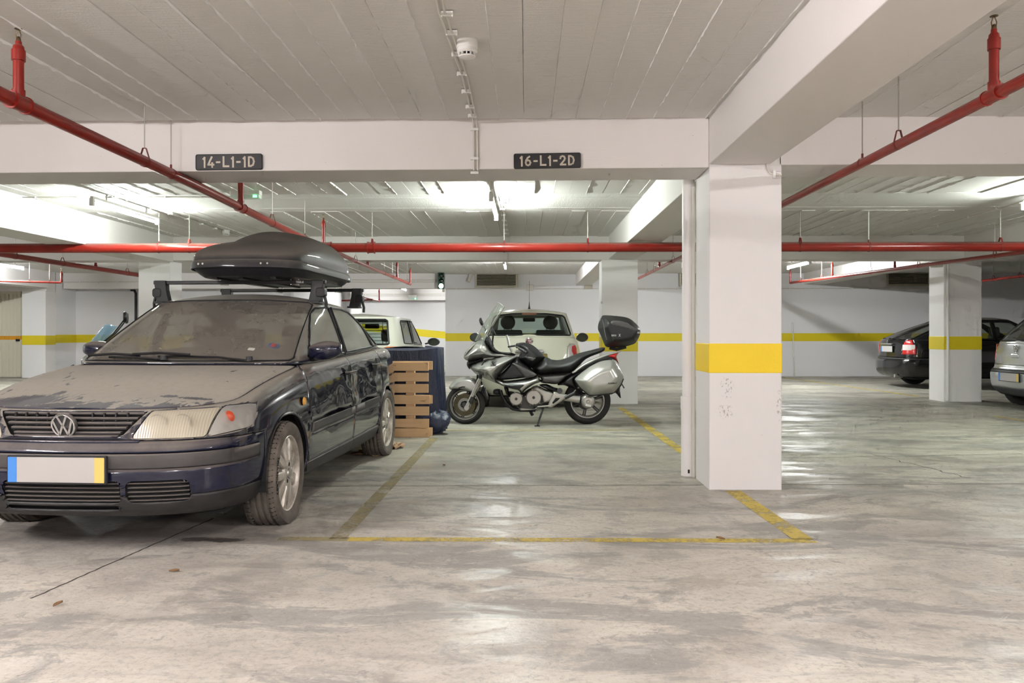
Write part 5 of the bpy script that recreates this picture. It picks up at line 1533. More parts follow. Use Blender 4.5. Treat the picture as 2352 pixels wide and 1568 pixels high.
lid = Shell(ol, lambda x: smooth_interp(x, [(0, .112), (.5, .102), (1.7, .10)]), lambda x: smooth_interp(x, [(0, .30), (.45, .335), (.9, .35), (1.4, .345), (1.7, .29)]),
            lambda v: .50 * v ** 2.4, lambda v: -.13 * v ** 2.2, lambda v: .13 * v ** 2.8, n=80, levels=[i / 14 for i in range(15)], Lf=1.15, Lr=.55)
lid.cap(.75, 1.30, lambda x: smooth_interp(x, [(.35, .36), (.75, .405), (1.05, .412), (1.35, .40), (1.6, .33)]), 10)
lid.out(0, 'lid', 'box_lid', bxo, gap=0, smooth=70)
simple('rivet_steel', (.55, .53, .48), .3, .9)
for y in (.30, .26, -.18, -.225):
    P = lip.path(.085, y - .003, y + .003)
    if P: MB().lathe([(0, -.004), (.006, -.003), (.008, 0)], (P[0][0] - .001, y, .085), 'x', 10).build('rivet', 'rivet_steel', bxo)
for y in (-.2, .05, .25): MB().bx(.2, 1.5, y - .02, y + .02, -.012, .002).build('floor_rib', 'box_black', bxo, None)
for (xx, yy) in ((.45, -.28), (.45, .28), (1.65, -.28), (1.65, .28)):
    MB().tube([(xx, yy - .03, .01), (xx, yy - .03, -.045), (xx, yy + .03, -.045), (xx, yy + .03, .01)], .006, 6).build('u_bolt', 'rivet_steel', bxo)
# ================================================================== THE OTHER CARS
paint('cream_white', (.80, .79, .66), rough=.25)
paint('white_car', (.78, .78, .68), rough=.3)
paint('black_car', (.006, .006, .007), rough=.2)
paint('silver_car', (.46, .48, .47), rough=.28, metal=.55)
simple('mirror_dark', (.10, .12, .10), .12, .6); simple('brake_dull', (.22, .07, .02), .3)  # mirror_dark: dark green reflection put into the glass colour
simple('grey_plastic', (.045, .047, .048), .6)
simple('tail_red', (.45, .012, .012), .2, coat=1.0); simple('tail_orange', (.78, .20, .02), .2, coat=1.0); simple('tail_clear', (.62, .58, .56), .2, coat=1.0)
def hatch(name, label, loc, rot, S, paintm, glassm):
    c = empty(name, loc, rot, label, 'car'); c.scale = (S.get('scale', 1),) * 3
    L = S['L']
    b = Shell(S['plan'], lambda x: S['zb'], lambda x: smooth_interp(x, S['zt']), lambda v: smooth_interp(v, S['dxf']), lambda v: -smooth_interp(v, S['dxr']), lambda v: smooth_interp(v, S['ins']), n=90, levels=[i / 22 for i in range(23)] , Lf=.9, Lr=.8)
    cb = Shell(S['cplan'], lambda x: smooth_interp(x, S['czb']), lambda x: smooth_interp(x, S['czt']), lambda t: S['cf'] * (.9 * t + .1 * t * t), lambda t: -S['cr'] * (.75 * t + .25 * t * t), lambda t: S['ci'] * (.8 * t + .2 * t * t), n=90, levels=[i / 16 for i in range(15)] + [.94, .97, 1.0], Lf=S.get('cLf', 1.4), Lr=S.get('cLr', 1.0))
    cb.cap(S['cap'][0], S['cap'][1], lambda x: smooth_interp(x, S['crown']), 8)
    # openings
    for k, (wx, wz, wr) in enumerate(S['wheels']): b.cut('arch%d' % k, arch(wx, wz, wr + .045, 0))
    REAR = lambda cc, n: n.x > .12 and cc.x > L * .6
    for nm, poly, pj in S.get('bcuts', []):
        F = {'front': REAR, 'side': None}[pj]
        b.cut(nm, poly, pj, (lambda cc, n: cc.x > L * .55) if pj == 'side' else F)
    for k, F in (('p', PLUS), ('m', MINUS)):
        for i, poly in enumerate(S.get('doors', [])): b.cut('door%d%s' % (i, k), poly, 'side', F)
    cb.cut('ws', S['ws'], 'front', lambda cc, n: n.x < -.22 and cc.x < L * .62)
    if S.get('rs'): cb.cut('rs', S['rs'], 'front', lambda cc, n: n.x > .18 and cc.x > L * .55)
    for k, sg_ in (('p', 1), ('m', -1)):
        F2 = (lambda cc, n: n.y > .35) if sg_ > 0 else (lambda cc, n: n.y < -.35)
        for i, poly in enumerate(S['sw']): cb.cut('sw%d%s' % (i, k), poly, 'side', F2)
    b.inner('gap_shade_shell', 'dark', c, .02, [r for k, r in b.names.items() if not k.startswith('arch')] + [0])
    b.out(0, 'body_panels', paintm, c, solid=.008)
    cb.out(0, 'roof_and_pillars', paintm, c, gap=0, solid=.025)
    cb.out('ws', 'windscreen', glassm, c, gap=.001)
    if S.get('rs'):
        cb.out('rs', 'rear_window', glassm, c, gap=.001)
        rid = cb.names['rs']; fs = [f for f in cb.bm.faces if f[cb.lay] == rid]
    for k in 'pm':
        for i in range(len(S['sw'])): cb.out('sw%d%s' % (i, k), 'side_window', S.get('sglass', glassm), c, gap=.001, off=-.003)
        for i in range(len(S.get('doors', []))): b.out('door%d%s' % (i, k), 'door', paintm, c, solid=.008)
    for nm, poly, pj in S.get('bcuts', []):
        nm2, mat, off = S['bmat'][nm]
        b.out(nm, nm2, mat, c, gap=.002, off=off, solid=.01)
    # bonnet / deck
    top = [(v.co.x, v.co.y, v.co.z) for v in b.top[:b.n + 1]]
    mb = MB(); vs = []; nv = 12
    rows = [p for p in top]
    for (x, y, z) in rows:
        for j in range(nv + 1):
            s = -1 + 2 * j / nv; vs.append((x, s * y, z + .03 * (1 - abs(s) ** 2.2) * sstep(0, .4, x)))
    mb.add(vs, [(i * (nv + 1) + j, i * (nv + 1) + j + 1, (i + 1) * (nv + 1) + j + 1, (i + 1) * (nv + 1) + j) for i in range(len(rows) - 1) for j in range(nv) if rows[i][0] < S['bonnet'] or rows[i][0] > S['shelf']])
    mb.build('bonnet_and_shelf', paintm, c, 50)
    MB().bx(.3, L - .3, -.6, .6, S['zb'] - .03, S['zb'] + .05).build('underbody', 'dark', c, None)
    for k, (wx, wz, wr) in enumerate(S['wheels']):
        for s in (1, -1):
            wheel(c, (wx, s * (S['track']), wr), s, wr, .18, wr * .64, 'tyre', S.get('rim', 'alloy'), 7, fast=True, bolts=4)
            w_ = MB(); vs = []
            for q in range(13):
                a = R(190 - 200 * q / 12)
                for yy in (S['track'] + .08, S['track'] - .16): vs.append((wx + (wr + .05) * math.cos(a), s * yy, wz + (wr + .05) * math.sin(a)))
            w_.add(vs, [(2 * i, 2 * i + 1, 2 * i + 3, 2 * i + 2) for i in range(12)]); w_.build('wheel_well', 'dark', c, None)
    for (sx, sy, hd, wd, bk) in S.get('seats', []): seat(c, sx, sy, .30, bk, 'interior_dark', hd, wd)
    return c, b, cb
def mirror_pod(c, x, y, z, s, mat, w=.17, h=.12):
    m = empty('door_mirror', (x, y, z)); m.parent = c
    MB().lathe([(0, -.06), (w * .28, -.05), (w * .48, -.02), (w * .5, .0), (w * .45, .035), (0, .04)], axis='x', n=20).build('mirror_shell', mat, m, 60)
    m.scale = (1, 1, h / w)
    MB().lathe([(0, .042), (w * .4, .042)], axis='x', n=20).build('mirror_glass', 'mirror_dark', m, None)
    MB().tube([(0, 0, 0), (-.02, -s * .14, -.05)], .02, 8).build('mirror_foot', mat, m)

# ---- small rounded cream hatchback behind the motorcycle
fiat = dict(L=3.55, zb=.20, scale=1.03,
  plan=[(0, 0), (.02, .3), (.10, .52), (.30, .68), (.6, .765), (1.2, .805), (2.4, .815), (2.9, .80), (3.22, .74), (3.42, .60), (3.52, .34), (3.55, 0)],
  zt=[(0, .70), (.4, .80), (.9, .94), (1.4, .985), (2.4, 1.02), (3.0, 1.045), (3.55, 1.06)],
  dxf=[(0, .1), (.2, .02), (.5, 0), (.8, .06), (1, .2)], dxr=[(0, .10), (.10, .03), (.25, 0), (.38, .0), (.44, .035), (.6, .055), (.8, .085), (1, .14)],
  ins=[(0, .07), (.15, .02), (.4, 0), (.6, .005), (.85, .04), (1, .095)],
  cplan=[(.95, 0), (.98, .3), (1.06, .52), (1.22, .66), (1.6, .71), (2.4, .72), (2.9, .70), (3.2, .62), (3.35, .46), (3.40, .24), (3.41, 0)],
  czb=[(.95, .95), (1.4, .98), (2.4, 1.015), (3.41, 1.05)], czt=[(.95, 1.42), (1.6, 1.41), (2.6, 1.41), (3.41, 1.43)], cf=.78, cr=.40, ci=.135, cLf=1.35, cLr=1.0,
  cap=(2.0, 2.7), crown=[(1.7, 1.44), (2.1, 1.487), (2.5, 1.49), (2.8, 1.475), (3.0, 1.45)],
  wheels=[(.68, .28, .28), (2.98, .28, .28)], track=.70, bonnet=1.2, shelf=3.1,
  ws=[(-.58, .97), (.58, .97), (.50, 1.38), (-.50, 1.38)],
  rs=[(-.60, 1.075), (.60, 1.075), (.615, 1.09), (.535, 1.345), (.50, 1.372), (.25, 1.398), (0, 1.404), (-.25, 1.398), (-.50, 1.372), (-.535, 1.345), (-.615, 1.09)],
  sw=[[(1.55, 1.01), (2.0, 1.36), (2.42, 1.38), (2.42, 1.03)], [(2.5, 1.04), (2.5, 1.37), (2.75, 1.35), (3.0, 1.10)]],
  doors=[[(1.15, .3), (2.35, .3), (2.42, 1.1), (1.2, 1.1)]],
  bcuts=[('tlp', [(.555, .735), (.565, .90), (.60, .945), (.66, .95), (.70, .90), (.71, .735), (.68, .70), (.59, .70)], 'front'), ('tlm', [(-.555, .735), (-.565, .90), (-.60, .945), (-.66, .95), (-.70, .90), (-.71, .735), (-.68, .70), (-.59, .70)], 'front'), ('bumper', [(2.9, 0), (3.7, 0), (3.7, .58), (3.35, .60)], 'side')],
  bmat={'tlp': ('tail_lamp', 'tail_clear', .006), 'tlm': ('tail_lamp', 'tail_clear', .006), 'bumper': ('rear_bumper', 'cream_white', .004)},
  seats=[(1.85, .34, 'round', .46, .74), (1.85, -.34, 'round', .46, .74)], sglass='glass_tint')
FX, FY = at(1216, 800, 12.1).x, 12.05
f5, f5b, f5c = hatch('small_hatchback', 'cream-white small rounded hatchback seen from behind, parked beyond the motorcycle', (FX, FY + 3.55 * 1.03, 0), R(-90), fiat, 'cream_white', 'glass_clear')
for s in (1, -1):
    # red segment and chrome rim of the lamp
    P = f5b.path(.84, .60, .70, False) if s > 0 else f5b.path(.84, -.70, -.60, False)
    px_ = sum(p[0] for p in P) / len(P)
    MB().prism([(s * .615, .80), (s * .63, .915), (s * .675, .935), (s * .695, .88), (s * .70, .78), (s * .66, .765)], lambda u, v, d: (px_ + .02 + d - abs(u) * .45 + .29, u, v), -.03, .012).build('red_lens', 'tail_red', f5, None, bevel=.004)
    mirror_pod(f5, 1.25, s * .92, 1.035, s, 'black_plastic', .21, .16)
P = f5b.path(.99, -.01, .01, False); xr_ = P[0][0]
bd = empty('badge', (xr_ - .005, 0, .99)); bd.parent = f5
MB().lathe([(0, .012), (.048, .012), (.056, .008), (.058, 0)], axis='x', n=28).build('badge_ring', 'chrome', bd)
simple('badge_red', (.22, .015, .03), .3); MB().prism(rrect(-.036, .036, -.032, .032, .01), lambda u, v, d: (d, u, v), .012, .015).build('badge_field', 'badge_red', bd, None)
g_ = MB(); glyphs(g_, 'FIAT', -.031, -.02, .042, lambda u, v, d: (.015 + d, u * .62, v), .2, .1, .002); g_.build('badge_letters', 'chrome', bd, None)
P = f5b.path(.835, -.01, .01, False)
MB().prism(rrect(-.21, .21, -.022, .022, .02), lambda u, v, d: (P[0][0] + d - .01, u, .845 + v), 0, .035).build('boot_handle', 'chrome', f5, 40, bevel=.008)
pl = plate(f5, (P[0][0] + .02, 0, .74), .50, .12, '+x')
simple('digit_dark', (.08, .04, .02), .6)
g_ = MB(); GLY['8'] = ([[(.33, .95), (.14, .84), (.14, .64), (.33, .53), (.52, .64), (.52, .84), (.33, .95)], [(.33, .53), (.08, .38), (.08, .16), (.33, .04), (.58, .16), (.58, .38), (.33, .53)]], .66); GLY['7'] = ([[(.06, .93), (.58, .93), (.26, 0)]], .62); glyphs(g_, '08', .0, 0, .048, lambda u, v, d: (P[0][0] + .0305 + d, .207 + u * .5, .748 + v), .16, .1, .001); glyphs(g_, '07', .0, 0, .048, lambda u, v, d: (P[0][0] + .0305 + d, .207 + u * .5, .687 + v), .16, .1, .001); g_.build('plate_digits', 'digit_dark', f5, None)
MB().lathe([(.022, 0), (.012, .03), (.006, .08), (.004, .11), (.0025, .11), (.002, .43), (0, .43)], (2.82, 0, 1.478), n=12).build('antenna', 'black_plastic', f5)
MB().prism(rrect(-.11, .11, -.012, .012, .008), lambda u, v, d: (3.045 + d, u, 1.398 + v), 0, .03).build('brake_light', 'brake_dull', f5, None)
MB().prism(rrect(-.10, .10, -.03, .03, .015), lambda u, v, d: (1.72 + d, u, 1.33 + v), 0, .03).build('rear_view_mirror', 'interior_dark', f5, None)
MB().prism([(-.56, .94), (.56, .94), (.56, 1.10), (.30, 1.14), (.14, 1.11), (0, 1.09), (-.14, 1.11), (-.30, 1.14), (-.56, 1.10)], lambda u, v, d: (1.35 + d, u, v), 0, .3).build('dashboard', 'interior_dark', f5, None)
MB().bx(2.55, 2.68, -.55, .55, .6, 1.10).build('rear_bench', 'interior_dark', f5, None, bevel=.03)
g_ = MB(); glyphs(g_, '500', 0, 0, .03, lambda u, v, d: (f5b.path(.66, .40, .42, False)[0][0] + .003 + d, .40 + u, .66 + v), .18, .12, .002); g_.build('model_number', 'chrome', f5, None)

# ---- boxy white hatchback behind the covered load
golf = dict(L=4.0, zb=.22,
  plan=[(0, 0), (.02, .4), (.08, .66), (.25, .78), (.6, .82), (2.0, .845), (3.2, .835), (3.75, .79), (3.92, .68), (3.98, .40), (4.0, 0)],
  zt=[(0, .75), (.5, .82), (1.2, .90), (2.0, .93), (3.2, .95), (4.0, .96)],
  dxf=[(0, .1), (.2, .02), (.5, 0), (.8, .04), (1, .1)], dxr=[(0, .08), (.1, .02), (.3, 0), (.45, .0), (.5, .04), (.8, .05), (1, .08)],
  ins=[(0, .06), (.15, .02), (.4, 0), (.7, .005), (.9, .025), (1, .06)],
  cplan=[(1.15, 0), (1.17, .4), (1.25, .62), (1.45, .73), (2.0, .775), (3.0, .775), (3.6, .745), (3.82, .66), (3.90, .40), (3.92, 0)],
  czb=[(1.15, .90), (2, .925), (3.92, .955)], czt=[(1.15, 1.36), (2, 1.355), (3.92, 1.365)], cf=.82, cr=.24, ci=.115, cLf=1.45, cLr=.9,
  cap=(2.3, 3.2), crown=[(2.0, 1.38), (2.4, 1.415), (3.0, 1.42), (3.4, 1.40), (3.68, 1.375)],
  wheels=[(.82, .29, .29), (3.3, .29, .29)], track=.73, bonnet=1.3, shelf=3.75,
  ws=[(-.66, .93), (.66, .93), (.57, 1.33), (-.57, 1.33)],
  rs=[(-.60, .99), (.60, .99), (.615, 1.005), (.56, 1.305), (.53, 1.325), (-.53, 1.325), (-.56, 1.305), (-.615, 1.005)],
  sw=[[(1.68, .965), (2.13, 1.31), (2.55, 1.325), (2.62, .98)], [(2.72, .985), (2.66, 1.325), (3.22, 1.32), (3.30, 1.29), (3.40, 1.0)]],
  doors=[[(1.35, .3), (2.62, .3), (2.66, 1.1), (1.4, 1.1)]],
  bcuts=[('tlp', [(.50, .80), (.50, .93), (.62, .965), (.78, .95), (.83, .93), (.83, .80)], 'front'), ('tlm', [(-.50, .80), (-.50, .93), (-.62, .965), (-.78, .95), (-.83, .93), (-.83, .80)], 'front'), ('bumper', [(3.5, 0), (4.2, 0), (4.2, .56), (3.5, .56)], 'side')],
  bmat={'tlp': ('tail_lamp', 'tail_orange', .006), 'tlm': ('tail_lamp', 'tail_orange', .006), 'bumper': ('rear_bumper', 'grey_plastic', .008)},
  seats=[(2.0, .36, 'box', .48, .56), (2.0, -.36, 'box', .48, .56)], sglass='glass_dark')
GX = at(905, 800, 10.75).x - .64
gf, gb, gc = hatch('white_hatchback', 'boxy white hatchback seen from behind, parked past the wooden pallet', (GX, 10.72 + 4.0, 0), R(-90 - 1.0), golf, 'white_car', 'glass_clear')
for s in (1, -1):
    mirror_pod(gf, 1.62, s * .93, 1.0, s, 'grey_plastic', .20, .13)
    P = gb.path(.84, .55, .80, False) if s > 0 else gb.path(.84, -.80, -.55, False)
    vs = []
    for (x, y, z) in P: vs += [(x + .012, y, .80), (x + .012, y, .865)]
    MB().add(vs, [(2 * i, 2 * i + 2, 2 * i + 3, 2 * i + 1) for i in range(len(P) - 1)]).build('red_lens', 'tail_red', gf, None, solid=.006)
cg = empty('cargo_grid', (2.9, 0, 0)); cg.parent = gf
for k in range(7): MB().cyl((0, -.58, .98 + .05 * k), (0, .58, .98 + .05 * k), .005, 6).build('bar', 'black_plastic', cg)
for y in (-.35, 0, .35): MB().cyl((0, y, .6), (0, y, 1.36), .005, 6).build('upright', 'black_plastic', cg)
MB().prism(rrect(-.11, .11, -.035, .035, .015), lambda u, v, d: (1.95 + d, u, 1.25 + v), 0, .03).build('rear_view_mirror', 'interior_dark', gf, None)
plate(gf, (gb.path(.70, -.01, .01, False)[0][0] + .012, 0, .70), .50, .11, '+x')
seal_c = car; car = gf; seal(gc, 'rs', .014); seal(gc, 'sw0p', .008); seal(gc, 'sw1p', .008); car = f5; seal(f5c, 'rs', .012); car = seal_c

# ---- black hatchback, side on, behind the right column
prim = dict(L=4.4, zb=.22, scale=1.06,
  plan=[(0, 0), (.02, .35), (.10, .62), (.3, .77), (.7, .83), (2.2, .85), (3.5, .845), (4.0, .80), (4.25, .68), (4.36, .40), (4.4, 0)],
  zt=[(0, .72), (.5, .80), (1.2, .88), (2.0, .92), (3.2, .95), (4.0, .955), (4.4, .95)],
  dxf=[(0, .1), (.2, .02), (.5, 0), (.8, .05), (1, .14)], dxr=[(0, .10), (.08, .03), (.22, 0), (.42, 0), (.46, .05), (.7, .07), (.95, .09), (1, .11)],
  ins=[(0, .07), (.15, .02), (.4, 0), (.7, .008), (.9, .035), (1, .08)],
  cplan=[(1.25, 0), (1.27, .4), (1.35, .62), (1.55, .72), (2.2, .765), (3.2, .765), (3.9, .72), (4.15, .62), (4.24, .38), (4.27, 0)],
  czb=[(1.25, .90), (2.2, .92), (3.2, .945), (4.27, .945)], czt=[(1.25, 1.34), (2.2, 1.335), (4.27, 1.335)], cf=.85, cr=1.02, ci=.15, cLf=1.5, cLr=1.65,
  cap=(2.4, 2.9), crown=[(2.1, 1.36), (2.4, 1.395), (2.9, 1.398), (3.25, 1.36)],
  wheels=[(.9, .30, .30), (3.45, .30, .30)], track=.735, bonnet=1.4, shelf=4.1,
  ws=[(-.64, .92), (.64, .92), (.55, 1.31), (-.55, 1.31)],
  rs=[(-.60, .965), (.60, .965), (.615, .98), (.53, 1.28), (.49, 1.305), (-.49, 1.305), (-.53, 1.28), (-.615, .98)],
  sw=[[(1.75, .955), (2.2, 1.28), (2.55, 1.305), (2.55, .965)], [(2.63, .97), (2.63, 1.305), (3.0, 1.30), (3.3, 1.20), (3.5, 1.08), (3.52, .985)]],
  doors=[[(1.4, .3), (2.55, .3), (2.58, 1.1), (1.45, 1.1)], [(2.6, .3), (3.05, .3), (3.45, .75), (3.5, 1.1), (2.6, 1.1)]],
  bcuts=[('tlp', [(.52, .66), (.54, .90), (.60, .945), (.66, .94), (.74, .80), (.75, .66)], 'front'), ('tlm', [(-.52, .66), (-.54, .90), (-.60, .945), (-.66, .94), (-.74, .80), (-.75, .66)], 'front'), ('strip', [(3.8, .56), (4.6, .56), (4.6, .585), (3.8, .585)], 'side'), ('bumper', [(3.75, 0), (4.6, 0), (4.6, .60), (3.8, .60)], 'side')],
  bmat={'tlp': ('tail_lamp', 'tail_red', .005), 'tlm': ('tail_lamp', 'tail_red', .005), 'strip': ('bumper_strip', 'grey_plastic', .008), 'bumper': ('rear_bumper', 'black_car', .006)},
  seats=[(2.0, .36, 'box', .48, .56), (2.0, -.36, 'box', .48, .56), (2.85, .4, 'box', .5, .5), (2.85, -.4, 'box', .5, .5)])
PY_ = 17.5
pr_, pb_, pc_ = hatch('black_hatchback', 'black liftback car parked side on behind the right column', (7.66 + 4.4 * 1.06, PY_, 0), R(180), prim, 'black_car', 'glass_tint')
for s in (1, -1):
    P = pb_.path(.80, .535, .735, False) if s > 0 else pb_.path(.80, -.735, -.535, False)
    vs = []
    for (x, y, z) in P: vs += [(x + .018, y, .745), (x + .014, y, .850)]
    MB().add(vs, [(2 * i, 2 * i + 2, 2 * i + 3, 2 * i + 1) for i in range(len(P) - 1)]).build('clear_lens', 'tail_clear', pr_, None, solid=.006)
    mirror_pod(pr_, 1.7, s * .93, 1.0, s, 'black_car', .2, .13)
xp = pb_.path(.84, -.01, .01, False)[0][0]
plate(pr_, (xp + .012, 0, .76), .50, .115, '+x', False)
MB().prism(rrect(-.25, .25, -.014, .014, .01), lambda u, v, d: (xp + d, u, .86 + v), 0, .03).build('boot_trim', 'chrome', pr_, None)
MB().lathe([(.034, 0), (.038, .012), (.030, .014)], (xp - .01, 0, .91), 'x', 24).build('badge', 'chrome', pr_)
MB().tube([(4.22, .1, .965), (4.02, .12, 1.06), (3.72, .15, 1.17)], .010, 6).build('rear_wiper', 'rubber', pr_)
MB().tube([(3.9, .35, .24), (4.15, .38, .23), (4.35, .38, .235)], .035, 12).build('exhaust', 'zinc', pr_)
MB().lathe([(0, 0), (.3, .03), (.33, .12), (0, .14)], (3.9, .35, .15), n=12).build('silencer', 'dark', pr_)

# ---- silver hatchback at the right edge
polo = dict(L=3.9, zb=.20,
  plan=[(0, 0), (.02, .35), (.10, .60), (.3, .75), (.7, .80), (2.0, .825), (3.1, .82), (3.6, .78), (3.8, .68), (3.87, .40), (3.9, 0)],
  zt=[(0, .76), (.5, .84), (1.2, .93), (2.0, .96), (3.2, .99), (3.9, 1.0)],
  dxf=[(0, .1), (.2, .02), (.5, 0), (.8, .05), (1, .14)], dxr=[(0, .14), (.08, .06), (.2, .01), (.40, 0), (.47, .035), (.55, .07), (.8, .085), (1, .12)],
  ins=[(0, .07), (.15, .02), (.4, 0), (.7, .008), (.9, .03), (1, .07)],
  cplan=[(1.1, 0), (1.12, .4), (1.2, .60), (1.4, .71), (2.0, .75), (2.9, .75), (3.5, .72), (3.70, .62), (3.77, .38), (3.79, 0)],
  czb=[(1.1, .93), (2, .955), (3.79, .985)], czt=[(1.1, 1.40), (2, 1.395), (3.79, 1.405)], cf=.85, cr=.42, ci=.135, cLf=1.5, cLr=1.0,
  cap=(2.2, 2.95), crown=[(1.95, 1.42), (2.3, 1.46), (2.9, 1.465), (3.37, 1.43)],
  wheels=[(.8, .29, .29), (3.26, .29, .29)], track=.715, bonnet=1.3, shelf=3.6,
  ws=[(-.62, .96), (.62, .96), (.54, 1.37), (-.54, 1.37)],
  rs=[(-.62, 1.02), (.62, 1.02), (.64, 1.035), (.56, 1.35), (.53, 1.37), (-.53, 1.37), (-.56, 1.35), (-.64, 1.035)],
  sw=[[(1.62, .99), (2.1, 1.34), (2.5, 1.365), (2.5, 1.0)], [(2.6, 1.005), (2.58, 1.365), (3.0, 1.355), (3.25, 1.30), (3.4, 1.03)]],
  doors=[[(1.3, .3), (2.5, .3), (2.53, 1.1), (1.35, 1.1)]],
  bcuts=[('tlp', [(.64, .72), (.645, .96), (.68, .99), (.735, .99), (.75, .72)], 'front'), ('tlm', [(-.64, .72), (-.645, .96), (-.68, .99), (-.735, .99), (-.75, .72)], 'front'), ('valance', [(3.5, 0), (4.2, 0), (4.2, .30), (3.5, .33)], 'side'), ('rub', [(3.4, .545), (4.2, .545), (4.2, .595), (3.4, .595)], 'side'), ('bumper', [(3.4, 0), (4.2, 0), (4.2, .66), (3.4, .68)], 'side'), ('gate', rrect(-.60, .60, .67, 1.3, .05), 'front')],
  bmat={'tlp': ('tail_lamp', 'tail_red', .006), 'tlm': ('tail_lamp', 'tail_red', .006), 'rub': ('rub_strip', 'grey_plastic', .010), 'bumper': ('rear_bumper', 'silver_car', .004), 'valance': ('valance', 'grey_plastic', .004), 'gate': ('tailgate', 'silver_car', .0)},
  seats=[(1.95, .36, 'box', .48, .58), (1.95, -.36, 'box', .48, .58)])
PX_ = at(2272, 900, 13.0).x - .14
po, pob, poc = hatch('silver_hatchback', 'silver hatchback at the right edge in front of the black car', (PX_ + 3.9, 12.22, 0), R(180), polo, 'silver_car', 'glass_tint')
for s in (1, -1):
    P = pob.path(.90, .645, .74, False) if s > 0 else pob.path(.90, -.74, -.645, False)
    vs = []
    for (x, y, z) in P: vs += [(x + .012, y, .86), (x + .006, y, .975)]
    MB().add(vs, [(2 * i, 2 * i + 2, 2 * i + 3, 2 * i + 1) for i in range(len(P) - 1)]).build('orange_lens', 'tail_orange', po, None, solid=.006)
    mirror_pod(po, 1.5, s * .92, 1.03, s, 'silver_car', .2, .14)
xq_ = pob.path(.88, -.01, .01, False)[0][0]
em2 = empty('emblem', (xq_ + .005, 0, .905)); em2.parent = po; em2.rotation_euler = (0, 0, R(180))
MB().tube([(0, .055 * math.cos(2 * math.pi * k / 32), .055 * math.sin(2 * math.pi * k / 32)) for k in range(32)], .006, 8, closed=True).build('ring', 'chrome', em2)
st = MB()
for s in (1, -1):
    stroke((s * .022, .048), (s * .002, .004)); stroke((s * .047, .028), (s * .021, -.047)); stroke((s * .022, -.047), (s * .001, .004))
st.build('letters', 'chrome', em2, None)
MB().prism(rrect(-.085, .085, -.03, .03, .02), lambda u, v, d: (xq_ - .01 + d, u, .80 + v), 0, .035).build('tailgate_handle', 'silver_car', po, None, bevel=.01)
plate(po, (pob.path(.48, -.01, .01, False)[0][0] + .014, 0, .485), .50, .12, '+x')
MB().tube([(3.66, .05, 1.04), (3.66, -.30, 1.07)], .01, 6).build('rear_wiper', 'rubber', po)
car2 = car; car = po; seal(poc, 'rs', .012); car = pr_; seal(pc_, 'rs', .010); car = car2
# ================================================================== THE SILVER TOURING MOTORCYCLE
YBK = 10.19
paint('bike_silver', (.50, .50, .475), rough=.30, metal=.55, coat=.8)
simple('bike_black', (.016, .016, .017), .42); simple('bike_grey', (.075, .07, .07), .45)
simple('seat_vinyl', (.030, .031, .031), .48, bump=.2, scale=220)
simple('engine_alloy', (.46, .44, .41), .38, .6); simple('bike_gold', (.16, .13, .08), .4, .6)
simple('lens_bike', (.55, .54, .50), .08, .35, coat=1.0)
glass('bike_screen', (.90, .93, .91), .05, (.6, .6, .6))
SURF = {}
def BP(cx, cy, y=0.0):
    """drawing coordinates of the side view -> (x, z) in the plane y of the motorcycle"""
    p = at(1000 + cx * .212585, 680 + cy * .212585, YBK + y); return (p.x, p.z)
def pdist(p, poly):
    best = 1e9
    for i in range(len(poly)):
        ax, ay = poly[i]; bx_, by_ = poly[(i + 1) % len(poly)]
        dx, dy = bx_ - ax, by_ - ay; l2 = dx * dx + dy * dy
        t = 0 if l2 < 1e-12 else max(0, min(1, ((p[0] - ax) * dx + (p[1] - ay) * dy) / l2))
        d = math.hypot(p[0] - ax - t * dx, p[1] - ay - t * dy); best = min(best, d)
    return best
def inpoly(u, w, poly):
    ins_ = False; j = len(poly) - 1
    for i in range(len(poly)):
        if (poly[i][1] > w) != (poly[j][1] > w) and u < (poly[j][0] - poly[i][0]) * (w - poly[i][1]) / (poly[j][1] - poly[i][1]) + poly[i][0]: ins_ = not ins_
        j = i
    return ins_
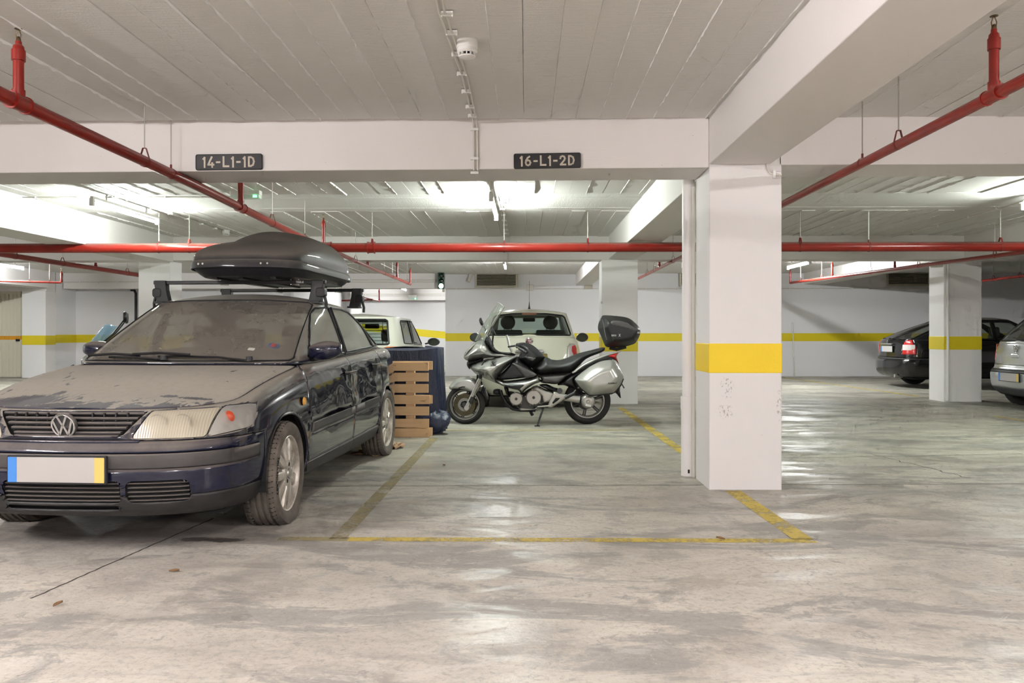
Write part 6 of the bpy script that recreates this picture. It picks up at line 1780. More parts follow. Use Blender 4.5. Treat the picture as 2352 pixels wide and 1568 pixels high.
def puff(name, poly, mat, parent, T, Re, yc=0.0, T2=None, h=.013, ysc=None, smooth=60, per=4, flat=0.0):
    """closed pillow whose side-view outline is poly (x,z); T/T2: half thickness towards -y/+y; Re: how far the edge rounds"""
    if per > 1: poly = [(p.x, p.y) for p in spline(poly, per, closed=True)]
    xs = [p[0] for p in poly]; zs = [p[1] for p in poly]
    x0, x1, z0, z1 = min(xs) - h * .3, max(xs) + h * .3, min(zs) - h * .3, max(zs) + h * .3
    nx, nz = max(2, int((x1 - x0) / h)), max(2, int((z1 - z0) / h))
    bm = bmesh.new()
    V = [[bm.verts.new((lerp(x0, x1, i / nx), 0, lerp(z0, z1, j / nz))) for i in range(nx + 1)] for j in range(nz + 1)]
    for j in range(nz):
        for i in range(nx): bm.faces.new((V[j][i], V[j][i + 1], V[j + 1][i + 1], V[j + 1][i]))
    n = len(poly)
    for i in range(n):
        a, b = poly[i], poly[(i + 1) % n]
        lo = (min(a[0], b[0]) - 1e-5, min(a[1], b[1]) - 1e-5); hi = (max(a[0], b[0]) + 1e-5, max(a[1], b[1]) + 1e-5)
        fs = [f for f in bm.faces if not (max(v.co.x for v in f.verts) < lo[0] or min(v.co.x for v in f.verts) > hi[0] or max(v.co.z for v in f.verts) < lo[1] or min(v.co.z for v in f.verts) > hi[1])]
        if not fs: continue
        d = (b[0] - a[0], b[1] - a[1]); no = Vector((-d[1], 0, d[0]))
        if no.length < 1e-9: continue
        bmesh.ops.bisect_plane(bm, geom=list({v for f in fs for v in f.verts}) + list({e for f in fs for e in f.edges}) + fs, plane_co=(a[0], 0, a[1]), plane_no=no.normalized(), dist=1e-6)
    dead = [f for f in bm.faces if not inpoly(f.calc_center_median().x, f.calc_center_median().z, poly)]
    bmesh.ops.delete(bm, geom=dead, context='FACES')
    bmesh.ops.remove_doubles(bm, verts=bm.verts, dist=h * .22)
    bm.verts.index_update(); bm.verts.ensure_lookup_table()
    T2 = T if T2 is None else T2; vs = []; nv = len(bm.verts); prof = []
    for v in bm.verts:
        d = pdist((v.co.x, v.co.z), poly); q = min(1.0, d / Re); prof.append(flat + (1 - flat) * math.sin(q * math.pi / 2) if d > 1e-4 else flat)
    k_ = [1.0 if ysc is None else ysc(v.co.x, v.co.z) for v in bm.verts]
    vs = [(v.co.x, yc - T * p * k, v.co.z) for v, p, k in zip(bm.verts, prof, k_)] + [(v.co.x, yc + T2 * p * k, v.co.z) for v, p, k in zip(bm.verts, prof, k_)]
    fs = [tuple(v.index for v in f.verts) for f in bm.faces] + [tuple(v.index + nv for v in f.verts)[::-1] for f in bm.faces]
    if flat:
        for e in bm.edges:
            if len(e.link_faces) == 1: a, b = e.verts[0].index, e.verts[1].index; fs.append((a, b, b + nv, a + nv))
    bm.free()
    me = bpy.data.meshes.new(name); me.from_pydata(vs, [], fs); me.update()
    b2 = bmesh.new(); b2.from_mesh(me); bmesh.ops.remove_doubles(b2, verts=b2.verts, dist=1e-5); bmesh.ops.recalc_face_normals(b2, faces=b2.faces); b2.to_mesh(me); b2.free()
    me.shade_smooth()
    if flat: me.set_sharp_from_angle(angle=R(smooth))
    me.materials.append(MATS[mat])
    o = bpy.data.objects.new(name, me); COL.objects.link(o); o.parent = parent; SURF[o.name] = (poly, T, Re, yc, ysc); return o
bk = empty('motorcycle', (0, YBK, 0), 0, 'silver touring motorcycle with side cases and a black top case', 'motorcycle')
def sh(name, pts, mat, T, Re, yc=0.0, per=4, T2=None, parent=None, ysc=None, h=.013, smooth=60, flat=0.0):
    return puff(name, [BP(cx, cy, yc - T * .5 if yc == 0 else yc) for cx, cy in pts], mat, parent or bk, T, Re, yc, T2, h, ysc, smooth, per, flat)
# wheels
fwx, fwz = BP(326, 1192)[0], .246
rwx, rwz = BP(1640, 1130)[0], .292
def bike_wheel(name, c, r, rr, w, rot, disc):
    t = empty(name, c); t.parent = bk; t.rotation_euler = (0, 0, rot); h = w / 2
    MB().lathe([(rr, -h * .8), (rr + (r - rr) * .4, -h), (r - .02, -h * .8), (r - .005, -h * .4), (r, 0), (r - .005, h * .4), (r - .02, h * .8), (rr + (r - rr) * .4, h), (rr, h * .8)], axis='y', n=48).build('tyre', 'tyre', t, 50)
    MB().lathe([(rr - .02, -h * .5), (rr - .006, -h * .85), (rr + .004, -h * .85), (rr - .004, -h * .6), (rr - .02, 0), (rr - .004, h * .6), (rr + .004, h * .85), (rr - .006, h * .85), (rr - .02, h * .5)], axis='y', n=48).build('rim', 'engine_alloy', t, 50)
    sp = MB()
    for k in range(6):
        a = 2 * math.pi * k / 6 + .3
        for s in (-.07, .07):
            sp.tube([(.05 * math.cos(a + s * 2), 0, .05 * math.sin(a + s * 2)), ((rr - .01) * math.cos(a + s), 0, (rr - .01) * math.sin(a + s))], [.011, .008], 8)
    sp.build('spokes', 'bike_grey', t)
    MB().lathe([(0, -.05), (.03, -.05), (.045, -.03), (.045, .03), (.03, .05), (0, .05)], axis='y', n=20).build('hub', 'bike_grey', t)
    for s in ((-1, 1) if disc else ()):
        MB().lathe([(.085, s * .055), (.085, s * .059), (.140, s * .059), (.140, s * .055), (.085, s * .055)], axis='y', n=40).build('brake_disc', 'bike_gold', t)
        hl = MB()
        for k in range(30):
            a = 2 * math.pi * k / 30
            hl.lathe([(0, s * .0605 - .0005), (.004, s * .0605 - .0005)], ((.105 + .018 * (k % 2)) * math.cos(a), 0, (.105 + .018 * (k % 2)) * math.sin(a)), 'y', 6)
        hl.build('disc_holes', 'dark', t, None)
        MB().lathe([(.05, s * .056), (.085, s * .056)], axis='y', n=20).build('disc_carrier', 'engine_alloy', t)
    return t
bike_wheel('front_wheel', (fwx, -.02, fwz), .250, .185, .11, R(-8), True)
bike_wheel('rear_wheel', (rwx, 0, rwz), .294, .208, .14, 0, False)
# fork, mudguard
f0, f1 = BP(470, 930), BP(345, 1196)
for s in (-1, 1):
    fk = empty('fork_leg', (0, s * .095 - .02, 0)); fk.parent = bk
    MB().cyl((f0[0] + .02, 0, f0[1] + .05), (f1[0], 0, f1[1]), .025, 16).build('lower_tube', 'engine_alloy', fk)
    MB().cyl((f0[0] - .02 + .10, 0, f0[1] + .28), (f0[0], 0, f0[1]), .021, 14).build('upper_tube', 'bike_black', fk)
    MB().lathe([(0, -.03), (.03, -.03), (.03, .03), (0, .03)], (f1[0], 0, f1[1]), 'y', 16).build('axle_clamp', 'engine_alloy', fk)
    MB().box((f1[0] + .06, 0, f1[1] + .10), (.05, .05, .09), Matrix.Rotation(R(25), 3, 'Y')).build('brake_caliper', 'bike_black', fk, None, bevel=.008)
sh('front_mudguard', [(143, 985), (185, 930), (250, 887), (330, 868), (400, 880), (452, 915), (502, 965), (506, 990), (480, 1040), (455, 1086), (415, 1086), (372, 1055), (330, 1032), (280, 1022), (180, 1021)], 'bike_silver', .10, .05, h=.011)
sh('mudguard_slot', [(245, 995), (280, 975), (325, 972), (330, 980), (290, 988), (255, 998)], 'bike_black', .02, .008, -.095, per=3, h=.012)
sh('mudguard_flap', [(505, 1040), (535, 985), (548, 1010), (572, 1090), (566, 1120), (545, 1100)], 'bike_grey', .07, .02, h=.010)
# fairing
sh('nose_fairing', [(300, 668), (312, 615), (362, 548), (430, 492), (520, 478), (575, 540), (615, 600), (720, 622), (860, 640), (800, 655), (690, 660), (520, 676), (420, 692), (345, 702)], 'bike_silver', .21, .10, ysc=lambda x, z: .62 + .38 * sstep(BP(300, 0)[0], BP(560, 0)[0], x))
sh('headlight', [(303, 662), (312, 612), (362, 546), (432, 500), (445, 520), (395, 585), (340, 645)], 'lens_bike', .19, .05, h=.010, ysc=lambda x, z: .55 + .45 * sstep(BP(300, 0)[0], BP(450, 0)[0], x))
sh('chin', [(335, 745), (345, 704), (420, 692), (515, 670), (492, 702), (400, 738), (366, 792)], 'bike_black', .17, .05)
fairing = sh('side_fairing', [(346, 752), (385, 738), (500, 692), (700, 655), (830, 640), (886, 655), (800, 745), (715, 830), (672, 880), (668, 905), (700, 962), (560, 908), (440, 852), (375, 792)], 'bike_silver', .285, .12)
sh('fairing_vent', [(492, 745), (535, 693), (540, 700), (512, 744), (498, 750)], 'bike_black', .012, .006, -.272, per=1, h=.01)
sh('lower_fairing', [(640, 905), (690, 895), (760, 914), (960, 892), (1060, 866), (1110, 858), (1138, 900), (1135, 932), (1080, 952), (1025, 985), (975, 1020), (930, 1060), (905, 1034), (880, 1020), (800, 1002), (700, 965)], 'bike_silver', .25, .05)
sh('crash_pad', [(748, 968), (830, 950), (945, 950), (960, 965), (930, 990), (890, 1008), (800, 990)], 'bike_black', .02, .015, -.245, per=3, h=.014)
sh('inner_fairing', [(660, 880), (715, 830), (800, 745), (890, 655), (920, 695), (1030, 780), (1120, 850), (1000, 882), (760, 908), (680, 905)], 'bike_black', .20, .04)
sh('knee_panel', [(822, 722), (880, 735), (1000, 790), (1095, 852), (985, 884), (940, 850), (865, 765)], 'bike_grey', .025, .02, -.195, per=3)
# turn signal lens, cockpit, tank
sh('turn_signal', [(450, 604), (490, 548), (528, 534), (556, 572), (548, 606), (480, 612)], 'lens_bike', .03, .03, -.165, per=3, h=.014)
sh('cockpit', [(520, 478), (560, 430), (600, 470), (640, 560), (700, 600), (830, 612), (860, 640), (720, 625), (615, 603), (570, 545)], 'bike_black', .15, .05)
sh('fuel_tank', [(868, 520), (905, 503), (960, 500), (1020, 512), (1090, 558), (1150, 620), (1182, 662), (1120, 712), (1045, 772), (1028, 782), (950, 722), (905, 692), (898, 650), (930, 600), (900, 550)], 'bike_black', .185, .09)
sh('tank_badge', [(965, 660), (1000, 648), (1075, 662), (1080, 680), (1050, 700), (1020, 690)], 'bike_grey', .012, .012, -.178, per=3, h=.014)
sh('seat', [(1042, 768), (1100, 727), (1190, 662), (1260, 686), (1340, 691), (1420, 670), (1500, 636), (1560, 615), (1680, 585), (1800, 555), (1842, 560), (1815, 602), (1690, 652), (1620, 692), (1560, 752), (1482, 822), (1400, 832), (1250, 842), (1120, 852), (1060, 800)], 'seat_vinyl', .18, .09)
sh('tail_panel', [(1110, 855), (1250, 842), (1480, 826), (1420, 880), (1330, 950), (1220, 948), (1140, 935), (1142, 895)], 'bike_grey', .165, .04)
sh('rear_subframe', [(1320, 955), (1480, 826), (1620, 760), (1700, 690), (1900, 645), (1905, 700), (1700, 800), (1530, 880), (1515, 930), (1570, 1020), (1660, 1065), (1590, 1062), (1500, 1012), (1400, 968)], 'bike_black', .14, .04)
for s in (-1, 1):
    yy = s * .165
    sh('grab_rail', [(1480, 826), (1600, 726), (1750, 655), (1880, 615), (2005, 588), (1992, 606), (1880, 640), (1720, 706), (1580, 778), (1515, 826)], 'bike_silver', .03, .02, yy, h=.010)
    # side cases
    pc = sh('side_case', [(1508, 905), (1530, 868), (1640, 780), (1760, 712), (1860, 690), (1928, 697), (1985, 770), (2026, 850), (2030, 890), (2000, 962), (1940, 1032), (1900, 1050), (1680, 1072), (1640, 1052), (1570, 992), (1528, 940)], 'bike_silver', .15, .13, s * .275, h=.014)
    if s < 0: case_near = pc
    MB().tube([(*(lambda q: (q[0], s * .275 - .0, q[1]))(BP(cx, cy, -.275)),) for cx, cy in [(1508, 905), (1530, 940), (1570, 992), (1640, 1054), (1680, 1074), (1900, 1052), (1942, 1034), (2002, 962), (2031, 890)]], .010, 8).build('case_seam', 'bike_black', pc)
# text on the side case and the wing badge
def wrap(o, target):
    """lay flat lettering on the curved side of a panel"""
    poly, T, Re, yc, ysc = SURF[target.name]
    ym = sum(v.co.y for v in o.data.vertices) / len(o.data.vertices)
    for v in o.data.vertices:
        k = 1.0 if ysc is None else ysc(v.co.x, v.co.z)
        y = yc - T * k * math.sin(min(1.0, pdist((v.co.x, v.co.z), poly) / Re) * math.pi / 2)
        v.co.y = y - (.0045 if v.co.y < ym else .001)
    return o
def side_text(text, cx, cy, h, y, mat, parent, slant=.0, name='lettering', sw=.17, tilt=0.0):
    mb = MB(); x, z = BP(cx, cy, y)
    glyphs(mb, text, 0, 0, h, lambda u, v, d: (x + u + v * slant, y - d, z + v + u * tilt), sw, .14, .002); return mb.build(name, mat, parent, None)
simple('decal_dark', (.03, .03, .03), .5); simple('decal_white', (.62, .62, .60), .5)
wrap(side_text('DEAUVILLE', 1862, 948, .017, -.418, 'decal_dark', bk, .35, 'case_lettering'), case_near)
wrap(side_text('HONDA', 598, 757, .022, -.283, 'decal_dark', bk, .0, 'brand_lettering', .2), fairing)
wg = MB()
for k, (a, b) in enumerate([((622, 735), (682, 680)), ((612, 732), (672, 700)), ((608, 724), (660, 712)), ((618, 742), (655, 724)), ((604, 716), (640, 705)), ((626, 748), (645, 738))]):
    q0, q1 = BP(*a, -.28), BP(*b, -.28); d = Vector((q1[0] - q0[0], q1[1] - q0[1])); nn = Vector((-d.y, d.x)).normalized() * .006
    wg.prism([(q0[0] - nn.x, q0[1] - nn.y), (q1[0], q1[1]), (q0[0] + nn.x, q0[1] + nn.y)], lambda u, v, dd: (u, -.283 - dd, v), 0, .003)
wrap(wg.build('wing_badge', 'decal_dark', bk, None), fairing)
# top case
tc = sh('top_case', [(1768, 315), (1790, 245), (1820, 206), (1900, 205), (2050, 221), (2130, 250), (2200, 312), (2230, 362), (2225, 420), (2190, 490), (2150, 522), (2020, 552), (1868, 552), (1828, 500), (1800, 430), (1770, 365)], 'bike_black', .27, .11)
sh('case_lid_panel', [(1905, 270), (1960, 262), (2060, 280), (2170, 345), (2212, 372), (2150, 378), (2040, 350), (1930, 320), (1895, 300)], 'bike_grey', .012, .012, -.262, per=3, parent=tc, h=.014)
sh('case_reflector', [(2105, 375), (2160, 382), (2225, 385), (2190, 412), (2165, 405)], 'lens_bike', .02, .02, -.215, per=1, parent=tc, h=.014)
MB().tube([(*(lambda q: (q[0], -.262, q[1]))(BP(cx, cy, -.26)),) for cx, cy in [(1900, 310), (1990, 330), (2090, 372), (2150, 400), (2210, 412)]], .005, 6).build('lid_seam', 'dark', tc)
MB().tube([(*(lambda q: (q[0], -.265, q[1]))(BP(cx, cy, -.26)),) for cx, cy in [(1800, 255), (1820, 320), (1830, 400), (1850, 470)]], .006, 6).build('case_handle', 'bike_grey', tc)
wrap(side_text('SH50', 1903, 432, .019, -.272, 'decal_white', bk, 0, 'case_brand', .2), tc); wrap(side_text('X', 1982, 434, .028, -.272, 'decal_white', bk, 0, 'case_brand_letter', .2), tc)
MB().tube([(*(lambda q: (q[0], 0, q[1]))(BP(cx, cy)),) for cx, cy in [(1880, 560), (1960, 575), (2060, 548)]], .02, 8).build('case_carrier', 'bike_black', bk)
# tail lamp, rear flap, plate
sh('tail_lamp', [(1868, 642), (1930, 608), (2000, 592), (1965, 655), (1990, 740), (1960, 705), (1885, 668)], 'tail_red', .10, .03, per=2, h=.010)
sh('rear_flap', [(1945, 1030), (2002, 952), (1996, 1010), (2009, 1098), (1994, 1098), (1965, 1060)], 'bike_black', .09, .012, per=2, h=.010)
MB().tube([(*(lambda q: (q[0], -.1, q[1]))(BP(cx, cy)),) for cx, cy in [(2003, 940), (2030, 988)]], .008, 6).build('plate_light', 'bike_black', bk)
# engine
en = empty('engine', (0, 0, 0)); en.parent = bk
sh('crankcase', [(790, 1030), (930, 1050), (1020, 1000), (1120, 1010), (1180, 1080), (1160, 1170), (1100, 1200), (1095, 1225), (1070, 1242), (910, 1247), (888, 1200), (830, 1160), (800, 1110)], 'bike_grey', .13, .04, parent=en)
for (cx, cy, rr_, y0, y1) in ((873, 1108, .082, -.13, -.185), (1062, 1095, .098, -.12, -.170)):
    q = BP(cx, cy, -.16); o = MB().lathe([(0, y1), (rr_ * .86, y1), (rr_ * .95, y1 + .008), (rr_, y1 + .02), (rr_, y0)], (q[0], 0, q[1]), 'y', 36).build('engine_cover', 'engine_alloy', en, 40)
    MB().lathe([(0, y1 - .006), (.014, y1 - .006), (.018, y1)], (q[0], 0, q[1]), 'y', 16).build('cover_cap', 'bike_grey', o)
    for k in range(5):
        a = 2 * math.pi * k / 5 + .5
        MB().lathe([(0, y0 - .035), (.007, y0 - .035), (.009, y0)], (q[0] + rr_ * 1.02 * math.cos(a), 0, q[1] + rr_ * 1.02 * math.sin(a)), 'y', 8).build('bolt', 'engine_alloy', o)
sh('sump', [(886, 1184), (1000, 1190), (1090, 1196), (1100, 1218), (1070, 1240), (912, 1247), (890, 1222)], 'engine_alloy', .14, .03, parent=en, per=2)
sh('frame_plate', [(1022, 1000), (1100, 965), (1180, 1005), (1290, 1040), (1275, 1130), (1205, 1152), (1152, 1150), (1140, 1085), (1085, 1035)], 'engine_alloy', .15, .02, per=2)
sh('footrest_bracket', [(1210, 1192), (1240, 1120), (1278, 1032), (1330, 1050), (1405, 1058), (1440, 1072), (1400, 1118), (1300, 1175), (1262, 1202), (1222, 1206)], 'engine_alloy', .02, .012, -.17, per=2, h=.014)
sh('bracket_hole', [(1262, 1150), (1300, 1098), (1350, 1098), (1320, 1130), (1270, 1165)], 'dark', .004, .004, -.19, per=1, h=.014)
for (a, b, r_, m, y) in (((1400, 1100), (1505, 1045), .022, 'bike_black', -.24), ((1060, 1170), (1100, 1195), .012, 'bike_black', -.22), ((1090, 1195), (1230, 1185), .010, 'engine_alloy', -.2)):
    qa, qb = BP(*a, y), BP(*b, y); MB().cyl((qa[0], y, qa[1]), (qb[0], y, qb[1]), r_, 12).build('footrest', m, bk)
# swing arm and shaft drive
qa, qb = BP(1300, 1090, -.1), BP(1560, 1115, -.1)
MB().tube([(qa[0], -.10, qa[1]), (qb[0], -.11, qb[1])], [.035, .045], 14).build('swing_arm', 'engine_alloy', bk)
MB().lathe([(0, -.155), (.018, -.155), (.022, -.148), (.03, -.148), (.06, -.145), (.085, -.125), (.092, -.09), (.085, -.06)], (rwx, 0, rwz), 'y', 32).build('final_drive', 'engine_alloy', bk)
qc = BP(1680, 1180, -.15); MB().box((qc[0] - .03, -.146, qc[1]), (.07, .012, .03), Matrix.Rotation(R(12), 3, 'Y')).build('drive_plate', 'white_plastic', bk, None, bevel=.004)
MB().lathe([(.0, -.06), (.095, -.055), (.095, -.05), (0, -.05)], (rwx - .03, 0, rwz - .01), 'y', 28).build('rear_disc', 'bike_black', bk)
# exhaust pipes and lower hoses
MB().tube([(*(lambda q: (q[0], -.08, q[1]))(BP(cx, cy)),) for cx, cy in [(705, 1010), (720, 1070), (770, 1150), (840, 1210), (920, 1222), (1080, 1225)]], .022, 12).build('exhaust_pipe', 'bike_black', bk)
sh('horn', [(620, 1030), (640, 1005), (700, 1005), (710, 1050), (690, 1070), (630, 1062)], 'bike_black', .06, .02, per=2, h=.014)
sh('radiator', [(735, 940), (790, 985), (800, 1100), (760, 1060), (740, 1000)], 'bike_black', .14, .02, per=1)
sh('battery_cover', [(1120, 960), (1200, 950), (1280, 985), (1360, 1010), (1330, 1040), (1270, 1030), (1180, 1000)], 'bike_black', .15, .02, per=2)
MB().lathe([(0, -.17), (.03, -.17), (.034, -.15), (.034, -.12)], (*[BP(1345, 1022, -.15)[0]], 0, BP(1345, 1022, -.15)[1]), 'y', 20).build('adjuster', 'bike_grey', bk)
# handlebar, grips, mirrors, screen
for s in (-1, 1):
    hb = empty('handlebar', (0, 0, 0)); hb.parent = bk
    a, b, c_ = BP(790, 545), BP(865, 535), BP(990, 604)
    o1 = MB().tube([(a[0], s * .10, a[1]), (b[0], s * .20, b[1]), (c_[0], s * .36, c_[1] + (.0 if s < 0 else .02))], .011, 10).build('bar', 'bike_black', hb)
    m_ = Vector((b[0], s * .20, b[1])).lerp(Vector((c_[0], s * .36, c_[1])), .35)
    MB().tube([m_, (c_[0], s * .36, c_[1])], .018, 12).build('grip', 'rubber', o1)
    MB().tube([m_ + Vector((-.05, 0, .03)), m_ + Vector((.06, s * .13, -.02))], .006, 6).build('lever', 'chrome', o1)
    MB().box(m_ + Vector((-.02, 0, .03)), (.04, .05, .06)).build('switch_block', 'bike_black', o1, None, bevel=.006)
    ms = BP(470, 470) if s < 0 else BP(470, 330)
    mm = empty('mirror', (BP(640, 380)[0] if s < 0 else BP(485, 275)[0], s * .33, BP(640, 380)[1] if s < 0 else BP(485, 275)[1])); mm.parent = bk
    MB().lathe([(0, -.035), (.05, -.03), (.075, -.01), (.08, .01), (.07, .016), (0, .016)], axis='x', n=20).build('mirror_shell', 'bike_black', mm, 60)
    MB().lathe([(0, .018), (.066, .018)], axis='x', n=20).build('mirror_glass', 'chrome', mm, None)
    mm.scale = (.8, 1.25, .75); mm.rotation_euler = (0, R(-20), 0)
    tgt = Vector((BP(620, 540)[0], s * .17, BP(620, 540)[1]))
    MB().tube([Vector(mm.location), Vector(mm.location).lerp(tgt, .5) + Vector((0, s * .03, 0)), tgt], .010, 8).build('mirror_stalk', 'bike_black', bk)
MB().tube([(*(lambda q: (q[0], -.03, q[1]))(BP(cx, cy)),) for cx, cy in [(770, 420), (785, 470), (800, 540), (830, 600)]], .014, 8).build('phone_mount', 'bike_silver', bk)
def scr(u, v):
    cx, cy = interp(v, [(0, 425), (.35, 500), (.7, 600), (1, 672)]), interp(v, [(0, 480), (.35, 330), (.7, 175), (1, 72)])
    x, z = BP(cx, cy); s = -1 + 2 * u; w = interp(v, [(0, .19), (.5, .22), (.85, .20), (1, .13)])
    return (x + .13 * abs(s) ** 2.0 * (1 - .35 * v), s * w, z - .05 * abs(s) ** 3 * v)
MB().grid(scr, 16, 14).build('windscreen', 'bike_screen', bk, 80, solid=.004)
ed = [scr(0, j / 14) for j in range(15)] + [scr(i / 16, 1) for i in range(1, 17)] + [scr(1, 1 - j / 14) for j in range(1, 15)]
MB().tube(ed, .0035, 6).build('screen_edge', 'lens_bike', bk)
# side stand and centre stand
qa, qb = BP(1162, 1195, -.15), BP(1102, 1395, -.28)
sd_ = MB().tube([(qa[0], -.14, qa[1]), (qa[0] - .01, -.18, qa[1] - .05), (qb[0], -.27, .012)], [.016, .014, .010], 10).build('side_stand', 'bike_black', bk)
MB().bx(qb[0] - .035, qb[0] + .03, -.29, -.245, .0, .01).build('stand_foot', 'bike_black', sd_, None)
MB().tube([(BP(1030, 1240)[0], -.1, BP(1030, 1240)[1]), (BP(1050, 1275)[0], -.12, BP(1050, 1275)[1])], .02, 8).build('centre_stand_tang', 'bike_black', bk)
# ================================================================== PALLET, COVERED LOAD, SCOOTER, LITTER
def wood(name, a, b):
    t = NT(name); p = t.objco(); oi = t.n('ObjectInfo').outputs['Random']
    sh_ = t.n('VectorMath'); sh_.operation = 'ADD'; t.l(p, sh_.inputs[0]); cb = t.n('CombineXYZ'); t.l(t.math('MULTIPLY', oi, 40.0), cb.inputs[2]); t.l(cb.outputs[0], sh_.inputs[1])
    g = t.noise(t.mapping(sh_.outputs[0], (1.2, 20, 24)), 2.0, 6, .6, .6)
    kn = t.noise(t.mapping(sh_.outputs[0], (4, 8, 10)), 1.6, 3)
    c = t.mix(g, a, b); c = t.mix(t.ramp(kn, [(.66, 0), (.75, .7)]), c, (.12, .05, .02))
    c = t.mix(t.math('MULTIPLY', oi, .35), c, (.62, .42, .22))
    t.bsdf(c, .65, normal=t.bump(g, .25, .003))
wood('pallet_wood', (.60, .36, .18), (.76, .53, .31))
YP = 8.86
pal = empty('pallet', (at(988, 1000, YP).x, YP, 0), R(-1.0), 'wooden pallet standing on edge behind the dusty car', 'pallet')
rows_ = [(831.5, 851.7), (856, 876), (882, 902), (908, 928), (933.6, 954), (962, 982), (984, 1007)]
def yz(py): return 1.14 - (py - 765) * YP / FPX
for k, (a, b) in enumerate(rows_):
    z0, z1 = max(.0, yz(b)), yz(a); e = (-.018, -.018, -.018, .0, -.012, -.012, .0)[k]
    MB().bx(-1.2, e, -.011, .011, 0, z1 - z0).build('board', 'pallet_wood', pal, None, loc=(0, random.uniform(-.003, .003), z0), bevel=.003)
for x0 in (-.27, -.69, -1.13):
    MB().bx(x0, x0 + .095, .011, .095, .012, .815).build('stringer', 'pallet_wood', pal, None, bevel=.003)
for z0 in (.0, .36, .735):
    MB().bx(-1.2, .012, .095, .117, 0, .095).build('back_board', 'pallet_wood', pal, None, loc=(0, 0, z0), bevel=.003)
nl = MB()
for (a, b) in rows_:
    zc_ = (yz(a) + yz(b)) / 2
    nl.lathe([(0, -.0125), (.004, -.0125), (.004, -.010)], (-.21, 0, zc_), 'y', 6); nl.lathe([(0, -.0125), (.004, -.0125), (.004, -.010)], (-.205, 0, zc_ - .03), 'y', 6)
nl.build('nails', 'zinc', pal, None)

# dark blue cover
t_ = NT('tarp'); p_ = t_.objco()
t_.bsdf(t_.mix(t_.noise(p_, 4, 5), (.008, .012, .030), (.020, .027, .062)), .36, normal=t_.bump(t_.noise(t_.mapping(p_, (3, 3, 1)), 5, 5, .6, .8), .5, .03), spec=.45)
tp = empty('covered_load', (at(960, 990, 9.5).x - .02, 9.52, 0), 0, 'tall load wrapped in a dark blue plastic cover behind the pallet', 'tarpaulin')
X0, X1, Y0, Y1 = -1.15, .30, -.42, .42
def tarp_pt(a, z):
    """a: 0..1 round the load; z: 0..1 up the side"""
    per = [(X0, Y0), (X1, Y0), (X1, Y1), (X0, Y1)]
    s = a * 4 % 4; i = int(s); f = s - i
    p0, p1 = per[i], per[(i + 1) % 4]; x, y = lerp(p0[0], p1[0], f), lerp(p0[1], p1[1], f)
    cx_, cy_ = (X0 + X1) / 2, 0; rx, ry = (X1 - X0) / 2, (Y1 - Y0) / 2
    # round the corners
    ux, uy = (x - cx_) / rx, (y - cy_) / ry; L_ = (abs(ux) ** 7 + abs(uy) ** 7) ** (1 / 7); ux, uy = ux / L_, uy / L_
    fold = .016 * math.sin(a * 2 * math.pi * 15 + 2.2 * math.sin(z * 3)) + .010 * math.sin(a * 2 * math.pi * 37 + z * 5 + 1)
    fold *= (1.25 - z) * 1.1
    k = 1 + fold + .045 * (1 - z) - .015 * math.sin(z * math.pi)
    zz = z * (.905 + .055 * sstep(-1.1, .2, x) - .012 * math.sin(a * 40))
    return (cx_ + ux * rx * k, cy_ + uy * ry * k, max(.004, zz))
mb = MB(); na, nz_ = 200, 22; vs = []
for j in range(nz_ + 1):
    for i in range(na): vs.append(tarp_pt(i / na, j / nz_))
top_ = [vs[nz_ * na + i] for i in range(na)]
for j in range(1, 9):
    q = 1 - j / 8
    for (x, y, z) in top_:
        cx_ = -.42; tx = max(-1.0, min(.1, x))
        vs.append((tx + (x - tx) * q, y * q, z + .022 * (1 - q) + .012 * math.sin(x * 14 + y * 9) * (1 - q) * q * 3))
fs = [(j * na + i, j * na + (i + 1) % na, (j + 1) * na + (i + 1) % na, (j + 1) * na + i) for j in range(nz_ + 8) for i in range(na)]
mb.add(vs, fs); mb.build('cover', 'tarp', tp, 60)
bl = MB(); vs = []; n1, n2 = 26, 18
for j in range(n2 + 1):
    v = j / n2 * math.pi
    for i in range(n1):
        u = i / n1 * 2 * math.pi; r_ = 1 + .10 * math.sin(3 * u + 2 * v) + .07 * math.sin(7 * u + 4 * v)
        vs.append((.20 * r_ * math.sin(v) * math.cos(u) + .10 * math.cos(v) * 0 + .06 * (math.cos(v)), .17 * r_ * math.sin(v) * math.sin(u), max(.004, .115 + .125 * r_ * math.cos(v) * (1.1))))
bl.add(vs, [(j * n1 + i, j * n1 + (i + 1) % n1, (j + 1) * n1 + (i + 1) % n1, (j + 1) * n1 + i) for j in range(n2) for i in range(n1)])
bl.build('bunched_hem', 'tarp', tp, 70, loc=(.22, -.33, 0))

# crumpled cardboard by the rear wheel
simple('cardboard', (.42, .27, .16), .8, var=.25, scale=12)
def scrap(px, py, w, d, seed, label, h=.03):
    rnd = random.Random(seed); p = flr(px, py); m = MB(); n_ = 7
    H = [[rnd.uniform(.002, h) for _ in range(n_ + 1)] for _ in range(n_ + 1)]
    m.grid(lambda u, v: ((u - .5) * w + .02 * math.sin(v * 7 + seed), (v - .5) * d + .015 * math.sin(u * 9 + seed), H[int(round(v * n_))][int(round(u * n_))]), n_, n_)
    o = m.build('cardboard_scrap', 'cardboard', None, 30, loc=(p.x, p.y, .001), solid=.004); o.rotation_euler = (0, 0, rnd.uniform(-.5, .5))
    return tag(o, label, 'cardboard', 'crumpled cardboard scraps')
scrap(850, 1043, .30, .20, 3, 'crumpled brown cardboard lying in front of the rear wheel')
scrap(908, 1028, .16, .22, 5, 'small crumpled cardboard scrap right of the rear wheel', .05)
simple('dead_leaf', (.20, .11, .05), .8)
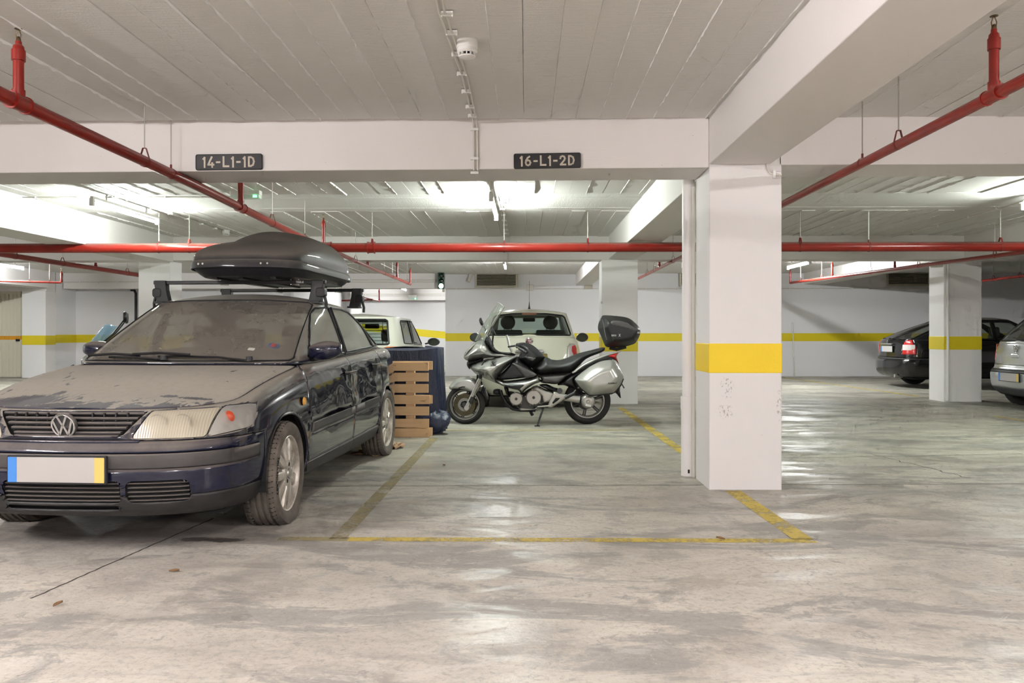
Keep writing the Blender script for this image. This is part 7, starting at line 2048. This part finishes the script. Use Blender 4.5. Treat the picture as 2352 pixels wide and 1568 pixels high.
for k, (px, py, lb) in enumerate(((400, 1314, 'small curled dry leaf on the floor in front of the car'), (133, 1391, 'dark dry twig scrap on the floor at the lower left'), (1655, 1239, 'small dark chip lying on the front yellow line'), (1680, 987, 'dark crumb on the thin yellow line by the motorcycle'), (1020, 1070, 'small dark chip in the empty bay'))):
    p = flr(px, py); m = MB().grid(lambda u, v: ((u - .5) * .05, (v - .5) * .022 * (1 - (2 * u - 1) ** 2) , .003 + .008 * (2 * v - 1) ** 2 + .004 * u), 6, 4)
    o = m.build('dry_leaf', 'dead_leaf', None, 60, loc=(p.x, p.y, .001), solid=.001); o.rotation_euler = (0, 0, k * 1.3); tag(o, lb, 'leaf')

# scooter half hidden behind the car
paint('scooter_dark', (.02, .03, .06), rough=.25); glass('blue_screen', (.72, .86, .93), .22, (.55, .72, .82))
sx_, sy_ = at(318, 800, 8.3).x, 8.3
sc_ = empty('scooter', (sx_, sy_, 0), R(205), 'dark scooter with a pale blue windscreen half hidden behind the saloon', 'scooter')
def sp(name, pts, mat, T, Re, yc=0.0, h=.03): return puff(name, pts, mat, sc_, T, Re, yc, None, h)
# local x: forward (front wheel at +x), z up
for nm, x_ in (('front_wheel', .62), ('rear_wheel', -.62)):
    w = empty(nm, (x_, 0, .24)); w.parent = sc_
    MB().lathe([(.15, -.04), (.19, -.055), (.235, -.03), (.24, 0), (.235, .03), (.19, .055), (.15, .04)], axis='y', n=32).build('tyre', 'tyre', w)
    MB().lathe([(0, -.03), (.15, -.035), (.155, 0), (.15, .035), (0, .03)], axis='y', n=28).build('rim', 'alloy', w)
sp('front_mudguard', [(.36, .36), (.50, .50), (.70, .50), (.86, .34), (.80, .34), (.62, .44), (.46, .36)], 'scooter_dark', .08, .04)
sp('leg_shield', [(.30, .22), (.42, .22), (.50, .60), (.46, .86), (.36, 1.0), (.28, .98), (.30, .7)], 'scooter_dark', .22, .07)
sp('floor_board', [(-.25, .20), (.42, .18), (.42, .27), (-.22, .30)], 'rubber', .17, .03)
sp('rear_body', [(-.30, .25), (-.10, .40), (-.15, .70), (-.45, .78), (-.85, .72), (-.92, .60), (-.75, .45), (-.5, .30)], 'scooter_dark', .18, .09)
sp('seat', [(-.10, .72), (-.02, .80), (-.30, .80), (-.45, .86), (-.85, .84), (-.88, .76), (-.5, .74)], 'seat_vinyl', .15, .05)
sp('headlamp', [(.40, .80), (.50, .78), (.52, .88), (.42, .96), (.38, .9)], 'lens_bike', .10, .04)
for s in (-1, 1):
    MB().tube([(.34, 0, .98), (.33, s * .18, 1.04), (.26, s * .33, 1.03)], .012, 8).build('handlebar', 'bike_black', sc_)
    MB().tube([(.27, s * .30, 1.03), (.24, s * .36, 1.03)], .02, 10).build('grip', 'rubber', sc_)
    mm = empty('mirror', (.12, s * .30, 1.30)); mm.parent = sc_
    MB().lathe([(0, -.02), (.05, -.018), (.06, 0), (.055, .012), (0, .012)], axis='x', n=20).build('mirror_shell', 'bike_black', mm, 60)
    MB().lathe([(0, -.022), (.05, -.022)], axis='x', n=20).build('mirror_glass', 'chrome', mm, None)
    MB().tube([(.12, s * .30, 1.28), (.22, s * .24, 1.14), (.33, s * .16, 1.04)], .007, 6).build('mirror_stalk', 'bike_black', sc_)
MB().grid(lambda u, v: (.50 - .20 * v - .10 * (2 * u - 1) ** 2, (u - .5) * (.36 - .16 * v), .98 + .26 * v - .03 * (2 * u - 1) ** 2), 14, 10).build('windscreen', 'blue_screen', sc_, 80, solid=.004)
MB().tube([(-.3, -.1, .24), (-.38, -.14, 0.01)], .012, 6).build('stand', 'bike_black', sc_)
